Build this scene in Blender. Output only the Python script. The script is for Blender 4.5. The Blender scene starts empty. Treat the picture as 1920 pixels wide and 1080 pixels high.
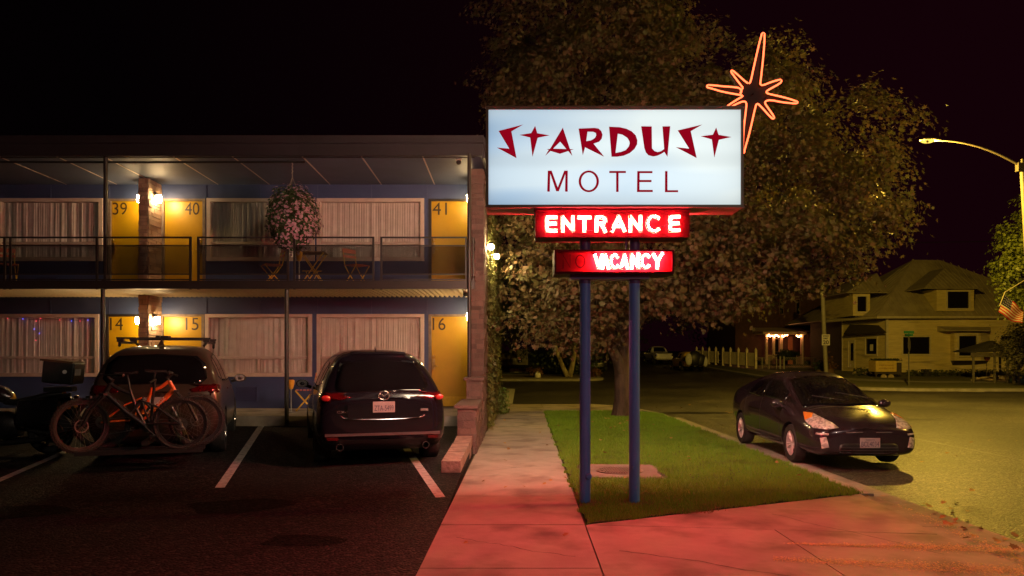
LAMP_W = 8200.0; EXPO = 0.0
LAMP2_W = 1250.0
LAMP3_W = 2500.0
import bpy, bmesh, math, random
import numpy as np
from mathutils import Vector, Matrix
from mathutils.bvhtree import BVHTree
from mathutils.geometry import tessellate_polygon
random.seed(11); rng = np.random.default_rng(5)
R = math.radians
sc = bpy.context.scene
COL = sc.collection
F = 1420.0; HY = 668.0; CH = 1.65          # focal length in pixels of the 1920 wide photo, horizon row, eye height
def X(px, Y): return (px-960.0)/F*Y
def Z(py, Y): return CH+(HY-py)/F*Y
def at(px, py, Y): return (X(px, Y), Y, Z(py, Y))
def T(y): return .028*max(0.0, min(y, 140.0)-43.0)          # the land rises beyond the crossing
def lot(y): return .035*max(0.0, y-8.0)                      # the car park rises to the motel

class MB:
    def __init__(s): s.v = []; s.f = []
    def add(s, vs, fs):
        o = len(s.v); s.v.extend([tuple(p) for p in vs]); s.f.extend([tuple(i+o for i in f) for f in fs]); return s
    def box(s, x0, x1, y0, y1, z0, z1):
        return s.add([(x0,y0,z0),(x1,y0,z0),(x1,y1,z0),(x0,y1,z0),(x0,y0,z1),(x1,y0,z1),(x1,y1,z1),(x0,y1,z1)],
                     [(0,3,2,1),(4,5,6,7),(0,1,5,4),(1,2,6,5),(2,3,7,6),(3,0,4,7)])
    def obox(s, c, size, rz=0.0, rx=0.0, ry=0.0):
        M = Matrix.Translation(c) @ Matrix.Rotation(rz,4,'Z') @ Matrix.Rotation(rx,4,'X') @ Matrix.Rotation(ry,4,'Y')
        a,b,h = size[0]/2, size[1]/2, size[2]/2
        return s.add([M @ Vector(p) for p in [(-a,-b,-h),(a,-b,-h),(a,b,-h),(-a,b,-h),(-a,-b,h),(a,-b,h),(a,b,h),(-a,b,h)]],
                     [(0,3,2,1),(4,5,6,7),(0,1,5,4),(1,2,6,5),(2,3,7,6),(3,0,4,7)])
    def tube(s, pts, r, n=8, closed=False, caps=True):
        P = [Vector(p) for p in pts]; m = len(P)
        rs = list(r) if hasattr(r, '__len__') else [r]*m
        up = None; rings = []
        for i in range(m):
            if closed: d = P[(i+1)%m]-P[i-1]
            else: d = P[min(i+1,m-1)]-P[max(i-1,0)]
            if d.length < 1e-9: d = Vector((0,0,1))
            d.normalize()
            if up is None:
                up = Vector((0,0,1)) if abs(d.z) < .9 else Vector((1,0,0))
            a = d.cross(up)
            if a.length < 1e-5: a = d.cross(Vector((0.3,1,0.2)))
            a.normalize(); b = a.cross(d).normalized(); up = b
            rings.append([P[i]+(a*math.cos(2*math.pi*k/n)+b*math.sin(2*math.pi*k/n))*rs[i] for k in range(n)])
        vs = [p for q in rings for p in q]; fs = []
        for i in range(m if closed else m-1):
            j = (i+1)%m
            for k in range(n):
                l = (k+1)%n; fs.append((i*n+k, i*n+l, j*n+l, j*n+k))
        if caps and not closed:
            fs.append(tuple(range(n))[::-1]); fs.append(tuple((m-1)*n+k for k in range(n)))
        return s.add(vs, fs)
    def cyl(s, p0, p1, r0, r1=None, n=14):
        return s.tube([p0, p1], [r0, r0 if r1 is None else r1], n)
    def ball(s, c, r, nu=12, nv=8):
        rx, ry, rz = (r if hasattr(r,'__len__') else (r,r,r))
        vs = [(c[0],c[1],c[2]+rz)]
        for i in range(1, nv):
            t = math.pi*i/nv
            for k in range(nu):
                u = 2*math.pi*k/nu
                vs.append((c[0]+rx*math.sin(t)*math.cos(u), c[1]+ry*math.sin(t)*math.sin(u), c[2]+rz*math.cos(t)))
        vs.append((c[0],c[1],c[2]-rz)); fs = []
        for k in range(nu):
            l = (k+1)%nu; fs.append((0,1+k,1+l)); fs.append((len(vs)-1, 1+(nv-2)*nu+l, 1+(nv-2)*nu+k))
            for i in range(nv-2): fs.append((1+i*nu+k, 1+(i+1)*nu+k, 1+(i+1)*nu+l, 1+i*nu+l))
        return s.add(vs, fs)
    def lathe(s, prof, M=Matrix.Identity(4), n=24, close=False):
        """prof: (radius, height) pairs round local Z, placed by M"""
        vs = [M @ Vector((r*math.cos(2*math.pi*k/n), r*math.sin(2*math.pi*k/n), h)) for r,h in prof for k in range(n)]
        fs = []; m = len(prof)
        for i in range(m if close else m-1):
            j = (i+1)%m
            for k in range(n):
                l = (k+1)%n; fs.append((i*n+k, i*n+l, j*n+l, j*n+k))
        return s.add(vs, fs)
    def prism(s, loops, fn, t0, t1):
        """flat shape with holes; fn(a,b,t) -> xyz, front face at t0 and back at t1"""
        flat = [p for l in loops for p in l]
        tri = tessellate_polygon([[Vector((a,b,0)) for a,b in l] for l in loops])
        n = len(flat)
        vs = [fn(a,b,t0) for a,b in flat]+[fn(a,b,t1) for a,b in flat]
        fs = [tuple(t) for t in tri]+[tuple(i+n for i in t[::-1]) for t in tri]
        o = 0
        for l in loops:
            for k in range(len(l)):
                q = (k+1)%len(l); fs.append((o+k, o+q, o+q+n, o+k+n))
            o += len(l)
        return s.add(vs, fs)
    def build(s, name, mat, parent=None, local=False, smooth=False, origin=None, normals=True, cover=None):
        me = bpy.data.meshes.new(name)
        vs = s.v
        if parent is not None and not local:
            p = parent
            off = Vector((0,0,0))
            while p is not None: off += Vector(p.location); p = p.parent
            vs = [(a-off.x, b-off.y, c-off.z) for a,b,c in vs]
        elif parent is None:
            if origin is None:
                xs = [p[0] for p in vs]; ys = [p[1] for p in vs]; origin = ((min(xs)+max(xs))/2, (min(ys)+max(ys))/2, min(p[2] for p in vs))
            vs = [(a-origin[0], b-origin[1], c-origin[2]) for a,b,c in vs]
        me.from_pydata(vs, [], s.f); me.update()
        if normals and len(s.f) < 60000:
            bm = bmesh.new(); bm.from_mesh(me); bmesh.ops.recalc_face_normals(bm, faces=bm.faces); bm.to_mesh(me); bm.free()
        if smooth:
            me.polygons.foreach_set('use_smooth', [True]*len(me.polygons))
            try: me.set_sharp_from_angle(angle=R(38 if smooth is True else smooth))
            except Exception: pass
        me.materials.append(mat)
        o = bpy.data.objects.new(name, me); COL.objects.link(o)
        if parent is not None: o.parent = parent
        else: o.location = origin
        return o
def tag(o, label=None, cat=None, group=None, kind=None):
    if label: o['label'] = label
    if cat: o['category'] = cat
    if group: o['group'] = group
    if kind: o['kind'] = kind
    return o
def thing(name, label, cat, loc=(0,0,0), rz=0.0, group=None):
    o = bpy.data.objects.new(name, None); COL.objects.link(o); o.empty_display_size = .2
    o.location = loc; o.rotation_euler = (0,0,rz)
    return tag(o, label, cat, group)
def copy_tree(o, parent=None):
    c = o.copy(); COL.objects.link(c)
    if parent is not None: c.parent = parent
    for ch in list(o.children): copy_tree(ch, c)
    return c
def text_geo(txt, size, ext=.002, spacing=1.0, bold=0.0, align='LEFT'):
    cu = bpy.data.curves.new('t', 'FONT'); cu.body = txt; cu.size = size; cu.extrude = ext; cu.offset = bold
    cu.space_character = spacing; cu.align_x = align; cu.resolution_u = 5
    o = bpy.data.objects.new('t', cu); COL.objects.link(o)
    bpy.context.view_layer.update()
    dg = bpy.context.evaluated_depsgraph_get()
    me = bpy.data.meshes.new_from_object(o.evaluated_get(dg))
    vs = [tuple(v.co) for v in me.vertices]; fs = [tuple(p.vertices) for p in me.polygons]
    bpy.data.objects.remove(o); bpy.data.curves.remove(cu); bpy.data.meshes.remove(me)
    return vs, fs
def put_text(mb, txt, size, fn, ext=.002, w=None, h=None, x0=None, zc=None, bold=0.0, spacing=1.0):
    """fits the text into width w and height h, its lower left at 0,0; fn(a,b,t)->xyz"""
    vs, fs = text_geo(txt, size, ext, spacing, bold)
    ax = min(v[0] for v in vs); bx = max(v[0] for v in vs); ay = min(v[1] for v in vs); by = max(v[1] for v in vs)
    sx = (w/(bx-ax)) if w else 1.0; sy = (h/(by-ay)) if h else 1.0
    mb.add([fn((v[0]-ax)*sx, (v[1]-ay)*sy, v[2]) for v in vs], fs)
# ------------------------------------------------------------ materials
MATS = {}
def nd(nt, t, **k):
    n = nt.nodes.new(t)
    for a, b in k.items():
        if a in n.inputs: n.inputs[a].default_value = b
        else: setattr(n, a, b)
    return n
def mat(name, c1, c2=None, scale=8.0, rough=.6, metal=0.0, bump=0.0, bscale=None, detail=4.0, island=False, coat=0.0,
        trans=0.0, spec=.5, rough2=None, stretch=None, contrast=(.35,.65), c3=None, s3=1.2, f3=(.55,.75), bdist=.02, emis=None, estr=0.0, coords='Object'):
    if name in MATS: return MATS[name]
    m = bpy.data.materials.new(name); m.use_nodes = True; nt = m.node_tree; L = nt.links.new
    b = nt.nodes['Principled BSDF']
    b.inputs['Roughness'].default_value = rough; b.inputs['Metallic'].default_value = metal
    b.inputs['Specular IOR Level'].default_value = spec
    if coat: b.inputs['Coat Weight'].default_value = coat; b.inputs['Coat Roughness'].default_value = .04
    c1 = (*c1,1.0); c2 = (*c2,1.0) if c2 else tuple([x*.82 for x in c1[:3]])+(1.0,)
    tc = nd(nt,'ShaderNodeTexCoord'); mp = nd(nt,'ShaderNodeMapping'); L(tc.outputs[coords], mp.inputs['Vector'])
    if stretch: mp.inputs['Scale'].default_value = stretch
    no = nd(nt,'ShaderNodeTexNoise', Scale=scale, Detail=detail, Roughness=.6); L(mp.outputs[0], no.inputs['Vector'])
    mr = nd(nt,'ShaderNodeMapRange'); mr.inputs['From Min'].default_value = contrast[0]; mr.inputs['From Max'].default_value = contrast[1]
    if island:
        ge = nd(nt,'ShaderNodeNewGeometry'); ad = nd(nt,'ShaderNodeMath', operation='MULTIPLY_ADD')
        L(ge.outputs['Random Per Island'], ad.inputs[0]); ad.inputs[1].default_value = .8
        ml = nd(nt,'ShaderNodeMath', operation='MULTIPLY_ADD'); L(no.outputs[0], ml.inputs[0]); ml.inputs[1].default_value = .5; ml.inputs[2].default_value = -.12
        L(ml.outputs[0], ad.inputs[2]); fac = ad.outputs[0]
    else:
        L(no.outputs[0], mr.inputs['Value']); fac = mr.outputs[0]
    mx = nd(nt,'ShaderNodeMix', data_type='RGBA'); L(fac, mx.inputs['Factor']); mx.inputs[6].default_value = c1; mx.inputs[7].default_value = c2
    out = mx.outputs[2]
    if c3:
        n3 = nd(nt,'ShaderNodeTexNoise', Scale=s3, Detail=5.0); L(mp.outputs[0], n3.inputs['Vector'])
        r3 = nd(nt,'ShaderNodeMapRange'); r3.inputs['From Min'].default_value = f3[0]; r3.inputs['From Max'].default_value = f3[1]; L(n3.outputs[0], r3.inputs['Value'])
        m3 = nd(nt,'ShaderNodeMix', data_type='RGBA'); L(r3.outputs[0], m3.inputs['Factor']); L(out, m3.inputs[6]); m3.inputs[7].default_value = (*c3,1.0); out = m3.outputs[2]
    L(out, b.inputs['Base Color'])
    if rough2 is not None:
        rr = nd(nt,'ShaderNodeMapRange'); rr.inputs['To Min'].default_value = rough; rr.inputs['To Max'].default_value = rough2; L(fac, rr.inputs['Value']); L(rr.outputs[0], b.inputs['Roughness'])
    if bump:
        nb = nd(nt,'ShaderNodeTexNoise', Scale=bscale or scale*3, Detail=3.0); L(mp.outputs[0], nb.inputs['Vector'])
        bu = nd(nt,'ShaderNodeBump', Strength=bump, Distance=bdist); L(nb.outputs[0], bu.inputs['Height']); L(bu.outputs[0], b.inputs['Normal'])
    if trans:
        b.inputs['Subsurface Weight'].default_value = 0
        tr = nd(nt,'ShaderNodeBsdfTranslucent'); L(out, tr.inputs['Color']); ms = nd(nt,'ShaderNodeMixShader'); ms.inputs[0].default_value = trans
        L(b.outputs[0], ms.inputs[1]); L(tr.outputs[0], ms.inputs[2]); L(ms.outputs[0], nt.nodes['Material Output'].inputs[0])
    if emis:
        b.inputs['Emission Color'].default_value = (*emis,1.0); b.inputs['Emission Strength'].default_value = estr
    MATS[name] = m; return m
def emit(name, c, s):
    if name in MATS: return MATS[name]
    m = bpy.data.materials.new(name); m.use_nodes = True; nt = m.node_tree; nt.nodes.clear()
    e = nd(nt,'ShaderNodeEmission'); e.inputs[0].default_value = (*c,1.0); e.inputs[1].default_value = s
    o = nd(nt,'ShaderNodeOutputMaterial'); nt.links.new(e.outputs[0], o.inputs[0]); MATS[name] = m; return m
def glass_mat(name, tint=(.95,.95,.95), refl=.9, f=1.5):
    if name in MATS: return MATS[name]
    m = bpy.data.materials.new(name); m.use_nodes = True; nt = m.node_tree; nt.nodes.clear(); L = nt.links.new
    t = nd(nt,'ShaderNodeBsdfTransparent'); t.inputs[0].default_value = (*tint,1.0)
    g = nd(nt,'ShaderNodeBsdfGlossy'); g.inputs['Roughness'].default_value = .02; g.inputs['Color'].default_value = (refl,refl,refl,1)
    fr = nd(nt,'ShaderNodeFresnel', IOR=f); mx = nd(nt,'ShaderNodeMixShader'); o = nd(nt,'ShaderNodeOutputMaterial')
    ge = nd(nt,'ShaderNodeNewGeometry'); iv = nd(nt,'ShaderNodeMath', operation='SUBTRACT'); iv.inputs[0].default_value = 1.0; L(ge.outputs['Backfacing'], iv.inputs[1]); mu = nd(nt,'ShaderNodeMath', operation='MULTIPLY'); L(fr.outputs[0], mu.inputs[0]); L(iv.outputs[0], mu.inputs[1])
    L(mu.outputs[0], mx.inputs[0]); L(t.outputs[0], mx.inputs[1]); L(g.outputs[0], mx.inputs[2]); L(mx.outputs[0], o.inputs[0])
    MATS[name] = m; return m
def screen_mat(name, col, alpha):
    if name in MATS: return MATS[name]
    m = bpy.data.materials.new(name); m.use_nodes = True; nt = m.node_tree; nt.nodes.clear(); L = nt.links.new
    t = nd(nt,'ShaderNodeBsdfTransparent'); g = nd(nt,'ShaderNodeBsdfDiffuse'); g.inputs[0].default_value = (*col,1.0)
    mx = nd(nt,'ShaderNodeMixShader'); mx.inputs[0].default_value = alpha; o = nd(nt,'ShaderNodeOutputMaterial')
    L(t.outputs[0], mx.inputs[1]); L(g.outputs[0], mx.inputs[2]); L(mx.outputs[0], o.inputs[0]); MATS[name] = m; return m
def asphalt(name, a, b, rough, bs=1.0, spec=.5):
    """dark binder with pale stone chips, a rough grainy surface"""
    m = bpy.data.materials.new(name); m.use_nodes = True; nt = m.node_tree; L = nt.links.new; p = nt.nodes['Principled BSDF']
    tc = nd(nt,'ShaderNodeTexCoord')
    n1 = nd(nt,'ShaderNodeTexNoise', Scale=1.1, Detail=6.0); L(tc.outputs['Object'], n1.inputs['Vector'])
    v = nd(nt,'ShaderNodeTexVoronoi', Scale=38.0); L(tc.outputs['Object'], v.inputs['Vector'])
    n2 = nd(nt,'ShaderNodeTexNoise', Scale=38.0, Detail=3.0); L(tc.outputs['Object'], n2.inputs['Vector'])
    r = nd(nt,'ShaderNodeMapRange'); r.inputs['From Min'].default_value = .35; r.inputs['From Max'].default_value = .7; L(n1.outputs[0], r.inputs['Value'])
    mx = nd(nt,'ShaderNodeMix', data_type='RGBA'); L(r.outputs[0], mx.inputs['Factor']); mx.inputs[6].default_value = (*a,1); mx.inputs[7].default_value = (*b,1)
    sep = nd(nt,'ShaderNodeSeparateColor'); L(v.outputs['Color'], sep.inputs[0])
    r2 = nd(nt,'ShaderNodeMapRange'); r2.inputs['From Min'].default_value = .62; r2.inputs['From Max'].default_value = .9; L(sep.outputs[0], r2.inputs['Value'])
    m2 = nd(nt,'ShaderNodeMix', data_type='RGBA'); L(r2.outputs[0], m2.inputs['Factor']); L(mx.outputs[2], m2.inputs[6]); m2.inputs[7].default_value = (b[0]*4.6,b[1]*4.4,b[2]*4.0,1)
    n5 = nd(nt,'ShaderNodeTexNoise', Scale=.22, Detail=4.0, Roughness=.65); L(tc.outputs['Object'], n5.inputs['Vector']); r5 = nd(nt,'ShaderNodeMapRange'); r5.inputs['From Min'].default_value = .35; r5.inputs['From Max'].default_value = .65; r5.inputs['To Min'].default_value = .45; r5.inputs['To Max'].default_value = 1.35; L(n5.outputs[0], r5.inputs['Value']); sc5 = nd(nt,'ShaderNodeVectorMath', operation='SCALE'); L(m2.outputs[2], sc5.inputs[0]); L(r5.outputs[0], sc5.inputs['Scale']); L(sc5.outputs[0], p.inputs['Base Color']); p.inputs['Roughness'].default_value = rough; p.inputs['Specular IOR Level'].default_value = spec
    ad = nd(nt,'ShaderNodeMath', operation='MULTIPLY_ADD'); L(v.outputs['Distance'], ad.inputs[0]); ad.inputs[1].default_value = -1.0; L(n2.outputs[0], ad.inputs[2])
    bu = nd(nt,'ShaderNodeBump', Strength=bs, Distance=.03); L(ad.outputs[0], bu.inputs['Height']); L(bu.outputs[0], p.inputs['Normal'])
    MATS[name] = m; return m
M_ROAD = asphalt('road asphalt', (.017,.016,.015), (.036,.034,.030), .42)
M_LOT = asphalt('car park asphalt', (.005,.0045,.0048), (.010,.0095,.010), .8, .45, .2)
M_CONC = mat('sidewalk concrete', (.33,.29,.25), (.26,.225,.195), 2.2, .85, bump=.35, bscale=70, c3=(.115,.095,.08), s3=1.5, f3=(.50,.72), bdist=.006)
M_CURB = mat('kerb concrete', (.30,.28,.25), (.2,.19,.17), 3.0, .9, bump=.5, bscale=40, bdist=.01)
M_SOIL = mat('lawn soil', (.035,.05,.014), (.05,.045,.02), 5, .95, bump=.8, bscale=40)
M_PAINT = mat('worn white paint', (.42,.41,.41), (.16,.155,.15), 14, .8, contrast=(.45,.75), bump=.2, bscale=60, bdist=.004)
M_BLUE = mat('blue painted board', (.045,.066,.165), (.036,.054,.14), 1.5, .55, bump=.06, bscale=30)
M_WHITEBLUE = mat('grey soffit paint', (.078,.10,.165), (.065,.085,.14), 2.0, .6, bump=.05)
M_FASCIA = mat('dark fascia board', (.016,.012,.020), (.011,.009,.014), 2.0, .6)
M_STEEL = mat('dark brown painted steel', (.022,.017,.018), (.015,.012,.013), 6, .45)
M_DOOR = mat('mustard yellow door paint', (.46,.27,.004), (.38,.22,.004), 1.6, .42, bump=.05, c3=(.30,.17,.006), s3=2.6, f3=(.6,.8))
M_FRAME = mat('pale window trim', (.52,.42,.36), (.44,.36,.31), 5, .5)
M_CURT = mat('cream curtain cloth', (.86,.79,.71), (.76,.69,.61), 5, .9, trans=.25)
M_GLASS = glass_mat('window pane glass')
M_NUM = mat('dark brown number paint', (.035,.02,.012), None, 8, .5)
M_STONE = mat('buff ledge stone', (.42,.29,.19), (.22,.15,.105), 7, .9, bump=.6, bscale=26, island=True)
M_STONE2 = mat('pinkish wall stone', (.17,.105,.09), (.07,.043,.04), 7, .9, bump=.6, bscale=26, island=True)
M_MORTAR = mat('mortar', (.12,.10,.085), None, 20, .95, bump=.4)
M_CORR = mat('corrugated deck metal', (.60,.47,.27), (.5,.39,.22), 4, .5)
M_BRASS = mat('aged brass', (.55,.40,.18), (.4,.28,.12), 20, .3, metal=1.0)
M_CHROME = mat('chrome', (.62,.60,.62), (.55,.54,.56), 20, .18, metal=.75)
M_BLACK = mat('black plastic', (.012,.012,.013), (.02,.02,.02), 20, .45)
M_RUBBER = mat('tyre rubber', (.016,.016,.017), (.024,.023,.022), 12, .8, bump=.3)
M_CARGLASS = mat('tinted car glass', (.006,.006,.007), (.004,.004,.005), 2, .03, spec=.7, coat=.3)
# ------------------------------------------------------------ ground
def ground_poly(name, pts, zfun, off, m, thick=0.0, breaks=(), kind='structure', jitter=0.0):
    bm = bmesh.new(); vs = [bm.verts.new((x,y,0)) for x,y in pts]; bm.faces.new(vs)
    for b in breaks:
        bmesh.ops.bisect_plane(bm, geom=bm.verts[:]+bm.edges[:]+bm.faces[:], plane_co=(0,b,0), plane_no=(0,1,0))
    if thick:
        r = bmesh.ops.extrude_face_region(bm, geom=bm.faces[:]); 
        top = {v for v in r['geom'] if isinstance(v, bmesh.types.BMVert)}
        for v in bm.verts: v.co.z = zfun(v.co.y)+off-(0 if v in top else thick)
    else:
        for v in bm.verts: v.co.z = zfun(v.co.y)+off
    bmesh.ops.recalc_face_normals(bm, faces=bm.faces)
    if not thick:
        for f in bm.faces:
            if f.normal.z < 0: f.normal_flip()
    me = bpy.data.meshes.new(name); bm.to_mesh(me); bm.free(); me.materials.append(m)
    o = bpy.data.objects.new(name, me); COL.objects.link(o)
    if kind: o['kind'] = kind
    return o
Z0 = lambda y: 0.0
def sx(y): return .0154*(y-8.3)
ground_poly('road', [(-260,-50),(260,-50),(260,460),(-260,460)], lambda y: T(y), -.12, M_ROAD, 0, (43,140))
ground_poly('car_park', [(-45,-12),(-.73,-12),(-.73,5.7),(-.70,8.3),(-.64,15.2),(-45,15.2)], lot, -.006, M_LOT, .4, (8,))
# pavement slabs with real joints
def slabs(name, cells, m=M_CONC, z=0.0, g=.006, thick=.1):
    mb = MB()
    for c in cells:
        cx = sum(p[0] for p in c)/len(c); cy = sum(p[1] for p in c)/len(c)
        q = []
        for x,y in c:
            d = math.hypot(x-cx,y-cy); k = (d-g*1.5)/d; q.append((cx+(x-cx)*k, cy+(y-cy)*k))
        n = len(q); zz = z+random.uniform(-.0015,.0015)
        mb.add([(x,y,zz-thick) for x,y in q]+[(x,y,zz) for x,y in q], [tuple(range(n))[::-1], tuple(range(n,2*n))]+[(i,(i+1)%n,(i+1)%n+n,i+n) for i in range(n)])
    o = mb.build(name, m); o['kind'] = 'structure'; return o
L0, L1 = -.69, .73
ys = [7.42+1.52*i for i in range(10)]+[22.35]
cells = [[(L0+sx(ys[i]),ys[i]),(L1+sx(ys[i]),ys[i]),(L1+sx(ys[i+1]),ys[i+1]),(L0+sx(ys[i+1]),ys[i+1])] for i in range(10)]
for i in range(7):
    a, b = 7.42-1.52*(i+1), 7.42-1.52*i
    cells.append([(L0+sx(a),a),(L1+sx(a),a),(L1+sx(b),b),(L0+sx(b),b)])
slabs('sidewalk', cells)
cells = [[(.73,7.42),(3.95,7.02),(4.18,9.08)]]
for i in range(5):
    a, b = 7.42-1.9*(i+1), 7.42-1.9*i
    cells.append([(.73+sx(a),a),(2.5,a-.2),(2.5,b-.2),(.73+sx(b),b)]); cells.append([(2.5,a-.2),(4.05,a-.4),(4.05 if i else 3.95,b-.4),(2.5,b-.2)])
slabs('driveway_apron', cells)
slabs('corner_sidewalk', [[(-14,22.4),(-7,22.4),(-7,26),(-14,26)],[(-7,22.4),(-.5,22.4),(-.4,26),(-7,26)],[(-.5,22.4),(1.0,22.4),(1.0,26.05),(-.4,26)],[(1.0,22.4),(2.6,22.4),(2.6,26.1),(1.0,26.05)],[(2.6,22.4),(3.5,22.4),(4.1,23.4),(3.6,25.2),(2.6,26.1)]])
ground_poly('lot_under_pavement', [(-45,-12),(4.16,-12),(4.16,21),(3.6,25),(2.6,26),(-45,26)], Z0, -.05, M_SOIL, .1)
# kerb and gutter
mb = MB()
for i in range(11):
    a, b = 9.1+i*1.55, 9.1+(i+1)*1.55-.01
    if b > 21.6: break
    mb.box(4.2,4.35,a,b,-.25,.0)
kc = [(4.2,21.5),(4.1,22.6),(3.75,24.2),(3.3,25.4),(2.6,26.12)]
for (a,b),(c,d) in zip(kc, kc[1:]):
    dx, dy = c-a, d-b; l = math.hypot(dx,dy); nx, ny = dy/l*-.15, -dx/l*-.15
    q = [(a,b),(a-nx,b-ny),(c-nx,d-ny),(c,d)]
    mb.add([(x,y,-.25) for x,y in q]+[(x,y,.0) for x,y in q], [(3,2,1,0),(4,5,6,7),(0,1,5,4),(1,2,6,5),(2,3,7,6),(3,0,4,7)])
for i in range(6):
    a, b = 9.09-(i+1)*1.6, 9.09-i*1.6-.01
    mb.box(3.80,4.35,a,b,-.25,-.03)
tag(mb.build('kerb', M_CURB), kind='structure')
mb = MB()
for i in range(13): mb.box(4.36,4.80,-1+i*1.75,.74+i*1.75,-.3,-.105)
tag(mb.build('gutter', M_CURB), kind='structure')
LAWN = [(.75,7.44),(4.18,9.12),(4.18,21.3),(3.5,22.33),(.95,22.33)]
ground_poly('lawn', LAWN, Z0, .012, M_SOIL, .1)
# far blocks beyond the crossing
M_DRY = mat('dry verge grass', (.13,.12,.045), (.08,.085,.03), 3, .95, bump=.9, bscale=14, bdist=.05)
M_VERGE = mat('green verge grass', (.05,.075,.02), (.035,.05,.015), 3, .95, bump=.9, bscale=14, bdist=.05)
def arc(cx, cy, r, a0, a1, n=8): return [(cx+r*math.cos(R(a0+(a1-a0)*i/n)), cy+r*math.sin(R(a0+(a1-a0)*i/n))) for i in range(n+1)]
ground_poly('far_pavement', [(-60,48.9),(4.4,48.9)]+arc(4.4,50.6,1.7,-90,20)+[(6,58),(6,130),(-60,130)], T, .02, M_CURB, .2, (130,))
ground_poly('far_verge', [(-60,55.0),(5.6,55.0),(5.6,130),(-60,130)], T, .03, M_VERGE, .05, (130,))
ground_poly('gravel_island', [(-1.2,50.0),(4.3,50.0),(4.9,51),(4.9,54),(-1.2,54)], T, .04, mat('brown gravel bed', (.17,.13,.09),(.08,.065,.05),30,.95,bump=1.0,bscale=30,bdist=.04), .05, ())
ground_poly('corner_pavement', arc(21.5,42.5,4.4,180,268)+[(90,37.2),(90,130),(17.1,130)], T, .02, M_CURB, .2, (43,130))
ground_poly('corner_verge', arc(22,43,4.3,180,265)+[(90,38.4),(90,44.6),(25,44.9),(21.8,46.6),(19.9,49.5),(19.6,56),(19.6,129),(17.7,129)], T, .03, M_DRY, .05, (43,))
ground_poly('corner_yard', [(90,46.2),(90,129),(21.2,129),(21.2,57),(21.8,50),(25,46.5)], T, .035, M_DRY, .05, ())
ground_poly('near_block', arc(19.0,20.6,4.0,180,90)+[(60,24.6),(60,-30),(15,-30)], Z0, .0, M_CURB, .2)
# paint
def lotpt(px, py):
    Y = 1.93/(.035+(py-HY)/F); 
    if Y < 8: Y = CH*F/(py-HY)
    return (X(px,Y), Y)
def gpt(px, py, z=0.0):
    Y = (CH-z)*F/(py-HY); return (X(px,Y), Y)
def stripe(name, a, b, w, zfun, off, m):
    d = Vector((b[0]-a[0], b[1]-a[1])); n = Vector((-d.y, d.x)).normalized()*w/2
    return ground_poly(name, [(a[0]+n.x,a[1]+n.y),(a[0]-n.x,a[1]-n.y),(b[0]-n.x,b[1]-n.y),(b[0]+n.x,b[1]+n.y)], zfun, off, m, 0, (8.0,))
stripe('parking_line', lotpt(412,914), lotpt(499,785), .115, lot, -.002, M_PAINT)
stripe('parking_line', lotpt(826,932), lotpt(742,812), .115, lot, -.002, M_PAINT)
stripe('parking_line', lotpt(-60,925), lotpt(140,839), .115, lot, -.002, M_PAINT)
stripe('parking_line', lotpt(-480,880), lotpt(-180,815), .115, lot, -.002, M_PAINT)
def rd(px, py):
    Y = 1.77*F/(py-HY); return (X(px,Y), Y)
ground_poly('crossing_mark', [rd(942,757), rd(961,757), rd(966,729), rd(951,729)], Z0, -.116, M_PAINT)
ground_poly('crossing_mark', [rd(1604,729), rd(1604,727.4), rd(1846,733.6), rd(1846,735.4)], Z0, -.116, M_PAINT)
# inspection cover on its broken concrete pad
mb = MB(); pad = [gpt(1103,899),gpt(1246,900),gpt(1232,890),gpt(1234,880),gpt(1222,875),gpt(1103,874)]; n = len(pad)
mb.add([(x,y,-.05) for x,y in pad]+[(x,y,.03) for x,y in pad], [tuple(range(n))[::-1], tuple(range(n,2*n))]+[(i,(i+1)%n,(i+1)%n+n,i+n) for i in range(n)])
tag(mb.build('cover_pad', mat('pinkish old concrete',(.20,.15,.13),(.14,.105,.09),6,.9,bump=.6,bscale=50,bdist=.01)), kind='structure')
mc = thing('manhole_cover','round ribbed iron inspection cover set in the concrete pad behind the sign poles','manhole cover',(1.52,10.72,.03))
b = MB(); b.lathe([(0,.0),(.33,.0),(.34,.010),(.30,.012),(.30,.008),(0,.008)], n=32); b.build('lid', mat('worn cast iron',(.20,.14,.115),(.13,.09,.075),12,.6,metal=.3,bump=.3), mc, local=True, smooth=True)
b = MB()
for i in range(-7,8):
    x = i*.036; h = math.sqrt(max(0,.27**2-x*x))
    if h > .05: b.box(x-.008,x+.008,-h,h,.007,.018)
b.build('rib', MATS['worn cast iron'], mc, local=True)
# wheel stops / light streaks laid as straw flakes, gutter chips / leaves
def flakes(name, n, fn, size, m, zf, cut=None):
    mb = MB()
    for i in range(n):
        p = fn()
        if p is None: continue
        x, y = p; s = size*random.uniform(.6,1.3); a = random.uniform(0,6.28); z = zf(x,y)+.004
        t = [(x+s*math.cos(a+k*2.1), y+s*math.sin(a+k*2.1), z+random.uniform(0,s*.7)) for k in range(3)]
        mb.add(t, [(0,1,2)])
    o = mb.build(name, m, normals=False); o['kind'] = 'stuff'; return o
M_STREAK_GRIT = mat('straw light streaks and gutter chips', (.75,.58,.28), (.45,.33,.16), 30, .8, island=True)  # colour of the imitated light streaks, also used in the gutter
def light_streaks():
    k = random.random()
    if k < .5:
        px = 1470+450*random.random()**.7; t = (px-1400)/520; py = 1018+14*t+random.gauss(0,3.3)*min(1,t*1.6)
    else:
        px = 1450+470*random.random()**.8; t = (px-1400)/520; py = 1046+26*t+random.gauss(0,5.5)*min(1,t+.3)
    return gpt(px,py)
flakes('light_streaks', 5200, light_streaks, .008, M_STREAK_GRIT, lambda x,y: 0)  # streaks of lamp light across the apron, imitated by straw flakes
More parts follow.
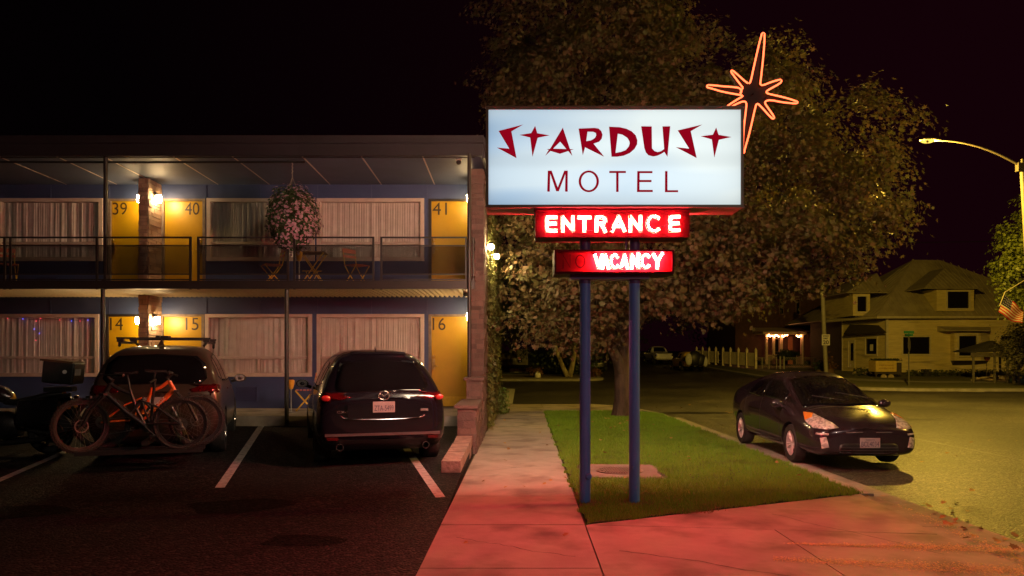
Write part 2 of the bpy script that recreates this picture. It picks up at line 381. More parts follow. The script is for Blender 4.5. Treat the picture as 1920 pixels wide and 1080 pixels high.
def grit2():
    py = 945+135*random.random(); px = 1640+(py-930)*1.95+random.gauss(0,14)
    if px > 1990: return None
    return gpt(px,py,-.1)
flakes('gutter_grit', 900, grit2, .009, M_STREAK_GRIT, lambda x,y: -.103 if x>4.36 else -.028)
LEAF = [(0,-.5),(.12,-.28),(.42,-.34),(.34,-.1),(.5,.08),(.27,.14),(.22,.3),(.1,.25),(0,.52),(-.1,.25),(-.22,.3),(-.27,.14),(-.5,.08),(-.34,-.1),(-.42,-.34),(-.12,-.28)]
mb = MB()
def leaf_at(x, y, z, s):
    a = random.uniform(0,6.28); tx, ty = random.uniform(-.5,.5), random.uniform(-.5,.5); c, q = math.cos(a), math.sin(a)
    mb.add([(x+s*(u*c-v*q), y+s*(u*q+v*c), z+.012+s*(tx*u+ty*v+.25*abs(u))) for u,v in LEAF], [tuple(range(16))])
for i in range(46):
    py = 940+140*random.random(); px = 1690+(py-930)*1.7+random.gauss(0,60); x,y = gpt(px,py,-.1)
    if x < 4.8 and random.random() < .4: continue
    leaf_at(x,y,(-.12 if x>4.8 else -.105 if x>4.36 else 0), random.uniform(.06,.1))
for i in range(60):
    x, y = random.uniform(4.9,11), random.uniform(7,30); leaf_at(x,y,-.12,random.uniform(.06,.1))
for i in range(26):
    y = random.uniform(6,22); leaf_at(random.uniform(-.6,.9)+sx(y), y, 0, random.uniform(.04,.08))
for i in range(34):
    leaf_at(random.uniform(1,4), random.uniform(9.6,21), .05, random.uniform(.05,.08))
tag(mb.build('fallen_leaves', mat('dry fallen leaf', (.42,.27,.09),(.2,.11,.04),9,.8,island=True), normals=False), kind='stuff')
# lawn blades
def in_poly(x, y, P):
    c = False; j = len(P)-1
    for i in range(len(P)):
        if (P[i][1] > y) != (P[j][1] > y) and x < (P[j][0]-P[i][0])*(y-P[i][1])/(P[j][1]-P[i][1])+P[i][0]: c = not c
        j = i
    return c
def grass_patch(name, P, n, hmax, m, zf, near=None, avoid=None):
    xs = [p[0] for p in P]; yy = [p[1] for p in P]; V = []; k = 0
    y0, y1 = min(yy), max(yy)
    while k < n:
        u = random.random(); y = y0+(y1-y0)*u**1.6; x = random.uniform(min(xs), max(xs)); k += 1
        if not in_poly(x,y,P): continue
        if avoid and avoid(x,y): continue
        w = .0035*(1+(y-y0)*.09); h = hmax*random.uniform(.45,1.0)*(1+.03*(y-y0))
        a = random.uniform(0,3.14); dx, dy = w*math.cos(a), w*math.sin(a); lx, ly = random.gauss(0,.35)*h, random.gauss(0,.35)*h; z = zf(x,y)
        V += [(x-dx,y-dy,z),(x+dx,y+dy,z),(x+lx,y+ly,z+h)]
    me = bpy.data.meshes.new(name); m_ = len(V)//3
    me.vertices.add(len(V)); me.vertices.foreach_set('co', np.array(V,dtype=np.float32).ravel())
    me.loops.add(len(V)); me.loops.foreach_set('vertex_index', np.arange(len(V),dtype=np.int32))
    me.polygons.add(m_); me.polygons.foreach_set('loop_start', np.arange(0,len(V),3,dtype=np.int32)); me.update(calc_edges=True); me.materials.append(m)
    o = bpy.data.objects.new(name, me); COL.objects.link(o); o['kind'] = 'stuff'; return o
M_BLADE = mat('grass blade', (.12,.33,.010), (.18,.30,.02), 1.1, .6, c3=(.10,.17,.02), s3=1.6, f3=(.55,.75), island=True, trans=.3)
padc = lambda x,y: .95 < x < 2.12-.05*(y-10) and 10.15 < y < 11.35
def ragged(x, y):
    if padc(x,y): return True
    n = .035*math.sin(y*7+2*math.sin(y*2.3))+.03*math.sin(y*17); f = .04*math.sin(x*9)+.03*math.sin(x*23+1)
    if x < .745+sx(y)+.02+n*.9-.02: return True
    if x > 4.20+n: return True
    if y < 7.40+(x-.72)*.478+f*.7: return True
    for px_ in (.80,1.36):
        if (x-px_)**2+(y-8.42)**2 < .04+.02*math.sin(9*math.atan2(y-8.42,x-px_)) and random.random() < .8: return True
    return False
grass_patch('grass', [(.66,7.30),(4.26,8.98),(4.26,21.3),(3.5,22.40),(.90,22.40)], 150000, .06, M_BLADE, lambda x,y: .008, avoid=ragged)
M_STRAW = mat('dry straw blade', (.30,.19,.09), (.18,.12,.05), 1.4, .8, island=True, trans=.2)
def strawy(x, y):
    d = min(math.hypot(x-.80,(y-8.45)*.8), math.hypot(x-1.36,(y-8.45)*.8), math.hypot(x-1.75,(y-8.5)*.9))
    return random.random() < min(1, max(0,(d-.12)/.55))
grass_patch('dry_grass', [(.74,7.9),(2.6,7.9),(2.6,9.4),(.74,9.4)], 16000, .035, M_STRAW, lambda x,y: .008, avoid=strawy)
# tar seams, painted tree shade and an asphalt patch on the street
M_TAR = mat('tar sealer', (.012,.012,.012), (.02,.02,.02), 9, .35, bump=.3)
def wobble_strip(name, a, b, w, off, m, amp=.06, n=40, seed=1):
    r = random.Random(seed); A = Vector(a); B = Vector(b); d = (B-A).normalized(); nn = Vector((-d.y,d.x)); q = MB(); vs = []; o = 0
    for i in range(n+1):
        o += r.uniform(-1,1)*amp*.4; o *= .96; p = A.lerp(B,i/n)+nn*o; ww = w*r.uniform(.5,1.2); z = T(p.y)+off
        vs += [(p.x-nn.x*ww/2,p.y-nn.y*ww/2,z),(p.x+nn.x*ww/2,p.y+nn.y*ww/2,z)]
    q.add(vs,[(2*i,2*i+2,2*i+3,2*i+1) for i in range(n)]); ob = q.build(name, m, normals=False); ob['kind'] = 'structure'
    for p in ob.data.polygons: pass
    return ob
wobble_strip('tar_seam',(8.6,4),(9.1,60),.05,-.116,M_TAR,.10,90,2); wobble_strip('tar_seam',(5.0,24.6),(15.5,25.6),.05,-.116,M_TAR,.08,40,3)
wobble_strip('tar_seam',(-9,30),(14,31.5),.06,-.116,M_TAR,.10,60,4); wobble_strip('tar_seam',(6.2,6.5),(9.0,12.6),.03,-.116,M_TAR,.12,40,5); wobble_strip('tar_seam',(7.2,18),(12.4,16.2),.035,-.116,M_TAR,.12,40,6)
M_CRACK = mat('dark crack',(.03,.025,.022),None,9,.9)
for i,(a_,b_,w_) in enumerate((((.9,6.4),(2.3,5.6),.012),((-.5,6.9),(.5,6.2),.01),((-.4,10.9),(.6,11.4),.010),((2.7,7.9),(3.6,6.3),.010),((-.45,15.2),(.7,15.6),.012))): ob_ = wobble_strip('pavement_crack',a_,b_,w_,.0035,M_CRACK,.05,26,20+i)
M_PATCH = asphalt('asphalt patch', (.016,.016,.016), (.028,.027,.026), .6)
def blob_sheet(name, c, rx, ry, off, m, seed=1):
    r = random.Random(seed); ph = [r.uniform(0,6) for _ in range(3)]
    pts = [(c[0]+rx*math.cos(t)*(1+.22*math.sin(2*t+ph[0])+.15*math.sin(5*t+ph[1])), c[1]+ry*math.sin(t)*(1+.2*math.sin(3*t+ph[2])+.12*math.sin(7*t+ph[0]))) for t in [2*math.pi*i/40 for i in range(40)]]
    return ground_poly(name, pts, Z0, off, m)
ground_poly('road_patch', [(5.4,19.5),(8.0,19.3),(8.1,21.0),(5.5,21.3)], Z0, -.116, M_PATCH); ground_poly('road_patch', [(9.6,9.2),(12.6,9.0),(12.7,13.0),(9.7,13.1)], Z0, -.116, M_PATCH)
blob_sheet('shade_or_oil_stain',(5.9,23.6),1.2,.35,-.112,M_TAR,3); blob_sheet('shade_or_oil_stain',(7.6,21.9),.8,.25,-.112,M_TAR,4); blob_sheet('shade_or_oil_stain',(10.3,21.2),1.5,.22,-.112,M_TAR,7)  # tar-dark blobs standing in for tree crown shade on the road
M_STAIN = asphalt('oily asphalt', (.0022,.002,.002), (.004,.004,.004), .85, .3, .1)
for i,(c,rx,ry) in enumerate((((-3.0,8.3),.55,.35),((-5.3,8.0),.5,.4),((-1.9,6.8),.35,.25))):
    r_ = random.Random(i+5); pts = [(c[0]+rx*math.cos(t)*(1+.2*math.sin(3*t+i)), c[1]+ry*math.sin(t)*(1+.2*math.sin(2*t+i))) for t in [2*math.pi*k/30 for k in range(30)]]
    ground_poly('shade_or_oil_stain', pts, lot, -.002, M_STAIN, 0, (8.0,))
# ------------------------------------------------------------ motel
FY = 17.5                         # facade plane
def fx(px): return X(px, FY)
motel = thing('motel', 'two storey blue motel with mustard doors, stone fins and a railed balcony', 'motel', (-6,15.2,.0))
LE = -17.5                        # left end of what is built
RW = -.86                         # right end of the facade, inner face of the stone end wall
def P(name, mb, m, parent=motel, **k): return mb.build(name, m, parent, **k)
# openings, pixel columns of the photo on the facade plane
UP = dict(zt=5.27, zb=3.88, zm=4.27, dz0=3.15, dzt=5.27); LO = dict(zt=2.60, zb=1.21, zm=1.62, dz0=.46, dzt=2.60)
win_u = [(fx(-205),fx(-15)),(fx(-1),fx(191)),(fx(391),fx(588)),(fx(597),fx(793))]
win_l = [(fx(-205),fx(-15)),(fx(-10),fx(184)),(fx(388),fx(583)),(fx(597),fx(793))]
dr_u = [(fx(205),fx(281),'39'),(fx(305),fx(383),'40'),(fx(806),fx(880),'41')]
dr_l = [(fx(200),fx(277),'14'),(fx(303),fx(381),'15'),(fx(806),fx(880),'16')]
# facade wall built round the openings
def wall_rows(mb, x0, x1, z0, z1, holes):
    xs = sorted({x0,x1}|{h[0] for h in holes}|{h[1] for h in holes}); zs = sorted({z0,z1}|{h[2] for h in holes}|{h[3] for h in holes})
    for a,b in zip(xs, xs[1:]):
        if b-a < 1e-4: continue
        run = None
        for c,d in zip(zs, zs[1:]):
            mx, mz = (a+b)/2, (c+d)/2
            if any(h[0] < mx < h[1] and h[2] < mz < h[3] for h in holes) or a < x0-1e-6 or b > x1+1e-6: 
                if run: mb.box(a,b,FY,FY+.16,run[0],run[1]); run = None
                continue
            run = (run[0], d) if run else (c, d)
        if run: mb.box(a,b,FY,FY+.16,run[0],run[1])
holes = [(a,b,UP['zb'],UP['zt']) for a,b in win_u]+[(a,b,UP['dz0'],UP['dzt']) for a,b,_ in dr_u]
holes2 = [(a,b,LO['zb'],LO['zt']) for a,b in win_l]+[(a,b,LO['dz0'],LO['dzt']) for a,b,_ in dr_l]
mb = MB(); wall_rows(mb, LE, RW, .45, 3.0, holes2); wall_rows(mb, LE, RW, 3.004, 5.62, holes); P('front_wall', mb, M_BLUE)
for px in (191+14, 393-6, 600-5, 696, 800, 488, 95):
    mb = MB(); mb.box(fx(px)-.012, fx(px)+.012, FY-.012, FY, 5.275, 5.6); P('panel_batten', mb, M_BLUE); mb = MB(); mb.box(fx(px)-.012, fx(px)+.012, FY-.012, FY, 2.605, 2.95); P('panel_batten', mb, M_BLUE)
mb = MB(); mb.box(LE, RW, FY+.17, FY+9.0, .45, 5.6); mb.box(LE,RW,FY+.161,FY+.169,.45,5.6)
P('room_block', mb, mat('dark interior', (.02,.018,.017), None, 3, .9))
# vents low on the wall
for px, z in ((462,.78),(640,3.3),(720,3.3),(90,3.3)):
    x = fx(px); mb = MB(); mb.box(x-.24,x+.24,FY-.02,FY-.002,z-.17,z+.17)
    for i in range(9): mb.box(x-.21,x+.21,FY-.034,FY-.02,z-.14+i*.034,z-.125+i*.034)
    P('wall_vent', mb, mat('navy vent metal',(.03,.04,.12),None,6,.5))
def curtain(x0, x1, z0, z1, y, seed, gap=None):
    r = random.Random(seed); mb = MB(); n = max(40, int((x1-x0)*70)); ph = [r.uniform(0,6) for _ in range(4)]; rows = 7; vs = []
    A0_ = r.uniform(.022,.04); per = r.uniform(.13,.20); w2 = r.uniform(6,13)
    for j in range(rows):
        t = j/(rows-1); z = z1+(z0-z1)*t
        for i in range(n+1):
            u = i/n; x = x0+(x1-x0)*u
            amp = A0_*(.7+.5*t)
            d = amp*(.55+.45*math.sin(u*w2+ph[3]))*math.sin(u*(x1-x0)*2*math.pi/per+1.6*math.sin(u*w2*1.3+ph[0]+t*.5)+.7*math.sin(u*23+ph[2])+ph[1])+.011*math.sin(u*(x1-x0)*2*math.pi/.056+ph[2]+t)
            vs.append((x+.012*math.sin(i*.9+ph[3]), y+d, z))
    fs = []
    for j in range(rows-1):
        for i in range(n):
            if gap and gap(vs[j*(n+1)+i][0], vs[j*(n+1)+i][2]): continue
            fs.append((j*(n+1)+i, j*(n+1)+i+1, (j+1)*(n+1)+i+1, (j+1)*(n+1)+i))
    return mb.add(vs, fs)
def window(x0, x1, S, seed, split=None, gap=None):
    z0, z1, zm = S['zb'], S['zt'], S['zm']; w = .055; y0, y1 = FY-.045, FY+.10
    mb = MB(); mb.box(x0-.03,x1+.03,y0,y1,z1-w,z1+.025); mb.box(x0-.03,x1+.03,y0-.01,y1,z0-.03,z0+w)
    mb.box(x0-.03,x0+w,y0,y1,z0+w,z1-w); mb.box(x1-w,x1+.03,y0,y1,z0+w,z1-w)
    f = P('window', mb, M_FRAME)
    m2 = MB(); m2.box(x0+w,x1-w,FY-.01,FY+.05,zm-.026,zm+.026)
    if split: m2.box(split-.028,split+.028,FY-.008,FY+.048,z0+w,zm-.026)
    m2.build('glazing_bar', M_FRAME, f)
    m3 = MB(); m3.box(x0+w,x1-w,FY+.018,FY+.024,zm+.026,z1-w)
    m3.box(x0+w,(split or x1)-(.028 if split else w),FY+.018,FY+.024,z0+w,zm-.026)
    if split: m3.box(split+.028,x1-w,FY+.018,FY+.024,z0+w,zm-.026)
    m3.build('pane', M_GLASS, f)
    curtain(x0+.02,x1-.02,z0+.01,z1-.03,FY+.105,seed,gap).build('curtain', M_CURT, f, smooth=180, normals=False)
slit = lambda x,z: abs(x-fx(107)) < .035*max(0,(4.95-z))/.9 and 3.98 < z < 4.95
for i,(a,b) in enumerate(win_u): window(a,b,UP,i+1, split=[None,None,fx(488),fx(700)][i], gap=slit if i==1 else None)
for i,(a,b) in enumerate(win_l): window(a,b,LO,i+21, split=[None,fx(98),fx(485),fx(700)][i])
def door(x0, x1, S, num, left):
    z0, z1 = S['dz0'], S['dzt']; mb = MB(); y0, y1 = FY-.02, FY+.12
    mb.box(x0-.03,x0+.035,y0,y1,z0,z1+.02); mb.box(x1-.035,x1+.03,y0,y1,z0,z1+.02); mb.box(x0+.035,x1-.035,y0,y1,z1-.03,z1+.02)
    P('door_frame', mb, M_STEEL if num in '1441' else mat('weathered door trim',(.20,.15,.11),(.12,.09,.07),8,.6))
    mb = MB(); mb.box(x0+.037,x1-.037,FY+.035,FY+.08,z0+.03,z1-.033); d = P('door', mb, M_DOOR)
    mb = MB(); mb.box(x0+.037,x1-.037,FY+.026,FY+.034,z0+.04,z0+.26); mb.build('kick_plate', mat('brushed yellow plate',(.60,.36,.02),None,20,.35), d)
    mb = MB(); w = .40 if num not in ('14','15','16') else .36
    xs = x0+.06 if left else x1-.06-w
    put_text(mb, num, .5, lambda a,b,t: (xs+a, FY+.034-t-.002, z1-.055-.29+b), .002, w=w*.83, h=.285)
    mb.build('room_number', M_NUM, d)
    hx = x0+.085 if left else x1-.085; hz = z0+1.0
    mb = MB(); mb.box(hx-.03,hx+.03,FY+.012,FY+.035,hz-.12,hz+.13); mb.cyl((hx,FY+.01,hz+.08),(hx,FY+.034,hz+.08),.026); mb.ball((hx,FY+.0,hz+.19),(.028,.02,.028)); mb.cyl((hx,FY-.03,hz-.03),(hx,FY+.02,hz-.03),.014)
    mb.tube([(hx,FY-.03,hz-.03),(hx+(.10 if left else -.10),FY-.035,hz-.035)],.011,8)
    mb.build('handle', M_BRASS, d, smooth=True)
    mb = MB(); mb.box(x0,x1,FY-.06,FY+.1,z0-.02,z0+.012); P('threshold', mb, mat('grey threshold',(.2,.19,.19),None,9,.5,metal=.5))
for a,b,n in dr_u: door(a,b,UP,n, n != '40')
for a,b,n in dr_l: door(a,b,LO,n, n != '15')
# walkway, balcony, roof
ground_poly('motel_walkway', [(LE,15.2),(-.86,15.2),(-.86,17.49),(LE,17.49)], Z0, .45, M_CONC, .6)
mb = MB(); mb.box(LE,-.74,15.02,15.10,2.99,3.15); mb.box(LE,-.86,15.102,FY-.002,3.06,3.145); P('balcony_slab', mb, M_STEEL)
mb = MB(); nc = int((RW-LE)/.05); vs = []                                  # corrugated deck underside, ribs run front to back
prof = [(0,0),(.02,0),(.035,-.038),(.075,-.038),(.09,0)]
x = LE; pr = []
while x < RW-.05:
    for dx,dz in prof: pr.append((x+dx, 3.052+dz))
    x += .11
vs = [(a,15.13,b) for a,b in pr]+[(a,FY-.004,b) for a,b in pr]; n = len(pr)
mb.add(vs, [(i,i+1,i+1+n,i+n) for i in range(n-1)]); P('deck_underside', mb, M_CORR)
mb = MB(); zf, zb = 5.66, 5.60; mb.add([(LE,15.06,zf),(-.60,15.06,zf),(-.60,24.6,zb-.1),(LE,24.6,zb-.1),(LE,15.06,zf+.03),(-.60,15.06,zf+.03),(-.60,24.6,zb),(LE,24.6,zb)],
    [(0,3,2,1),(4,5,6,7),(0,1,5,4),(1,2,6,5),(2,3,7,6),(3,0,4,7)])
mb.v = [(a,b,c) for a,b,c in mb.v]; P('soffit', mb, M_WHITEBLUE)
mb = MB()
for px in (680, 794, 570, 113, 5, 200, 330, 440):
    x0 = X(px, 15.3); mb.add([(x0-.014,15.15,zf-.012),(x0+.014,15.15,zf-.012),(x0+.014,FY-.01,5.618),(x0-.014,FY-.01,5.618),(x0-.014,15.15,zf),(x0+.014,15.15,zf),(x0+.014,FY-.01,5.635),(x0-.014,FY-.01,5.635)],
        [(0,3,2,1),(4,5,6,7),(0,1,5,4),(1,2,6,5),(2,3,7,6),(3,0,4,7)])
P('soffit_batten', mb, M_FRAME)
mb = MB(); mb.box(LE,-.585,14.98,15.058,5.62,5.86); mb.box(LE,-.555,14.94,15.057,5.862,6.01); mb.box(-.597,-.53,15.06,24.8,5.60,6.0)
P('fascia', mb, M_FASCIA)
mb = MB(); mb.box(LE,-.599,15.06,24.8,5.80,5.97); P('roof', mb, mat('roof felt',(.05,.048,.05),None,5,.9))
mb = MB(); mb.tube([(LE,15.3,5.585),(X(300,15.3),15.3,5.57),(X(572,15.3),15.3,5.575)],.022,8); mb.tube([(LE,15.22,5.64),(-.75,15.22,5.645)],.012,6)
P('soffit_conduit', mb, M_BLACK, smooth=True)
# posts
for px, z0, z1 in ((197,3.15,5.66),(192,.2,2.99),(537,.2,2.99)):
    mb = MB(); x = X(px,15.12); mb.cyl((x,15.14,z0),(x,15.14,z1),.042); mb.cyl((x,15.14,z0),(x,15.14,z0+.02),.08); P('post', mb, M_STEEL, smooth=True)
x = X(880,15.0); mb = MB(); mb.cyl((x,15.0,1.21),(x,15.0,5.66),.04); P('post', mb, M_STEEL, smooth=True)
x = X(-190,15.12); mb = MB(); mb.cyl((x,15.14,.2),(x,15.14,5.66),.042); P('post', mb, M_STEEL, smooth=True)
# railing
rail = MB(); YR = 15.08
segs = [(LE, X(357,YR)),(X(372,YR), X(540,YR)),(X(550,YR), X(700,YR)),(X(715,YR), X(874,YR))]
for a,b in segs:
    rail.box(a,b,YR-.018,YR+.018,4.0,4.03); rail.box(a,b,YR-.012,YR+.012,3.84,3.865); rail.box(a,b,YR-.012,YR+.012,3.27,3.295); rail.box(a,b,YR-.012,YR+.012,3.165,3.19)
for px in (9,20,182,198,357,372,540,552,700,715,874,-100,-190): x = X(px,YR); rail.box(x-.02,x+.02,YR-.02,YR+.02,2.98,4.03)
for z in (4.01,3.85,3.28,3.18):
    rail.tube([(X(880,YR),YR,z),(-.77,YR+.02,z),(-.77,15.8,z)],.014,6)
rail.cyl((-.77,YR+.02,3.1),(-.77,YR+.02,4.02),.018)
P('railing', rail, M_STEEL)
sc_m = screen_mat('dark mesh screen',(.012,.009,.01),.40)
mb = MB()
for a,b in segs: mb.box(a+.02,b-.02,YR-.003,YR+.003,3.296,3.839)
P('mesh_screen', mb, sc_m)
# stonework: coursed ledge stone laid stone by stone
def stones(mb, o, u, L, H, nrm, rnd, hmin=.06, hmax=.13, lmin=.12, lmax=.42, depth=.05, top=None, zoff=None):
    u = Vector(u).normalized(); nrm = Vector(nrm).normalized(); z = 0.0
    while z < H-.01:
        h = min(rnd.uniform(hmin,hmax), H-z)
        if H-z-h < .03: h = H-z
        s = -rnd.uniform(0,.1)
        while s < L:
            l = rnd.uniform(lmin,lmax); a, b = max(s,0.0), min(s+l, L); s += l
            if b-a < .02: continue
            if top and z+h > top((a+b)/2): continue
            d = rnd.uniform(.3,1)*depth; g = .004
            c0 = [Vector(o)+u*(a+g)+Vector((0,0,z+g)), Vector(o)+u*(b-g)+Vector((0,0,z+g)), Vector(o)+u*(b-g)+Vector((0,0,z+h-g)), Vector(o)+u*(a+g)+Vector((0,0,z+h-g))]
            jit = [p+nrm*(d+rnd.uniform(-.006,.006)) for p in c0]
            mb.add(c0+jit, [(4,5,6,7),(0,1,5,4),(1,2,6,5),(2,3,7,6),(3,0,4,7)])
        z += h
rr = random.Random(3)
PX0, PX1, PY = X(261,16.85), X(277,16.85), 16.85        # stone fin between the rooms
for z0, z1 in ((.45,3.04),(3.15,5.61)):
    mb = MB(); stones(mb,(PX0,PY,z0),(1,0,0),PX1-PX0,z1-z0,(0,-1,0),rr,depth=.03,lmin=.1,lmax=.25)
    stones(mb,(PX1,PY,z0),(0,1,0),FY-PY-.003,z1-z0,(1,0,0),rr,depth=.03); stones(mb,(PX0,PY,z0),(0,1,0),FY-PY-.003,z1-z0,(-1,0,0),rr,depth=.03)
    f = P('stone_fin', mb, M_STONE); mb = MB(); mb.box(PX0+.001,PX1-.001,PY+.001,FY-.004,z0,z1); mb.build('mortar_core', M_MORTAR, f)
W0, W1 = -.86, -.62                                     # stone end wall along the sidewalk
def ex(y): return -.71+sx(y)
mb = MB(); y0, y1 = 15.75, 24.5
stones(mb,(W0,y0,0),(1,0,0),ex(y0)-W0,5.55,(0,-1,0),rr,depth=.035,lmin=.12,lmax=.3,hmin=.07,hmax=.12)
stones(mb,(ex(y0),y0,0),(ex(y1)-ex(y0),y1-y0,0),y1-y0,5.52,(1,0,0),rr,depth=.03,hmin=.09,hmax=.17,lmin=.2,lmax=.6)
f = P('stone_end_wall', mb, M_STONE2)
mb = MB(); mb.add([(W0,y0+.001,0),(ex(y0)-.001,y0+.001,0),(ex(y1)-.001,y1,0),(W0,y1,0),(W0,y0+.001,5.54),(ex(y0)-.001,y0+.001,5.54),(ex(y1)-.001,y1,5.54),(W0,y1,5.54)],[(0,3,2,1),(4,5,6,7),(0,1,5,4),(1,2,6,5),(2,3,7,6),(3,0,4,7)]); mb.build('mortar_core', M_MORTAR, f)
# stepped garden wall between car park and sidewalk
gw = thing('retaining_wall','stepped pinkish stone wall between the car park and the sidewalk','wall',(-.75,13.5,0))
def gx(y): return -.69+sx(y)
def gstep(ya, yb, z0, z1, w):
    mb = MB(); x1 = gx(ya); x0 = x1-w
    stones(mb,(x0,ya,z0),(1,0,0),w,z1-z0,(0,-1,0),rr,depth=.03,lmin=.1,lmax=.24,hmin=.09,hmax=.15)
    stones(mb,(x1,ya,0),(gx(yb)-x1,yb-ya,0),yb-ya,z1,(1,0,0),rr,depth=.03,hmin=.09,hmax=.15,lmin=.15,lmax=.4)
    f = mb.build('wall_step', M_STONE2, gw)
    m = MB(); m.box(x0+.001,x1-.001,ya+.002,yb,0,z1-.002); m.build('mortar_core', M_MORTAR, f)
    m = MB(); m.box(x0-.05,x1+.05,ya-.06,yb-.005,z1+.002,z1+.055); m.build('cap_stone', M_STONE2, gw)
gstep(14.72,15.74,.2,1.18,.30); gstep(12.75,14.70,.12,.77,.30)
mb = MB(); n = 3
for i in range(n):
    a = 10.25+i*.83; b = a+.82; mb.obox(((gx(a)-.16),(a+b)/2,lot((a+b)/2)+.02),(.26,.8,.26),rx=.035,rz=random.uniform(-.02,.02))
mb.build('kerb_stone', mat('rough pink kerb stone',(.33,.23,.2),(.2,.14,.12),6,.9,bump=1.0,bscale=12,bdist=.04), gw)
# ivy on the end wall
def leafset(name, m, pts, nrms, size, parent=None, up=.3, local=False, shape=LEAF, tilt=.7):
    n = len(pts); S = np.array(shape); k = len(S)
    P_ = np.array(pts); N = np.array(nrms)+rng.normal(0,tilt,(n,3)); N /= np.linalg.norm(N,axis=1)[:,None]+1e-9
    Rr = rng.normal(0,1,(n,3)); A = np.cross(N,Rr); A /= np.linalg.norm(A,axis=1)[:,None]+1e-9; B = np.cross(N,A)
    s = size*rng.uniform(.6,1.25,n)
    curl = (np.abs(S[:,0])**2+.5*S[:,1]**2)
    V = P_[:,None,:]+(A[:,None,:]*S[None,:,0:1]+B[:,None,:]*S[None,:,1:2]+N[:,None,:]*curl[None,:,None]*.7)*s[:,None,None]
    V = V.reshape(-1,3)
    off = Vector((0,0,0))
    if parent is not None and not local: V -= np.array(parent.location)
    elif parent is None:
        off = Vector(((P_[:,0].min()+P_[:,0].max())/2,(P_[:,1].min()+P_[:,1].max())/2,P_[:,2].min())); V -= np.array(off)
    me = bpy.data.meshes.new(name)
    me.vertices.add(n*k); me.vertices.foreach_set('co', V.astype(np.float32).ravel())
    me.loops.add(n*k); me.loops.foreach_set('vertex_index', np.arange(n*k,dtype=np.int32))
    me.polygons.add(n); me.polygons.foreach_set('loop_start', np.arange(0,n*k,k,dtype=np.int32)); me.update(calc_edges=True); me.materials.append(m)
    o = bpy.data.objects.new(name, me); COL.objects.link(o); o.location = off
    if parent is not None: o.parent = parent; o.location = (0,0,0)
    return o
IVYS = [(0,-.5),(.3,-.25),(.5,-.1),(.25,.1),(0,.5),(-.25,.1),(-.5,-.1),(-.3,-.25)]
pts = []; nr = []
while len(pts) < 15000:
    y = random.uniform(16.3,24.4); z = 5.3*random.random()
    dens = .35+.65*math.sin(y*1.7+math.sin(z*2)*1.2)**2
    if y < 17.2 and random.random() > (y-16.3)/.9: continue
    if random.random() > dens: continue
    pts.append((ex(y)+.03+abs(random.gauss(0,.045)), y, z+.05)); nr.append((1,-.2,.4))
iv = thing('ivy','leafy ivy climbing the stone end wall under the round lamps','ivy',(ex(20),20.4,0))
leafset('foliage', mat('ivy leaf',(.16,.15,.05),(.08,.10,.03),6,.45,island=True,trans=.2), pts, nr, .085, iv, shape=IVYS, tilt=.45)
mb = MB()
for i in range(14):
    y = 16.8+i*.55; q = []; z = 0.0
    while z < 4.8: q.append((ex(y)+.035, y, z)); z += .35; y += random.uniform(-.12,.12)
    mb.tube(q, [.014*(1-.6*k/len(q)) for k in range(len(q))], 6)
mb.build('stem', mat('woody stem',(.14,.10,.06),None,12,.9,bump=.5), iv, smooth=True)
# weeds at the wall foot
wd = thing('weed_clump','leafy green weed clump at the far foot of the ivy wall','plant',(X(938,21.6),21.6,0))
pts = []; nr = []
for i in range(420):
    a = random.uniform(0,6.28); r = .24*random.random()**.5; z = .7*random.random(); pts.append((wd.location.x+r*math.cos(a)*(1-.3*z)+.05, 21.6+r*math.sin(a), z+.03)); nr.append((math.cos(a),-.5,.6))
leafset('leaves', mat('weed leaf',(.10,.20,.04),(.18,.22,.06),6,.5,island=True,trans=.3), pts, nr, .07, wd, shape=IVYS)
mb = MB()
for i in range(14):
    a = random.uniform(0,6.28); mb.tube([(wd.location.x,21.6,0),(wd.location.x+.1*math.cos(a),21.6+.1*math.sin(a),.4),(wd.location.x+.2*math.cos(a),21.6+.2*math.sin(a),.75)],[.006,.004,.002],5)
mb.build('stem', MATS['weed leaf'], wd)
# wall lamps
M_LAMPW = emit('warm lamp glass', (1.0,.68,.32), 200.0)
def sconce(name, label, x, y, z, side, watts, group='wall lamps of the motel doors'):
    t = thing(name, label, 'wall lamp', (x,y,z), 0, group)
    b = MB(); b.box(-.012,.012,-.05,.05,.03,.16); b.tube([(0,0,.12),(side*.06,0,.13),(side*.09,0,.10)],.012,8); b.cyl((side*.09,0,.085),(side*.09,0,.11),.075,.055,16)
    b.build('bracket', M_STEEL, t, local=True, smooth=True)
    b = MB(); b.lathe([(0,.085),(.052,.085),(.06,.05),(.058,-.04),(.045,-.075),(0,-.085)], Matrix.Translation((side*.09,0,0)), 20); b.build('glass_shade', M_LAMPW, t, local=True, smooth=True)
    return t
sconce('wall_lamp','lit glass wall lamp on the stone fin beside door 40',PX1+.03,17.12,5.20,1,0)
sconce('wall_lamp','lit glass wall lamp on the stone fin beside door 15',PX1+.03,17.05,2.45,1,0)
sconce('wall_lamp','lit glass wall lamp on the end wall beside door 41',RW-.005,16.95,5.18,-1,0)
sconce('wall_lamp','lit glass wall lamp on the end wall beside door 16',RW-.005,16.9,2.53,-1,0)
sconce('wall_lamp','small lit lamp on the hidden side of the stone fin beside door 39',PX0-.03,17.12,5.20,-1,0)
sconce('wall_lamp','small lit lamp on the hidden side of the stone fin beside door 14',PX0-.03,17.05,2.45,-1,0)
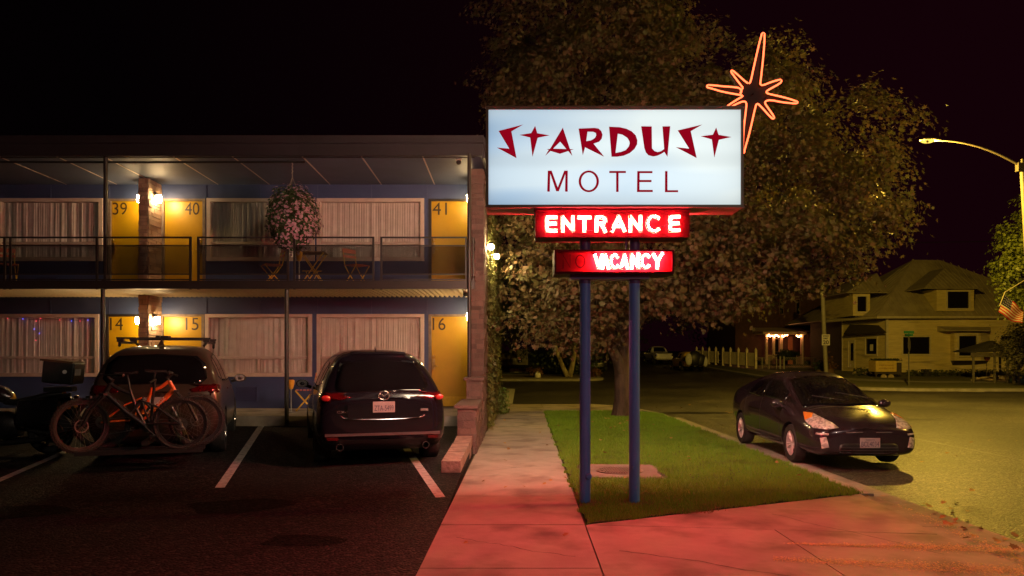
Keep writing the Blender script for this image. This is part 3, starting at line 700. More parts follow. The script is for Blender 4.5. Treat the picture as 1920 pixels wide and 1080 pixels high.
for i,(px,Y,lab) in enumerate(((918,16.6,'round floodlight bulb on the ivy wall, the nearer and higher looking of the two'),(929,18.2,'round floodlight bulb on the ivy wall, the farther and lower looking of the two'))):
    zz = 4.05; x0 = ex(Y)+.03; x1 = X(px,Y)+.03
    t = thing('floodlight', lab, 'floodlight', (x0,Y,zz), 0, 'round bulbs over the ivy')
    b = MB(); b.box(-.01,.02,-.06,.06,-.06,.06); b.tube([(0,0,0),(x1-x0-.02,0,.1),(x1-x0,0,.06)],.014,8); b.cyl((x1-x0,0,.05),(x1-x0,0,.10),.05,.04); b.build('bracket', M_STEEL, t, local=True, smooth=True)
    b = MB(); b.ball((x1-x0,0,0),.066,16,10); b.build('bulb', emit('pale warm bulb',(1.0,.70,.30),800.0), t, local=True, smooth=True)
# security cameras under the eaves
for px, Y, z, lab in ((860,15.4,5.60,'small dome security camera under the roof eave beside the corner post'),(873,15.5,2.93,'small pale security camera under the balcony beside the corner post')):
    t = thing('security_camera', lab, 'camera', (X(px,Y),Y,z), 0)
    b = MB(); b.cyl((0,0,0),(0,0,.05),.05,.06); b.box(-.015,.015,-.015,.015,.04,.1); b.build('mount', M_FRAME, t, local=True, smooth=True)
    b = MB(); b.ball((0,-.01,-.01),(.055,.06,.055)); b.build('dome', M_BLACK, t, local=True, smooth=True)
# string lights behind the lower left window
sl = thing('string_lights','red and blue string lights hanging in the lower left room window','string lights',(X(70,FY),FY+.035,2.5))
dots = [(14,597,0),(43,598,1),(68,602,0),(76,597,0),(112,600,0),(134,602,1),(150,602,0),(165,600,1),(64,617,1),(74,625,1),(67,638,0)]
for px,py,k in dots:
    b = MB(); b.ball(at(px,py,FY+.04),.010,8,6); b.build('bulb', emit('blue bulb',(.12,.12,1.0),5.0) if k else emit('red bulb',(1.0,.06,.10),4.0), sl, smooth=True)
b = MB(); b.tube([at(px,py,FY+.045) for px,py in ((2,596),(14,597),(43,597),(68,600),(90,597),(112,599),(134,601),(150,601),(165,599),(182,596))],.003,5); b.tube([at(px,py,FY+.045) for px,py in ((55,598),(64,617),(74,625),(67,638))],.003,5); b.build('cable', M_BLACK, sl)
# bistro sets on the balcony
M_YEL = mat('yellow enamel',(.72,.50,.04),(.6,.4,.03),9,.4); M_RED = mat('faded red slats',(.55,.13,.09),(.42,.09,.07),9,.5)
def bistro_chair(label, x, y, z, rz, group='bistro chairs'):
    t = thing('folding_chair', label, 'chair', (x,y,z), rz, group)
    for s in (-1,1):
        b = MB(); b.tube([(s*.19,.20,0),(s*.19,-.03,.45*.55),(s*.19,-.2,.45),(s*.19,-.20,.46)],.011,6); b.build('leg', M_YEL, t, local=True)
        b = MB(); b.tube([(s*.17,-.20,0),(s*.17,.06,.30),(s*.17,.17,.46),(s*.17,.24,.84)],.011,6); b.build('leg', M_YEL, t, local=True)
    b = MB()
    for i in range(5): b.box(-.2,.2,-.19+i*.075,-.135+i*.075,.455,.47)
    b.build('seat', M_RED, t, local=True)
    b = MB(); b.obox((0,.225,.79),(.38,.014,.09),rx=-.15); b.obox((0,.205,.67),(.38,.014,.05),rx=-.15); b.build('backrest', M_RED, t, local=True)
    b = MB(); b.tube([(-.19,.14,.06),(.19,.14,.06)],.008,6); b.tube([(-.17,-.14,.06),(.17,-.14,.06)],.008,6); b.build('stretcher', M_YEL, t, local=True)
    return t
def bistro_table(label, x, y, z, rz=0):
    t = thing('folding_table', label, 'table', (x,y,z), rz, 'bistro tables')
    b = MB()
    for i in range(7): b.box(-.28+i*.081,-.205+i*.081,-.24,.24,.70,.715)
    b.build('tabletop', mat('worn tan slats',(.34,.22,.12),None,9,.6), t, local=True)
    for s in (-1,1):
        for k in (-1,1):
            b = MB(); b.tube([(-k*.24,s*.2,0),(k*.24,s*.2,.70)],.012,6); b.build('leg', M_YEL, t, local=True)
    b = MB(); b.tube([(-.2,-.2,.30),(.2,-.2,.30)],.009,6); b.tube([(-.13,-.2,.3),(0,-.2,.02),(.13,-.2,.3)],.008,6); b.build('brace', M_YEL, t, local=True)
    return t
zb = 3.15
bistro_chair('red slatted folding chair left of the balcony table, partly behind the flower basket', X(511,16.3),16.3,zb,R(-60))
bistro_table('yellow legged folding table on the balcony between the two red chairs', X(588,16.2),16.2,zb,R(5))
bistro_chair('red slatted folding chair right of the balcony table, below the large window', X(668,16.4),16.4,zb,R(55))
bistro_chair('folding chair at the far left end of the balcony', X(12,16.2),16.2,zb,R(40))
bistro_chair('red topped folding chair on the walkway behind the mirror of the black car', X(572,16.5),16.5,.45,R(-75))
def ashtray(label, x, y, z):
    t = thing('ashtray_stand', label, 'ashtray stand', (x,y,z), 0, 'ashtray stands')
    b = MB(); b.lathe([(0,0),(.11,0),(.11,.015),(.02,.03),(.014,.05),(.014,.48),(.02,.5)], n=16); b.build('stem', mat('grey metal',(.4,.4,.42),None,9,.35,metal=.8), t, local=True, smooth=True)
    b = MB(); b.lathe([(0,.49),(.035,.5),(.065,.6),(.07,.68),(.045,.70),(0,.70)], n=16); b.build('cup', mat('amber cup',(.75,.40,.03),None,9,.4), t, local=True, smooth=True)
ashtray('amber cup ashtray stand on the balcony just left of the folding table', X(561,15.9),15.9,zb)
ashtray('amber cup ashtray stand on the walkway beside the dark post', X(546,16.2),16.2,.45)
# hanging flower basket
bx, by, bz = X(548,15.3), 15.3, Z(412,15.3)
fb = thing('flower_basket','big round hanging basket of pink petunias below the motel eave','flower basket',(bx,by,bz-.75))
b = MB(); b.lathe([(0,-.16),(.14,-.15),(.21,0),(.22,.10),(.20,.10),(.18,0),(0,-.1)], Matrix.Translation((bx,by,bz+.28)), 20); b.build('pot', mat('brown coir basket',(.12,.08,.05),None,20,.9,bump=.6), fb, smooth=True)
b = MB()
for k in range(3): b.tube([(bx+.2*math.cos(k*2.09),by+.2*math.sin(k*2.09),bz+.37),(bx,by,bz+.86)],.004,5)
b.tube([(bx,by,bz+.86),(bx,by,5.575)],.006,6)
for i in range(7): b.ball((bx+(.006 if i%2 else -.006),by,5.56-i*.035),(.014,.014,.02),6,5)
b.build('chain', mat('galvanised chain',(.4,.38,.36),None,9,.4,metal=.8), fb)
pl = []; nl = []; pf = []; nf = []
def bask(u):
    d = Vector((random.gauss(0,1),random.gauss(0,1),random.gauss(0,1))).normalized()
    zz = d.z; rad = .51*(1.0-.12*(zz<-.3)); r = rad*u*(1+.07*math.sin(5*math.atan2(d.y,d.x)+3*zz)+random.gauss(0,.035))
    return (bx+d.x*r, by+d.y*r, bz+d.z*r*1.36-.02), (d.x,d.y,d.z+.3), d
while len(pl) < 6500:
    p,nn,d = bask(random.uniform(.72,1.0)); pl.append(p); nl.append(nn)
while len(pf) < 900:
    p,nn,d = bask(random.uniform(.97,1.06))
    w = .55+.45*d.x-.15*d.z
    if random.random() < max(.18,w): pf.append(p); nf.append(nn)
leafset('foliage', mat('petunia leaf',(.06,.11,.03),(.03,.06,.02),7,.5,island=True,trans=.2), pl, nl, .055, fb, shape=IVYS)
PET = [(.5*(1+.12*math.cos(5*a))*math.cos(a), .5*(1+.12*math.cos(5*a))*math.sin(a)) for a in [2*math.pi*i/10 for i in range(10)]]
leafset('petunia_blooms', mat('pink petunia petal',(.46,.30,.38),(.30,.15,.23),7,.6,island=True,trans=.25), pf, nf, .055, fb, shape=PET, tilt=.25)
# ------------------------------------------------------------ motel sign
SY = 8.3
M_CAB = mat('bronze painted cabinet',(.20,.135,.085),(.14,.095,.065),6,.45,bump=.08)
M_POLE = mat('blue gloss pole paint',(.14,.26,.82),(.12,.22,.72),3,.38,bump=.08,bscale=25)
M_REDBOX = mat('deep red enamel',(.022,.0003,.0008),(.016,.0002,.0006),4,.55,spec=.08)
M_SLEEVE = mat('purple blue sleeve paint',(.12,.06,.26),None,5,.4)
M_CREAM = mat('cream letter paint',(.80,.60,.18),None,6,.5)
M_TUBE = emit('red neon gas',(1.0,.042,.070),1150.0)
M_TUBE_FILL = emit('rear red fill neon',(1.0,.04,.06),1350.0)
M_STAR = emit('orange neon gas',(1.0,.13,.045),4.0)
M_OFF = mat('dark unlit neon glass',(.05,.012,.012),None,10,.15)
def face_mat(boost=1.0, tint=None):
    m = bpy.data.materials.new('backlit sign face'); m.use_nodes = True; nt = m.node_tree; nt.nodes.clear(); L = nt.links.new
    tc = nd(nt,'ShaderNodeTexCoord'); mp = nd(nt,'ShaderNodeMapping'); mp.inputs['Scale'].default_value = (.45,1,1.6); L(tc.outputs['Object'], mp.inputs[0])
    n = nd(nt,'ShaderNodeTexNoise', Scale=1.3, Detail=1.5); L(mp.outputs[0], n.inputs['Vector'])
    mr = nd(nt,'ShaderNodeMapRange'); mr.inputs['From Min'].default_value = .38; mr.inputs['From Max'].default_value = .60; L(n.outputs[0], mr.inputs['Value'])
    mx = nd(nt,'ShaderNodeMix', data_type='RGBA'); sp0 = nd(nt,'ShaderNodeSeparateXYZ'); L(tc.outputs['Generated'], sp0.inputs[0]); ma = nd(nt,'ShaderNodeMath', operation='MULTIPLY_ADD'); L(sp0.outputs['X'], ma.inputs[0]); ma.inputs[1].default_value = .9; mh = nd(nt,'ShaderNodeMath', operation='MULTIPLY'); mh.inputs[1].default_value = .45; L(mr.outputs[0], mh.inputs[0]); L(mh.outputs[0], ma.inputs[2]); ma.use_clamp = True; L(ma.outputs[0], mx.inputs['Factor']); mx.inputs[6].default_value = (.42,.60,.80,1); mx.inputs[7].default_value = (.84,.93,.92,1)
    # the fluorescent tubes behind the sheet run lengthwise: three soft bright bands, falling off to the frame
    sp = nd(nt,'ShaderNodeSeparateXYZ'); L(tc.outputs['Generated'], sp.inputs[0])
    cz = nd(nt,'ShaderNodeFloatCurve'); L(sp.outputs['Z'], cz.inputs['Value'])
    c = cz.mapping.curves[0]; c.points[0].location = (0,.80); c.points[1].location = (1,.80)
    for p in ((.08,.97),(.2,1.10),(.34,1.12),(.47,.98),(.62,1.06),(.8,.95),(.93,.97)): c.points.new(*p)
    cz.mapping.update()
    cx = nd(nt,'ShaderNodeFloatCurve'); L(sp.outputs['X'], cx.inputs['Value'])
    c = cx.mapping.curves[0]; c.points[0].location = (0,.68); c.points[1].location = (1,.70)
    for p in ((.04,.86),(.2,.93),(.5,1.0),(.8,1.0),(.96,.9)): c.points.new(*p)
    cx.mapping.update()
    mu = nd(nt,'ShaderNodeMath', operation='MULTIPLY'); L(cz.outputs[0], mu.inputs[0]); L(cx.outputs[0], mu.inputs[1])
    e = nd(nt,'ShaderNodeEmission'); L(mx.outputs[2], e.inputs[0]); L(mu.outputs[0], e.inputs[1])
    mb_ = nd(nt,'ShaderNodeMath', operation='MULTIPLY'); L(mu.outputs[0], mb_.inputs[0]); mb_.inputs[1].default_value = boost; L(mb_.outputs[0], e.inputs[1])
    if tint: mx.inputs[6].default_value = (*tint,1); mx.inputs[7].default_value = (*tint,1)
    o = nd(nt,'ShaderNodeOutputMaterial'); L(e.outputs[0], o.inputs[0]); return m
M_FACE = face_mat(); M_FACE_FILL = face_mat(50.0, (1.0,.73,.47))  # rear face, out of view, boosted and warmed to light lawn, tree and motel
M_LET = emit('backlit red vinyl',(.27,.001,.010),1.0)
ms = thing('motel_sign','tall backlit white motel sign with red lettering on two blue poles','sign',(X(1142,8.45),8.45,0))
def Sx(px): return X(px,SY)
def Sz(py): return Z(py,SY)
cxm = (Sx(911)+Sx(1394))/2; BY = SY+.46
def front(a, b, t): return (Sx(a), SY-t, Sz(b))
def back(a, b, t): return (2*cxm-Sx(a), BY+t, Sz(b))
# cabinet shell: rim boxes with the face set back a little
x0, x1, z0, z1 = Sx(911), Sx(1394.5), Sz(388.5), Sz(200); w = .028
mb = MB(); mb.box(x0,x1,SY,BY,z1-w,z1); mb.box(x0,x1,SY,BY,z0,z0+w); mb.box(x0,x0+w,SY,BY,z0+w,z1-w); mb.box(x1-w,x1,SY,BY,z0+w,z1-w); mb.box(x0+w,x1-w,SY+.2,BY-.2,z0+w,z1-w)
mb.box(x0-.008,x1+.008,SY-.012,SY+.03,z1-.012,z1+.006); mb.box(x0-.008,x1+.008,SY-.012,SY+.03,z0-.006,z0+.012)
mb.build('cabinet', M_CAB, ms)
for fy, fn in ((SY+.015, front),(BY-.015, back)):
    mb = MB(); mb.box(x0+w+.001,x1-w-.001,min(fy,fy+.006),fy+.006,z0+w+.001,z1-w-.001); f = mb.build('sign_face', M_FACE if fn is front else M_FACE_FILL, ms)
    t0, t1 = -.012, -.0145
    if fn is back: pass
    za = lambda l,ox: [(ox+a/8, 225+b/8) for a,b in l]
    mz = lambda l: [(1010+a/6.857, 310+b/6.857) for a,b in l]
    S = [(488,62),(118,158),(278,424),(92,408),(388,568),(312,165)]
    Tt = [(668,82),(700,192),(885,224),(706,262),(628,548),(592,258),(432,218),(608,190)]
    A = [(1084,108),(1192,432),(1248,434),(1200,448),(1228,534),(1165,462),(1040,502),(898,460),(820,532),(872,442),(838,433),(890,428)]
    Ah = [(1044,320),(1136,430),(938,424)]
    Rl = [(1320,122),(1560,112),(1620,122),(1662,160),(1680,215),(1668,275),(1630,320),(1545,350),(1705,546),(1418,405),(1384,525)]
    Rh = [(1455,170),(1540,172),(1580,190),(1585,225),(1565,265),(1510,298),(1436,312)]
    D = [(18,94),(180,102),(280,125),(360,165),(420,225),(444,300),(440,360),(400,430),(330,490),(240,530),(140,546),(55,546)]
    Dh = [(150,200),(220,215),(290,260),(322,310),(328,345),(315,390),(270,445),(200,472),(116,488)]
    U = [(500,88),(660,90),(664,420),(700,460),(750,476),(800,462),(846,430),(820,90),(938,88),(896,546),(848,474),(800,505),(740,532),(680,542),(610,524),(570,480),(548,415)]
    S2 = [(a+935,b) for a,b in S]; S2 = [(1420,62),(1050,150),(1222,424),(1022,402),(1335,566),(1246,162)]
    T2 = [(1628,106),(1664,216),(1858,250),(1668,292),(1600,560),(1562,286),(1394,238),(1578,214)]
    for loops, ox in (([S],920),([Tt],920),([A,Ah],920),([Rl,Rh],920),([D,Dh],1140),([U],1140),([S2],1140),([T2],1140)):
        L_ = MB(); L_.prism([za(l,ox) for l in loops], fn, t1+.001, t1); L_.build('letter', M_LET, f, normals=False)
    Mm = [(118,64),(168,64),(246,280),(330,64),(376,64),(374,334),(340,334),(344,110),(260,330),(226,330),(150,105),(144,334),(110,334)]
    cO, rO = (646,202), (131,140)
    O1 = [(cO[0]+rO[0]*math.cos(i*math.pi/18), cO[1]+rO[1]*math.sin(i*math.pi/18)) for i in range(36)]
    O2 = [(cO[0]+(rO[0]-32)*math.cos(i*math.pi/18), cO[1]+(rO[1]-26)*math.sin(i*math.pi/18)) for i in range(36)]
    T3 = [(910,68),(1124,68),(1124,95),(1030,95),(1030,338),(998,338),(998,95),(910,95)]
    E3 = [(1270,70),(1466,70),(1466,97),(1302,97),(1302,184),(1454,184),(1454,212),(1300,212),(1300,312),(1470,312),(1470,340),(1266,340)]
    L3 = [(1628,70),(1660,70),(1660,316),(1796,316),(1796,342),(1626,342)]
    for loops in ([Mm],[O1,O2],[T3],[E3],[L3]): L_ = MB(); L_.prism([mz(l) for l in loops], fn, t1+.001, t1); L_.build('letter', M_LET, f, normals=False)
# lower boxes
def signbox(name, ax, bx_, ay, by_, yf, yb, lip):
    mb = MB(); a, b, c, d = X(ax,yf), X(bx_,yf), Z(by_,yf), Z(ay,yf)
    if lip:
        q = .02; mb.box(a,b,yf,yb,c,c+q); mb.box(a,b,yf,yb,d-q,d); mb.box(a,a+q,yf,yb,c+q,d-q); mb.box(b-q,b,yf,yb,c+q,d-q); mb.box(a+q,b-q,yf+lip,yb-lip,c+q,d-q)
    else:
        mb.box(a,b,yf,yb,c,d); mb.box(a-.006,b+.006,yf-.02,yb+.02,d-.001,d+.022)
    o = mb.build(name, M_REDBOX, ms)
    if lip: mb = MB(); mb.box(a+.021,b-.021,yf+lip-.004,yf+lip-.001,c+.021,d-.021); mb.build('back_panel', mat('bright red enamel',(.16,.006,.008),(.13,.005,.007),4,.6,spec=.1), o)
    return o
eb = signbox('entrance_box',1004,1293,395.5,445,8.32,8.7,0)
vb = signbox('vacancy_box',1040,1264,468,513,8.30,8.72,.075)
def strokes(polys, sc_, ox, oy, yf, paint_w, off, rad, mt, parent, name, pname=None, split=False, paint=True):
    pm = MB()
    for pl in polys:
        tm = MB()
        pts = [(X(ox+a/sc_,yf), Z(oy+b/sc_,yf)) for a,b in pl]
        if paint:
            for (a,b),(c,d) in zip(pts, pts[1:]):
                l = math.hypot(c-a,d-b); ang = math.atan2(d-b,c-a)
                pm.obox(((a+c)/2, yf-.005+(off<0)*0, (b+d)/2), (l+paint_w*.9, .006, paint_w), ry=-ang)
        tm.tube([(a,yf-off,b) for a,b in pts], rad, 8)
        for e in (pts[0], pts[-1]): tm.tube([(e[0],yf-off,e[1]),(e[0],yf-.002,e[1])], rad, 6)
        tm.build(name, mt, parent, smooth=True)
    if paint: pm.build(pname, M_CREAM, parent)
def CC(cx, cy, rx, ry, a0, a1, n=12): return [(cx+rx*math.cos(R(a0+(a1-a0)*i/n)), cy+ry*math.sin(R(a0+(a1-a0)*i/n))) for i in range(n+1)]
ENT = [[(272,176),(162,176),(162,338),(272,338)],[(162,252),(262,252)],
       [(352,340),(352,176),(474,335),(474,172)],
       [(545,178),(680,178)],[(612,178),(612,340)],
       [(756,340),(756,176),(820,176),(856,192),(862,222),(840,250),(760,256)],[(815,256),(862,345)],
       [(945,340),(1022,168),(1092,335)],[(965,282),(1072,282)],
       [(1162,340),(1162,172),(1285,335),(1285,168)],
       CC(1448,255,80,88,-50,-310,14),
       [(1745,170),(1640,174),(1640,335),(1745,330)],[(1640,252),(1735,248)]]
strokes(ENT, 6.4, 1000, 380, 8.32, .040, .035, .0062, M_TUBE, eb, 'neon_tube', 'painted_lettering')
VAC = [[(752,590),(795,735),(832,590)],[(838,738),(868,588),(905,738)],[(850,690),(895,690)],
       CC(975,662,45,72,-45,-315,12),
       [(1048,735),(1085,588),(1118,735)],[(1062,690),(1108,690)],
       [(1165,738),(1165,585),(1240,735),(1240,582)],
       CC(1322,660,48,74,-45,-315,12),
       [(1410,585),(1456,660),(1508,575)],[(1456,660),(1452,735)]]
strokes(VAC, 6.0, 990, 380, 8.375, .036, .045, .0066, M_TUBE, vb, 'neon_tube', 'painted_lettering')
NOO = [[(392,738),(392,598),(470,735),(470,592)], CC(585,665,52,70,0,350,16)]
strokes(NOO, 6.0, 990, 380, 8.375, .034, .045, .006, M_OFF, vb, 'unlit_neon_tube', None, paint=False)
# blockers painted black between neon letters, holders
mb = MB()
for (a,b),(c,d) in (((272,334),(350,334)),((495,178),(545,178)),((625,340),(735,340)),((1100,310),(1160,310)),((1515,300),(1640,255))):
    mb.tube([(X(1000+a/6.4,8.3),8.283,Z(380+b/6.4,8.3)),(X(1000+c/6.4,8.3),8.283,Z(380+d/6.4,8.3))],.0075,6)
mb.cyl((X(1147,8.3),8.30,Z(431,8.3)),(X(1147,8.3),8.272,Z(431,8.3)),.016)
for a,b in ((745,578),(1008,605),(1052,738),(865,740)): mb.cyl((X(990+a/6,8.37),8.37,Z(380+b/6,8.37)),(X(990+a/6,8.37),8.315,Z(380+b/6,8.37)),.011)
mb.tube([(X(990+1270/6,8.3),8.33,Z(380+575/6,8.3)),(X(990+1340/6,8.3),8.33,Z(380+572/6,8.3))],.006,6)
mb.build('tube_blockers', mat('black tube paint',(.01,.006,.006),None,9,.5), ms)
# unseen rear tubes added on both boxes to redden the ground behind
mb = MB()
for pl, s_, ox, yb in [(ENT,6.4,1000,8.78)]+[(VAC,6.0,990,8.76)]:
    for p in pl: mb.tube([(2*cxm-X(ox+a/s_,8.32), yb, Z(380+b/s_,8.32)) for a,b in p], .006, 6)
mb.build('rear_neon_fill', M_TUBE_FILL, ms)
# poles, sleeves, brackets
for px in (1097,1189.5):
    xx = X(px,8.5); mb = MB(); mb.cyl((xx,8.5,-.02),(xx,8.5,Z(514,8.5)),.060,n=24); mb.build('pole', M_POLE, ms, smooth=True)
    mb = MB(); mb.cyl((xx,8.5,Z(532,8.5)),(xx,8.5,Z(512,8.5)),.066,n=24); mb.build('pole_sleeve', M_SLEEVE, ms, smooth=True); mb = MB(); mb.cyl((xx,8.5,Z(470,8.5)),(xx,8.5,Z(444,8.5)),.058,n=24); mb.build('pole_sleeve', M_SLEEVE, ms, smooth=True)
mb = MB(); mb.box(X(1070,8.4),X(1218,8.4),8.40,8.62,Z(523,8.4),Z(514.5,8.4)); mb.cyl((X(1174,8.42),8.42,Z(470,8.4)),(X(1174,8.42),8.42,Z(444,8.4)),.011); mb.build('bracket', M_SLEEVE, ms)
mb = MB(); mb.cyl((X(1104,8.46),8.46,Z(892,8.46)),(X(1104,8.46),8.40,Z(892,8.46)),.03); mb.build('junction_cover', M_POLE, ms); mb = MB(); mb.cyl((X(1187,8.47),8.47,Z(876,8.46)),(X(1187,8.47),8.41,Z(876,8.46)),.014); mb.build('junction_cover', M_POLE, ms)
# starburst, tubes on a dark metal star, behind the cabinet corner
stx = thing('neon_star','orange outlined neon starburst rising from the right corner of the white sign','neon star',(X(1410,8.62),8.62,3.3))
def star_pt(a, b): return (1300+a/4.155, 40+b/4.155)
ST = [(432,487),(447,470),(470,360),(530,100),(545,88),(557,100),(548,250),(524,470),(520,490),(540,500),(600,475),(675,452),(690,462),(675,485),(572,540),(568,556),(590,566),(700,590),(800,620),(816,632),(800,641),(700,632),(600,612),(566,620),(556,635),(572,660),(632,745),(625,760),(610,755),(510,645),(496,642),(486,655),(440,860),(400,1000),(396,1027),(386,1020),(390,850),(414,662),(412,632),(396,622),(360,632),(300,662),(280,680),(262,672),(270,655),(340,610),(388,582),(380,576),(230,550),(150,525),(106,514),(106,500),(125,495),(230,506),(340,514),(366,524),(374,545),(362,565),(372,560),(376,530),(388,518),(365,490),(320,430),(292,392),(298,382),(315,388),(400,465)]
def smooth_loop(p, k=1):
    for _ in range(k):
        q = []
        for i in range(len(p)):
            a, b = p[i], p[(i+1)%len(p)]; q += [(a[0]*.75+b[0]*.25, a[1]*.75+b[1]*.25),(a[0]*.25+b[0]*.75, a[1]*.25+b[1]*.75)]
        p = q
    return p
sp_ = smooth_loop([star_pt(a,b) for a,b in ST]); YS = 8.58
mb = MB(); mb.tube([(X(a,YS),YS,Z(b,YS)) for a,b in sp_], .0098, 8, closed=True)
mb.build('neon_tube', M_STAR, stx, smooth=True, normals=False)
c0 = star_pt(470,560); OUT = [(544,110),(512,500),(680,462),(560,556),(800,632),(560,622),(625,750),(492,650),(398,1000),(406,640),(280,670),(360,575),(120,506),(368,516),(294,388),(432,482)]
mb = MB(); mb.prism([[star_pt(a,b) for a,b in OUT]], lambda a,b,t: (X(a,YS),YS+t,Z(b,YS)), .045, .10); mb.build('metal_backing', mat('dark star enamel',(.018,.006,.004),(.012,.005,.004),6,.6), stx)
mb = MB()
for a,b in ((545,100),(675,460),(800,632),(625,750),(396,1010),(120,505),(298,392),(470,560),(320,545),(600,600),(570,590)):
    px,py = star_pt(a,b); mb.cyl((X(px,YS),YS+.046,Z(py,YS)),(X(px,YS),YS-.006,Z(py,YS)),.008,n=8)
mb.tube([(X(1405,YS),YS+.11,Z(160,YS)),(X(1388,YS),YS+.11,Z(215,YS)),(X(1386,YS),8.6+.11,Z(300,YS))],.02,8)
mb.build('standoff', M_OFF, stx)
# ------------------------------------------------------------ vehicles
def car_body(ST, mirror=True, wheels=(), wr=.36, ground=.2, subd=2):
    """ST: (y, z_bottom, w_low, z_belt, w_belt, w_roof, z_edge, z_top [, w_mid]) from rear to front; returns evaluated verts/faces with arches cut"""
    vs = []; fs = []; n = 14
    for s in ST:
        y, zb, w, zbe, wb, wr_, ze, zt = s[:8]
        half = [(w*.5,zb-.01),(w*.93,zb),(w*1.0,zb+(zbe-zb)*.30),(w*1.0,zb+(zbe-zb)*.70),(wb,zbe),(wr_,ze),(wr_*.55,zt-.004)]
        ring = [(0,zb-.012)]+half+[(0,zt)]+[(-a,b) for a,b in half[::-1]]
        n = len(ring); vs += [(a,y,b) for a,b in ring]
    for i in range(len(ST)-1):
        for k in range(n):
            l = (k+1)%n; fs.append((i*n+k, i*n+l, (i+1)*n+l, (i+1)*n+k))
    h = n//2
    for base, flip in ((0,False),((len(ST)-1)*n,True)):
        for k in range(h):
            a, b, c, d = k, k+1, n-k-1, (n-k)%n
            q = [a,b,c,d] if k not in (0,h-1) else ([a,b,c] if k==0 else [a,b,c])
            if k == h-1: q = [k,k+1,n-k-1]
            q = [base+i for i in q]; fs.append(tuple(q if flip else q[::-1]))
    me = bpy.data.meshes.new('b'); me.from_pydata(vs, [], fs); me.update()
    bm = bmesh.new(); bm.from_mesh(me); bmesh.ops.recalc_face_normals(bm, faces=bm.faces); bm.to_mesh(me); bm.free()
    o = bpy.data.objects.new('b', me); COL.objects.link(o)
    md = o.modifiers.new('s','SUBSURF'); md.levels = subd; md.render_levels = subd
    tmp = []
    full = None
    bpy.context.view_layer.update(); dg = bpy.context.evaluated_depsgraph_get(); full = bpy.data.meshes.new_from_object(o.evaluated_get(dg))
    for wy, wz in wheels:
        for s in (-1,1):
            c = MB(); c.cyl((s*.55,wy,wz),(s*1.3,wy,wz),wr*1.13,n=32); cm = bpy.data.meshes.new('c'); cm.from_pydata(c.v,[],c.f); cm.update()
            b2 = bmesh.new(); b2.from_mesh(cm); bmesh.ops.recalc_face_normals(b2, faces=b2.faces); b2.to_mesh(cm); b2.free()
            co = bpy.data.objects.new('c', cm); COL.objects.link(co); tmp.append(co)
            m2 = o.modifiers.new('x','BOOLEAN'); m2.operation = 'DIFFERENCE'; m2.object = co; m2.solver = 'EXACT'
    bpy.context.view_layer.update(); dg = bpy.context.evaluated_depsgraph_get()
    cut = bpy.data.meshes.new_from_object(o.evaluated_get(dg))
    bvh = BVHTree.FromPolygons([v.co.copy() for v in full.vertices], [tuple(p.vertices) for p in full.polygons])
    bpy.data.objects.remove(o)
    for t in tmp: bpy.data.objects.remove(t)
    return cut, bvh
def body_obj(cut, paint, trim, parent, trim_z, wheels, wr, name='body'):
    """splits the cut shell: painted body and dark lower cladding/arch linings"""
    vs = [v.co.copy() for v in cut.vertices]; A = MB(); B = MB(); A.v = [tuple(v) for v in vs]; B.v = list(A.v)
    for p in cut.polygons:
        c = p.center; dark = c.z < trim_z(c.y)
        for wy, wz in wheels:
            d = math.hypot(c.y-wy, c.z-wz)
            if d < wr*1.135 or (trim_z(wy) > .3 and d < wr*1.28): dark = True
        (B if dark else A).f.append(tuple(p.vertices))
    for M_ in (A,B):
        used = sorted({i for f in M_.f for i in f}); mp = {i:k for k,i in enumerate(used)}; M_.v = [M_.v[i] for i in used]; M_.f = [tuple(mp[i] for i in f) for f in M_.f]
    a = A.build(name, paint, parent, local=True, smooth=42, normals=False)
    if B.f: B.build('lower_cladding', trim, parent, local=True, smooth=42, normals=False)
    return a
DIRS = {'top': (lambda a,b: Vector((a,b,5)), Vector((0,0,-1))), 'right': (lambda a,b: Vector((5,a,b)), Vector((-1,0,0))), 'left': (lambda a,b: Vector((-5,a,b)), Vector((1,0,0))),
        'rear': (lambda a,b: Vector((a,-5,b)), Vector((0,1,0))), 'front': (lambda a,b: Vector((a,12,b)), Vector((0,-1,0)))}
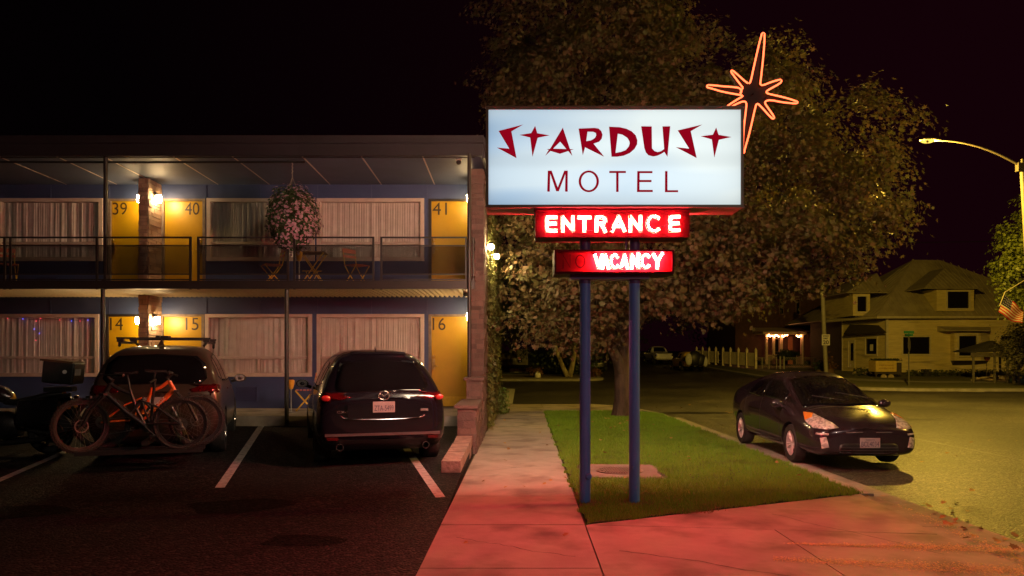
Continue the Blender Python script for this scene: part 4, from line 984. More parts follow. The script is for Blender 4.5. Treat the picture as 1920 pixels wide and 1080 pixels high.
def patch(bvh, mode, poly, off=.005, rings=7, dens=.06, rim=.02, mb=None):
    """a shell following the body surface inside the outline poly"""
    d3 = isinstance(mode, tuple)
    if d3:
        d = Vector(mode).normalized(); c3 = sum((Vector(p) for p in poly), Vector())/len(poly); e1 = d.cross(Vector((0,0,1))).normalized(); e2 = e1.cross(d)
        poly = [((Vector(p)-c3).dot(e1),(Vector(p)-c3).dot(e2)) for p in poly]; src = lambda a,b: c3+e1*a+e2*b-d*2
    else: src, d = DIRS[mode]
    P2 = []
    for i in range(len(poly)):
        a, b = poly[i], poly[(i+1)%len(poly)]; l = math.hypot(a[0]-b[0], a[1]-b[1]); k = max(1,int(l/dens))
        P2 += [(a[0]+(b[0]-a[0])*j/k, a[1]+(b[1]-a[1])*j/k) for j in range(k)]
    cx = sum(p[0] for p in P2)/len(P2); cy = sum(p[1] for p in P2)/len(P2); n = len(P2); V = []; nn = []
    def hit(a, b):
        r = bvh.ray_cast(src(a,b), d, 20)
        if r[0] is None:
            r = bvh.find_nearest(src(a,b)+d*2 if d3 else Vector((a,b,1.0)) if mode=='top' else src(a,b)+d*4.2)
            return r[0]+(-d)*off, -d
        nrm = r[1] if r[1].dot(d) < 0 else -r[1]
        return r[0]+nrm*off, nrm
    for k in range(rings, 0, -1):
        t = k/rings
        for p in P2: h, q = hit(cx+(p[0]-cx)*t, cy+(p[1]-cy)*t); V.append(h); nn.append(q)
    h, q = hit(cx,cy); V.append(h); F_ = []
    for k in range(rings-1):
        for i in range(n): j = (i+1)%n; F_.append((k*n+i, k*n+j, (k+1)*n+j, (k+1)*n+i))
    for i in range(n): F_.append(((rings-1)*n+i, (rings-1)*n+(i+1)%n, len(V)-1))
    base = len(V); V += [V[i]-nn[i]*rim for i in range(n)]
    for i in range(n): j = (i+1)%n; F_.append((i, base+i, base+j, j))
    m = mb or MB(); m.add(V, F_); return m
M_LENS = mat('clear lamp lens',(.80,.72,.72),(.42,.37,.38),22,.10,metal=.2,coat=.8,contrast=(.45,.55))
M_TAIL = mat('red tail lens',(.075,.003,.004),(.045,.002,.003),9,.08,coat=.8)
M_AMBER = mat('amber lens',(.75,.28,.04),None,9,.12,coat=.6)
M_RIM = mat('silver alloy',(.55,.54,.55),(.45,.44,.45),6,.25,metal=.9)
M_PLATE = mat('white plate',(.36,.33,.34),None,10,.4)
M_INK = mat('dark plate ink',(.05,.05,.10),None,10,.5)
def wheel(t, x, y, z, r, side, spokes=5, w=.21, rimm=M_RIM, rr_=.66):
    M_ = Matrix.Translation((x,y,z)) @ Matrix.Rotation(R(90)*side,4,'Y')
    b = MB(); b.lathe([(r*rr_,-w/2),(r*.93,-w/2),(r*.985,-w*.38),(r,-w*.2),(r,w*.2),(r*.985,w*.38),(r*.93,w/2),(r*rr_,w/2),(r*rr_*.98,w*.2),(r*rr_*.98,-w*.2)], M_, 32, close=True)
    wh = b.build('wheel', M_RUBBER, t, local=True, smooth=True)
    b = MB(); q = r*rr_
    b.lathe([(q,-w*.3),(q,w*.42),(q*.94,w*.44),(q*.9,w*.30),(q*.9,-w*.3)], M_, 32, close=True)
    b.lathe([(0,w*.30),(q*.2,w*.30),(q*.22,w*.22),(q*.22,w*.05),(0,w*.05)], M_, 16)
    for k in range(spokes):
        a = 2*math.pi*k/spokes
        for s, da in ((-1,-.13),(1,.13)):
            p0 = Vector((q*.18*math.cos(a+da*2), q*.18*math.sin(a+da*2), w*.24)); p1 = Vector((q*.93*math.cos(a+da*1.3), q*.93*math.sin(a+da*1.3), w*.34))
            b.tube([M_ @ p0, M_ @ ((p0+p1)/2+Vector((0,0,.008))), M_ @ p1], [q*.085,q*.075,q*.08], 6)
    b.build('rim', rimm, wh, local=True, smooth=True)
    b = MB(); b.lathe([(0,w*.06),(q*.88,w*.02),(q*.88,-w*.1),(0,-w*.1)], M_, 20); b.build('brake_disc', mat('dark brake',(.05,.045,.045),None,6,.5,metal=.5), wh, local=True)
    return wh
def mirror_(t, x, y, z, side, paint):
    b = MB(); b.ball((side*(x+.12),y,z),(.108,.06,.072),14,8); b.tube([(side*(x-.03),y+.02,z-.06),(side*(x+.08),y,z-.03)],.028,8); m_ = b.build('wing_mirror', paint, t, local=True, smooth=180)
    b = MB(); b.lathe([(0,0),(.085,0)], Matrix.Translation((side*(x+.12),y-.054,z)) @ Matrix.Rotation(R(90),4,'X') @ Matrix.Scale(.72,4,(0,1,0)), 16); b.build('mirror_glass', M_CHROME, m_, local=True)
def plate(t, txt, top, x, y, z, w, h, face, tilt=0.0):
    """face -1: readable from -y side; +1 from +y side"""
    pl_ = MB(); pl_.obox((x,y,z),(w,.006,h),rx=tilt); o = pl_.build('number_plate', M_PLATE, t, local=True)
    fn = (lambda a,b,tt: (x-w*.44+a, y-.0045-tt+math.tan(tilt)*-(b-h*.36), z-h*.36+b)) if face < 0 else (lambda a,b,tt: (x+w*.44-a, y+.0045+tt-math.tan(tilt)*(b-h*.36), z-h*.36+b))
    b = MB(); put_text(b, txt, .1, fn, .0008, w=w*.88, h=h*.5); b.build('plate_number', M_INK, o, local=True)
    if not top: return
    fn2 = (lambda a,b,tt: (x-w*.22+a, y-.0045-tt+math.tan(tilt)*-(b+h*.2), z+h*.24+b)) if face < 0 else (lambda a,b,tt: (x+w*.22-a, y+.0045+tt, z+h*.24+b))
    b = MB(); put_text(b, top, .05, fn2, .0008, w=w*.44, h=h*.13); b.build('plate_state', M_INK, o, local=True)
# --- black SUV, seen from behind -------------------------------------------------
HD = R(17)
P_BLK = mat('deep black blue paint',(.012,.011,.018),(.009,.008,.014),1.5,.22,metal=.4,coat=.7)
c5x, c5y = -1.80, 10.62
t = thing('suv','black crossover parked nose in at door 16, plate ZTA-5499','car',(c5x,c5y,lot(12.2)-.06),HD)
WH = [(.86,.36),(3.56,.36)]
CX = [(0.0,.46,.74,.90,.72,.66,.955,.97),(.035,.36,.86,.96,.82,.72,1.03,1.05),(.14,.25,.905,1.02,.86,.735,1.14,1.18),(.34,.22,.92,1.04,.88,.70,1.36,1.41),(.58,.22,.92,1.05,.885,.655,1.555,1.60),(.85,.2,.92,1.05,.885,.63,1.60,1.655),(1.7,.2,.92,1.04,.89,.64,1.62,1.68),(2.35,.2,.92,1.03,.89,.63,1.60,1.66),(2.75,.2,.92,1.02,.89,.66,1.48,1.53),(3.35,.2,.92,1.0,.86,.74,1.08,1.13),(3.9,.21,.91,.95,.83,.68,.98,1.03),(4.3,.25,.88,.84,.76,.6,.88,.92),(4.5,.32,.74,.68,.64,.5,.70,.74)]
cut, bv = car_body(CX, wheels=WH, wr=.36)
body_obj(cut, P_BLK, M_BLACK, t, lambda y: .40, WH, .36)
g = patch(bv,'rear',[(-.62,1.06),(-.66,1.14),(-.56,1.48),(0,1.53),(.56,1.48),(.66,1.14),(.62,1.06)],off=.006); g.build('rear_window', M_CARGLASS, t, local=True, smooth=180)
b = MB(); b.tube([(-.18,.285,1.26),(-.02,.24,1.17),(.30,.22,1.13)],.009,6); b.build('rear_wiper', M_BLACK, t, local=True)
for s, mode in ((-1,'left'),(1,'right')):
    for poly, nm in (([(1.0,1.10),(1.02,1.47),(1.72,1.51),(1.72,1.10)],'side_window'),([(1.80,1.10),(1.80,1.51),(2.45,1.48),(2.95,1.12)],'side_window'),([(.50,1.17),(.72,1.40),(.94,1.45),(.94,1.13)],'quarter_window')):
        patch(bv,mode,poly,off=.004).build(nm, M_CARGLASS, t, local=True, smooth=180)
    b = MB(); patch(bv,'rear',[(s*.905,1.0),(s*.60,.955),(s*.44,.99),(s*.60,1.03),(s*.86,1.06)],off=.012,mb=b); patch(bv,mode,[(.02,.93),(.05,1.05),(.34,1.03),(.22,.95)],off=.010,mb=b); o = b.build('tail_lamp', M_TAIL, t, local=True, smooth=180)
    b = MB(); b.ball((s*.79,-.012,.985),(.062,.02,.042),14,8); b.build('lamp_ring', mat('bright red lens',(.45,.03,.03),None,9,.1,coat=.6), o, local=True, smooth=True)
    b = MB(); b.box(s*.70-.075,s*.70+.075,-.002,.05,.40,.445); b.build('reflector', M_TAIL, t, local=True)
    b = MB(); b.lathe([(.05,-.03),(.052,.12),(.042,.12),(.042,-.03)], Matrix.Translation((s*.60,.03,.30)) @ Matrix.Rotation(R(90),4,'X') @ Matrix.Scale(-1,4,(0,0,1)), 20, close=True); b.build('exhaust_tip', mat('sooty exhaust steel',(.06,.055,.055),None,6,.4,metal=.6), t, local=True, smooth=True)
    mirror_(t,.91,2.72,1.10,s,P_BLK)
b = MB(); b.box(-.80,.80,-.012,.06,.455,.49); b.build('bumper_strip', mat('satin bumper trim',(.16,.12,.13),None,9,.35,metal=.5), t, local=True)
b = MB(); b.tube([(-.66,.045,.80),(-.55,.0,.705),(-.3,-.018,.685),(0,-.022,.68),(.3,-.018,.685),(.55,.0,.705),(.66,.045,.80)],.008,8); b.build('tailgate_trim', M_CHROME, t, local=True, smooth=True)
b = MB(); b.box(-.50,.50,-.03,-.004,.70,.90); b.build('plate_recess', P_BLK, t, local=True)
plate(t,'ZTA-5499','',.0,-.036,.855,.305,.152,-1)
b = MB(); MT = Matrix.Translation((0,-.012,1.015)) @ Matrix.Rotation(R(90),4,'X'); b.tube([MT @ Vector((.075*math.cos(i*math.pi/12),.060*math.sin(i*math.pi/12),.012)) for i in range(24)],.0075,6,closed=True)
b.tube([MT @ Vector(p) for p in ((-.068,.028,.012),(-.035,.020,.012),(0,-.016,.012),(.035,.020,.012),(.068,.028,.012))],.007,6); b.build('badge', M_CHROME, t, local=True, smooth=True)
b = MB(); put_text(b,'CX-5',.05,lambda a,c,q:(-.64+a,-.014-q+.02*0,.775+c),.003,w=.16,h=.035); b.box(.52,.63,-.016,-.006,.79,.822); b.build('badge_lettering', M_CHROME, t, local=True)
patch(bv,'rear',[(-.40,1.575),(-.40,1.60),(.40,1.60),(.40,1.575)],off=.03,rings=2).build('roof_spoiler', P_BLK, t, local=True)
b = MB(); b.add([(-.01,.95,1.655),(.01,.95,1.655),(.006,1.10,1.655),(-.006,1.10,1.655),(0,.98,1.72),(0,1.02,1.72)],[(0,1,4),(1,2,5,4),(2,3,5),(3,0,4,5)]); b.build('roof_fin', P_BLK, t, local=True)
for s in (-1,1):
    for wy,wz in WH: wheel(t,s*.80,wy,wz,.36,s,5,.23)
# --- silver brown wagon SUV with roof bars ------------------------------------------
P_GRY = mat('greyish brown metallic paint',(.115,.088,.066),(.09,.07,.053),2,.3,metal=.65,coat=.6,bump=.12,bscale=160,bdist=.002)
fxx, fyy = X(293,11.05), 11.0
t = thing('suv','grey brown wagon with black roof bars parked behind the two bicycles','car',(fxx,fyy,lot(12.6)-.04),HD)
FO = [(0.0,.50,.74,.92,.76,.66,.98,1.0),(.03,.38,.86,1.0,.84,.74,1.05,1.07),(.12,.26,.90,1.06,.87,.76,1.22,1.26),(.30,.24,.91,1.08,.88,.74,1.50,1.55),(.48,.23,.91,1.09,.885,.69,1.62,1.665),(.8,.22,.91,1.08,.885,.66,1.65,1.70),(1.7,.22,.91,1.06,.885,.66,1.67,1.72),(2.4,.22,.91,1.05,.885,.65,1.64,1.69),(2.8,.22,.91,1.04,.88,.66,1.50,1.55),(3.4,.22,.91,1.0,.86,.74,1.10,1.15),(3.95,.23,.90,.96,.83,.68,1.0,1.05),(4.35,.27,.87,.86,.76,.6,.9,.94),(4.55,.34,.74,.7,.64,.5,.72,.76)]
WF = [(.92,.35),(3.62,.35)]
cut, bv = car_body(FO, wheels=WF, wr=.35); body_obj(cut, P_GRY, M_BLACK, t, lambda y: .36, WF, .35)
patch(bv,'rear',[(-.62,1.12),(-.70,1.20),(-.66,1.42),(-.54,1.53),(0,1.56),(.54,1.53),(.66,1.42),(.70,1.20),(.62,1.12)],off=.006).build('rear_window', M_CARGLASS, t, local=True, smooth=180)
b = MB(); b.tube([(.05,.16,1.22),(-.15,.20,1.16),(-.42,.20,1.14)],.009,6); b.build('rear_wiper', M_BLACK, t, local=True)
for s, mode in ((-1,'left'),(1,'right')):
    for poly, nm in (([(1.02,1.14),(1.04,1.52),(1.75,1.56),(1.75,1.12)],'side_window'),([(1.83,1.12),(1.83,1.56),(2.5,1.52),(3.0,1.12)],'side_window'),([(.48,1.22),(.58,1.46),(.95,1.51),(.95,1.15)],'quarter_window')):
        f = patch(bv,mode,poly,off=.004).build(nm, M_CARGLASS, t, local=True, smooth=180)
        cx_ = sum(p[0] for p in poly)/4; cy_ = sum(p[1] for p in poly)/4
        outer = [(cx_+(p[0]-cx_)*1.09, cy_+(p[1]-cy_)*1.09) for p in poly]; patch(bv,mode,outer,off=.001).build('window_trim', M_BLACK, f, local=True, smooth=180)
    b = MB(); patch(bv,'rear',[(s*.92,1.02),(s*.50,1.0),(s*.46,1.04),(s*.62,1.09),(s*.90,1.12)],off=.012,mb=b); patch(bv,mode,[(.0,.98),(.04,1.12),(.30,1.10),(.20,1.0)],off=.010,mb=b); b.build('tail_lamp', M_TAIL, t, local=True, smooth=180)
    b = MB(); b.ball((s*.60,.0,.925),(.05,.02,.03)); b.build('reverse_lamp', M_LENS, t, local=True, smooth=True)
    mirror_(t,.91,2.86,1.13,s,M_BLACK)
    b = MB(); patch(bv,mode,[(1.55,.98),(1.55,1.01),(1.72,1.01),(1.72,.98)],off=.025,rings=2,mb=b); patch(bv,mode,[(2.55,.98),(2.55,1.01),(2.72,1.01),(2.72,.98)],off=.025,rings=2,mb=b); b.build('door_handle', P_GRY, t, local=True)
    b = MB(); b.tube([(s*.60,.75,1.69),(s*.62,.9,1.745),(s*.62,2.3,1.755),(s*.60,2.5,1.68)],.02,8); b.build('roof_rail', M_BLACK, t, local=True, smooth=True)
for yy in (.95,2.05):
    b = MB(); b.box(-.68,.68,yy-.03,yy+.03,1.80,1.825)
    for s in (-1,1): b.box(s*.62-.045,s*.62+.045,yy-.06,yy+.06,1.75,1.80)
    cb = b.build('crossbar', M_BLACK, t, local=True)
b = MB(); b.box(-.26,-.20,1.9,2.2,1.828,1.87); b.box(-.12,-.06,1.9,2.2,1.828,1.87); b.box(-.27,-.05,2.02,2.08,1.83,1.88); b.build('rack_clamp', M_BLACK, t, local=True)
b = MB(); b.add([(-.05,.62,1.69),(.05,.62,1.69),(.03,.80,1.70),(-.03,.80,1.70),(0,.66,1.79),(0,.72,1.79)],[(0,1,4),(1,2,5,4),(2,3,5),(3,0,4,5)]); b.build('roof_fin', P_GRY, t, local=True)
b = MB(); b.obox((0,-.015,.86),(.305,.008,.152)); b.build('number_plate', M_PLATE, t, local=True)
for s in (-1,1):
    for wy,wz in WF: wheel(t,s*.80,wy,wz,.35,s,5,.22)
# --- hybrid hatchback facing the camera on the street -------------------------------------
P_PRI = mat('dark plum grey paint',(.050,.036,.048),(.040,.030,.040),2,.2,metal=.5,coat=.8)
pr_l = 4.48
t = thing('hatchback','dark plum hatchback parked at the kerb facing the camera, plate BCL4034','car',(5.45,16.05,-.105),R(180))
PR = [(0.0,.50,.70,.94,.68,.60,1.02,1.05),(.05,.34,.80,1.0,.76,.66,1.10,1.14),(.3,.24,.85,1.02,.80,.62,1.18,1.23),(1.0,.2,.872,1.0,.83,.61,1.34,1.40),(1.8,.19,.872,.97,.84,.62,1.43,1.485),(2.3,.19,.872,.95,.84,.62,1.42,1.48),(2.75,.19,.872,.90,.83,.63,1.28,1.345),(3.25,.19,.872,.87,.81,.64,1.05,1.11),(3.66,.19,.87,.84,.79,.66,.90,.955),(4.02,.20,.86,.78,.78,.63,.815,.865),(4.26,.21,.83,.72,.74,.57,.745,.79),(4.41,.24,.75,.65,.67,.50,.68,.715),(4.50,.30,.66,.58,.60,.44,.62,.65)]
WP = [(.80,.32),(3.50,.32)]
cut, bv = car_body(PR, wheels=WP, wr=.315); body_obj(cut, P_PRI, M_BLACK, t, lambda y: .215, WP, .315)
patch(bv,'top',[(-.66,3.58),(0,3.72),(.66,3.58),(.52,2.62),(0,2.52),(-.52,2.62)],off=.005).build('windscreen', M_CARGLASS, t, local=True, smooth=180)
b = MB(); b.tube([(-.5,3.60,1.05),(-.05,3.42,1.14),(.05,3.4,1.15)],.008,6); b.tube([(.02,3.66,1.035),(.45,3.42,1.10)],.008,6); b.build('windscreen_wiper', M_BLACK, t, local=True)
for s, mode in ((-1,'left'),(1,'right')):
    for poly, nm in (([(1.10,1.05),(1.30,1.27),(2.0,1.36),(2.0,1.00)],'side_window'),([(2.07,1.03),(2.07,1.34),(2.5,1.31),(2.92,1.14),(3.0,1.0)],'side_window'),([(3.06,.99),(3.04,1.08),(3.36,.96)],'quarter_window'),([(.62,1.09),(.85,1.16),(1.04,1.20),(1.0,1.07)],'quarter_window')):
        patch(bv,mode,poly,off=.004).build(nm, M_CARGLASS, t, local=True, smooth=180)
    b = MB(); patch(bv,(-s*.6,-.75,-.28),[(s*.44,4.44,.655),(s*.60,4.40,.62),(s*.76,4.26,.64),(s*.82,4.06,.74),(s*.79,3.84,.88),(s*.70,4.02,.875),(s*.60,4.24,.79),(s*.50,4.36,.72)],off=.010,rings=9,dens=.03,mb=b); o = b.build('headlight', M_LENS, t, local=True, smooth=180)
    b = MB(); patch(bv,(-s*.6,-.75,-.28),[(s*.815,4.04,.75),(s*.79,3.84,.88),(s*.70,4.01,.875),(s*.74,4.10,.80)],off=.014,dens=.03,mb=b); b.build('indicator_lens', M_AMBER, o, local=True, smooth=180)
    b = MB(); patch(bv,'front',[(s*.60,.36),(s*.70,.34),(s*.72,.50),(s*.64,.52)],off=.008,mb=b); patch(bv,'front',[(s*.61,.545),(s*.76,.55),(s*.75,.575),(s*.60,.57)],off=.006,mb=b); b.build('fog_lamp', M_LENS, t, local=True, smooth=180)
    mirror_(t,.80,3.10,.95,s,P_PRI)
    b = MB(); patch(bv,mode,[(1.45,.86),(1.45,.89),(1.63,.89),(1.63,.86)],off=.02,rings=2,mb=b); patch(bv,mode,[(2.35,.86),(2.35,.89),(2.53,.89),(2.53,.86)],off=.02,rings=2,mb=b); b.build('door_handle', P_PRI, t, local=True)
patch(bv,'front',[(-.48,.24),(-.44,.40),(-.38,.42),(.38,.42),(.44,.40),(.48,.24)],off=.004).build('lower_grille', M_BLACK, t, local=True, smooth=180)
b = MB()
for z_ in (.27,.31,.35): patch(bv,'front',[(-.44,z_),(-.44,z_+.012),(.44,z_+.012),(.44,z_)],off=.014,rings=2,mb=b)
b.build('grille_bar', mat('grey grille bar',(.05,.05,.055),None,9,.3), t, local=True)
b = MB(); patch(bv,'front',[(-.36,.585),(-.34,.60),(-.1,.60),(-.1,.588)],off=.012,rings=2,mb=b); patch(bv,'front',[(.1,.588),(.1,.60),(.34,.60),(.36,.585)],off=.012,rings=2,mb=b); b.build('nose_trim', M_CHROME, t, local=True)
MT = Matrix.Translation((0,4.425,.61)) @ Matrix.Rotation(R(-68),4,'X'); b = MB()
for rx, ry in ((.075,.052),(.024,.05),(.055,.022)):
    oy = .02 if rx == .055 else 0
    b.tube([MT @ Vector((rx*math.cos(i*math.pi/12), oy+ry*math.sin(i*math.pi/12), .014)) for i in range(24)],.0065,6,closed=True)
b.build('badge', M_CHROME, t, local=True, smooth=True)
plate(t,'BCL4034','WASHINGTON',.0,4.525,.435,.305,.152,1,tilt=0.0)
b = MB(); b.tube([(0,1.62,1.46),(0,1.42,1.62)],.004,5); b.build('aerial', M_BLACK, t, local=True)
b = MB(); b.obox((0,2.85,1.10),(1.0,.02,.3),rx=.2); 
for s in (-1,1):
    for wy,wz in WP: wheel(t,s*.748,wy,wz,.315,s,5,.2,rimm=mat('pale painted alloy',(.62,.58,.60),(.5,.47,.49),6,.3,metal=.35))
pri = t
b = MB()
for s, mode in ((-1,'left'),(1,'right')):
    for y_ in (1.12,2.03,3.05):
        for k in range(6):
            z_ = .30+k*.115; patch(bv,mode,[(y_,z_),(y_+.012,z_),(y_+.012,z_+.116),(y_,z_+.116)],off=.0025,rings=1,dens=.06,rim=.004,mb=b)
    for k in range(20): y_ = 1.12+k*.0965; patch(bv,mode,[(y_,.29),(y_+.097,.29),(y_+.097,.302),(y_,.302)],off=.0025,rings=1,dens=.06,rim=.004,mb=b)
for k in range(12): x_ = -.66+k*.11; patch(bv,'top',[(x_,3.73),(x_+.112,3.73),(x_+.112,3.745),(x_,3.745)],off=.003,rings=1,dens=.06,rim=.004,mb=b)
b.build('shut_line', M_BLACK, t, local=True, normals=False)
# water beads on bonnet and windscreen
b = MB(); rb = random.Random(4)
for i in range(420):
    a = rb.uniform(-.6,.6); yy = rb.uniform(2.6,3.65) if rb.random() < .85 else rb.uniform(3.75,4.0)
    if rb.random() > .35+.6*(-a+.3): continue
    h = bv.ray_cast(Vector((a,yy,5)), Vector((0,0,-1)), 9)
    if h[0] is None: continue
    r_ = rb.uniform(.004,.008); b.ball(h[0]+h[1]*.006*(1 if h[1].z>0 else -1),(r_,r_,r_*.7),6,4)
dr = b.build('water_drops', mat('water bead',(.8,.8,.8),None,9,.03,metal=.9), t, local=True, smooth=True); dr['kind'] = 'stuff'
# --- distant vehicles ----------------------------------------------------------
def far_car(name, label, cat, loc, rz, paint, L_, H, kind, group=None, cover=False):
    t = thing(name, label, cat, loc, rz, group); k = L_/4.5; WF = [(.9*k,.36),(3.6*k,.36)]
    if kind == 'pickup':
        ST = [(0,.55,.80,1.0,.86,.82,1.02,1.03),(.06,.45,.93,1.12,.9,.88,1.15,1.16),(1.9,.42,.95,1.14,.92,.88,1.17,1.18),(2.02,.42,.95,1.14,.92,.80,1.50,1.52),(2.15,.42,.95,1.14,.92,.72,1.82,1.87),(3.3,.42,.95,1.14,.92,.72,1.86,1.91),(3.75,.42,.95,1.14,.92,.78,1.60,1.64),(4.25,.42,.95,1.14,.9,.84,1.22,1.25),(5.2,.45,.94,1.1,.88,.8,1.14,1.17),(5.5,.5,.86,.95,.8,.7,1.0,1.02)]
        WF = [(1.05,.4),(4.5,.4)]
    else: ST = [(a*k,b_,c,d,e,f,g_*H/1.72,h*H/1.72) for a,b_,c,d,e,f,g_,h in FO]
    cut, bv = car_body(ST, wheels=WF, wr=.37, subd=1); body_obj(cut, paint, M_BLACK, t, lambda y: .40, WF, .37)
    zr = 1.16 if kind=='pickup' else 1.12*H/1.72; zt_ = 1.5*H/1.72 if kind!='pickup' else 1.70
    if kind == 'pickup':
        patch(bv,'rear',[(-.62,1.28),(-.56,1.74),(.56,1.74),(.62,1.28)],off=.01).build('rear_window', M_CARGLASS, t, local=True)
        b = MB(); b.box(-.78,.78,.2,1.85,1.181,1.19); b.build('cargo_bed', M_BLACK, t, local=True)
        b = MB(); b.box(-.86,.86,-.12,.0,.45,.58); b.build('bumper', M_CHROME, t, local=True)
        wins = [[(2.25,1.22),(2.3,1.72),(3.0,1.76),(3.0,1.22)],[(3.08,1.22),(3.08,1.76),(3.5,1.70),(3.95,1.24)]]
    else:
        patch(bv,'rear',[(-.64,zr),(-.55,zt_),(.55,zt_),(.64,zr)],off=.01).build('rear_window', M_CARGLASS, t, local=True)
        wins = [[(1.0*k,zr+.02),(1.05*k,zt_),(1.75*k,zt_+.03),(1.75*k,zr)],[(1.83*k,zr),(1.83*k,zt_+.03),(2.5*k,zt_),(3.0*k,zr)]]
    for s, mode in ((-1,'left'),(1,'right')):
        for w_ in wins: patch(bv,mode,w_,off=.008,dens=.2,rings=3).build('side_window', M_CARGLASS, t, local=True)
        patch(bv,'rear',[(s*.90,.8),(s*.74,.8),(s*.74,1.05),(s*.88,1.05)],off=.012,rings=2).build('tail_lamp', M_TAIL, t, local=True)
        patch(bv,'front',[(s*.60,.72),(s*.60,.84),(s*.82,.86),(s*.84,.74)],off=.012,rings=2).build('headlight', M_LENS, t, local=True)
        mirror_(t,.92,(2.85*k if kind!='pickup' else 3.95),1.15,s,M_BLACK)
        for wy,wz in WF: wheel(t,s*.80,wy,wz,.37,s,5,.23)
    patch(bv,'top',[(-.6,3.3*k),(.6,3.3*k),(.52,2.7*k),(-.52,2.7*k)] if kind!='pickup' else [(-.66,4.15),(.66,4.15),(.56,3.6),(-.56,3.6)],off=.01).build('windscreen', M_CARGLASS, t, local=True)
    return t
P_WHT = mat('white truck paint',(.85,.85,.85),None,2,.3,coat=.5); P_YEL = mat('mustard car paint',(.85,.56,.07),None,2,.3,coat=.5); P_DRK = mat('dark car paint',(.02,.02,.024),None,2,.25,coat=.6)
far_car('pickup_truck','white pickup truck parked beyond the crossing, seen from behind','pickup truck',(X(1246,76),76,T(77)-.12),R(4),P_WHT,5.5,1.9,'pickup')
yl = far_car('suv','mustard yellow SUV with covered bicycles on its tail beyond the crossing','car',(X(1302,62),62,T(63)-.12),R(4),P_YEL,4.5,1.62,'suv')
yl2 = thing('covered_bicycles','dark and white cloth cover over bicycles on the tail of the yellow SUV','bicycles',(X(1302,61.4),61.3,T(61)+.35),R(4))
b = MB(); b.ball((0,0,.62),(.62,.32,.62),16,10); b.ball((.45,-.02,.5),(.5,.25,.5),16,10); b.build('cover', M_BLACK, yl2, local=True, smooth=180)
b = MB(); b.ball((-.52,-.10,.55),(.30,.24,.50),14,10); b.ball((.86,-.06,.35),(.22,.2,.42),12,8); b.build('pale_cloth', mat('pale cloth',(.55,.55,.52),None,8,.9), yl2, local=True, smooth=180)
b = MB(); b.box(-.1,.1,-.1,.4,-.05,.06); b.build('rack_arm', M_BLACK, yl2, local=True)
far_car('hatchback','dark car parked nose out behind the left sign pole','car',(X(1125,60),66.5,T(62)-.12),R(180),P_DRK,4.4,1.5,'suv')
far_car('hatchback','dark car in shadow behind the twin trunked tree','car',(X(1092,70),76,T(72)-.12),R(180),P_DRK,4.4,1.5,'suv')
# ------------------------------------------------------------ bicycles on the hitch rack
M_TYRE = mat('knobbly bike tyre',(.02,.018,.018),(.03,.027,.027),30,.85,bump=1.0,bscale=60)
M_SPOKE = mat('spoke steel',(.3,.3,.3),None,9,.3,metal=.9)
M_ORANGE = mat('orange frame paint',(.85,.17,.03),(.75,.14,.025),4,.35,coat=.3)
M_CARBON = mat('dark bike frame',(.02,.018,.02),None,4,.35)
M_WHT = mat('white decal',(.75,.72,.70),None,9,.5)
def bike_wheel(t, name, c, r, steer=0.0, rotor=True):
    M_ = Matrix.Translation(c) @ Matrix.Rotation(steer,4,'Z') @ Matrix.Rotation(R(90),4,'X')
    b = MB(); b.lathe([(r-.055,-.022),(r-.03,-.032),(r-.004,-.016),(r,0),(r-.004,.016),(r-.03,.032),(r-.055,.022)], M_, 44, close=True)
    for k in range(60):
        a = 2*math.pi*k/60
        for s in (-1,1): b.obox(M_ @ Vector(((r+.001)*math.cos(a+.03*s),(r+.001)*math.sin(a+.03*s),s*.013)),(.012,.014,.012),rz=steer)
    w = b.build(name, M_TYRE, t, local=True, smooth=30)
    b = MB(); b.lathe([(r-.078,-.014),(r-.055,-.016),(r-.055,.016),(r-.078,.014)], M_, 44, close=True); b.build('rim', M_CARBON, w, local=True, smooth=True)
    b = MB()
    for k in range(28):
        a = 2*math.pi*k/28; s = 1 if k%2 else -1; o = .55 if (k//2)%2 else -.55
        b.tube([M_ @ Vector((.022*math.cos(a+o*1.4),.022*math.sin(a+o*1.4),s*.028)), M_ @ Vector(((r-.07)*math.cos(a),(r-.07)*math.sin(a),s*.004))],.0013,4)
    b.cyl(M_ @ Vector((0,0,-.05)), M_ @ Vector((0,0,.05)),.018,n=12)
    if rotor: b.lathe([(.075,.034),(.088,.034),(.088,.037),(.075,.037)], M_, 24, close=True); 
    for k in range(5): a = k*1.2566; b.tube([M_ @ Vector((.02*math.cos(a),.02*math.sin(a),.036)), M_ @ Vector((.078*math.cos(a+.4),.078*math.sin(a+.4),.036))],.003,5)
    b.build('spokes', M_SPOKE, w, local=True)
    return w
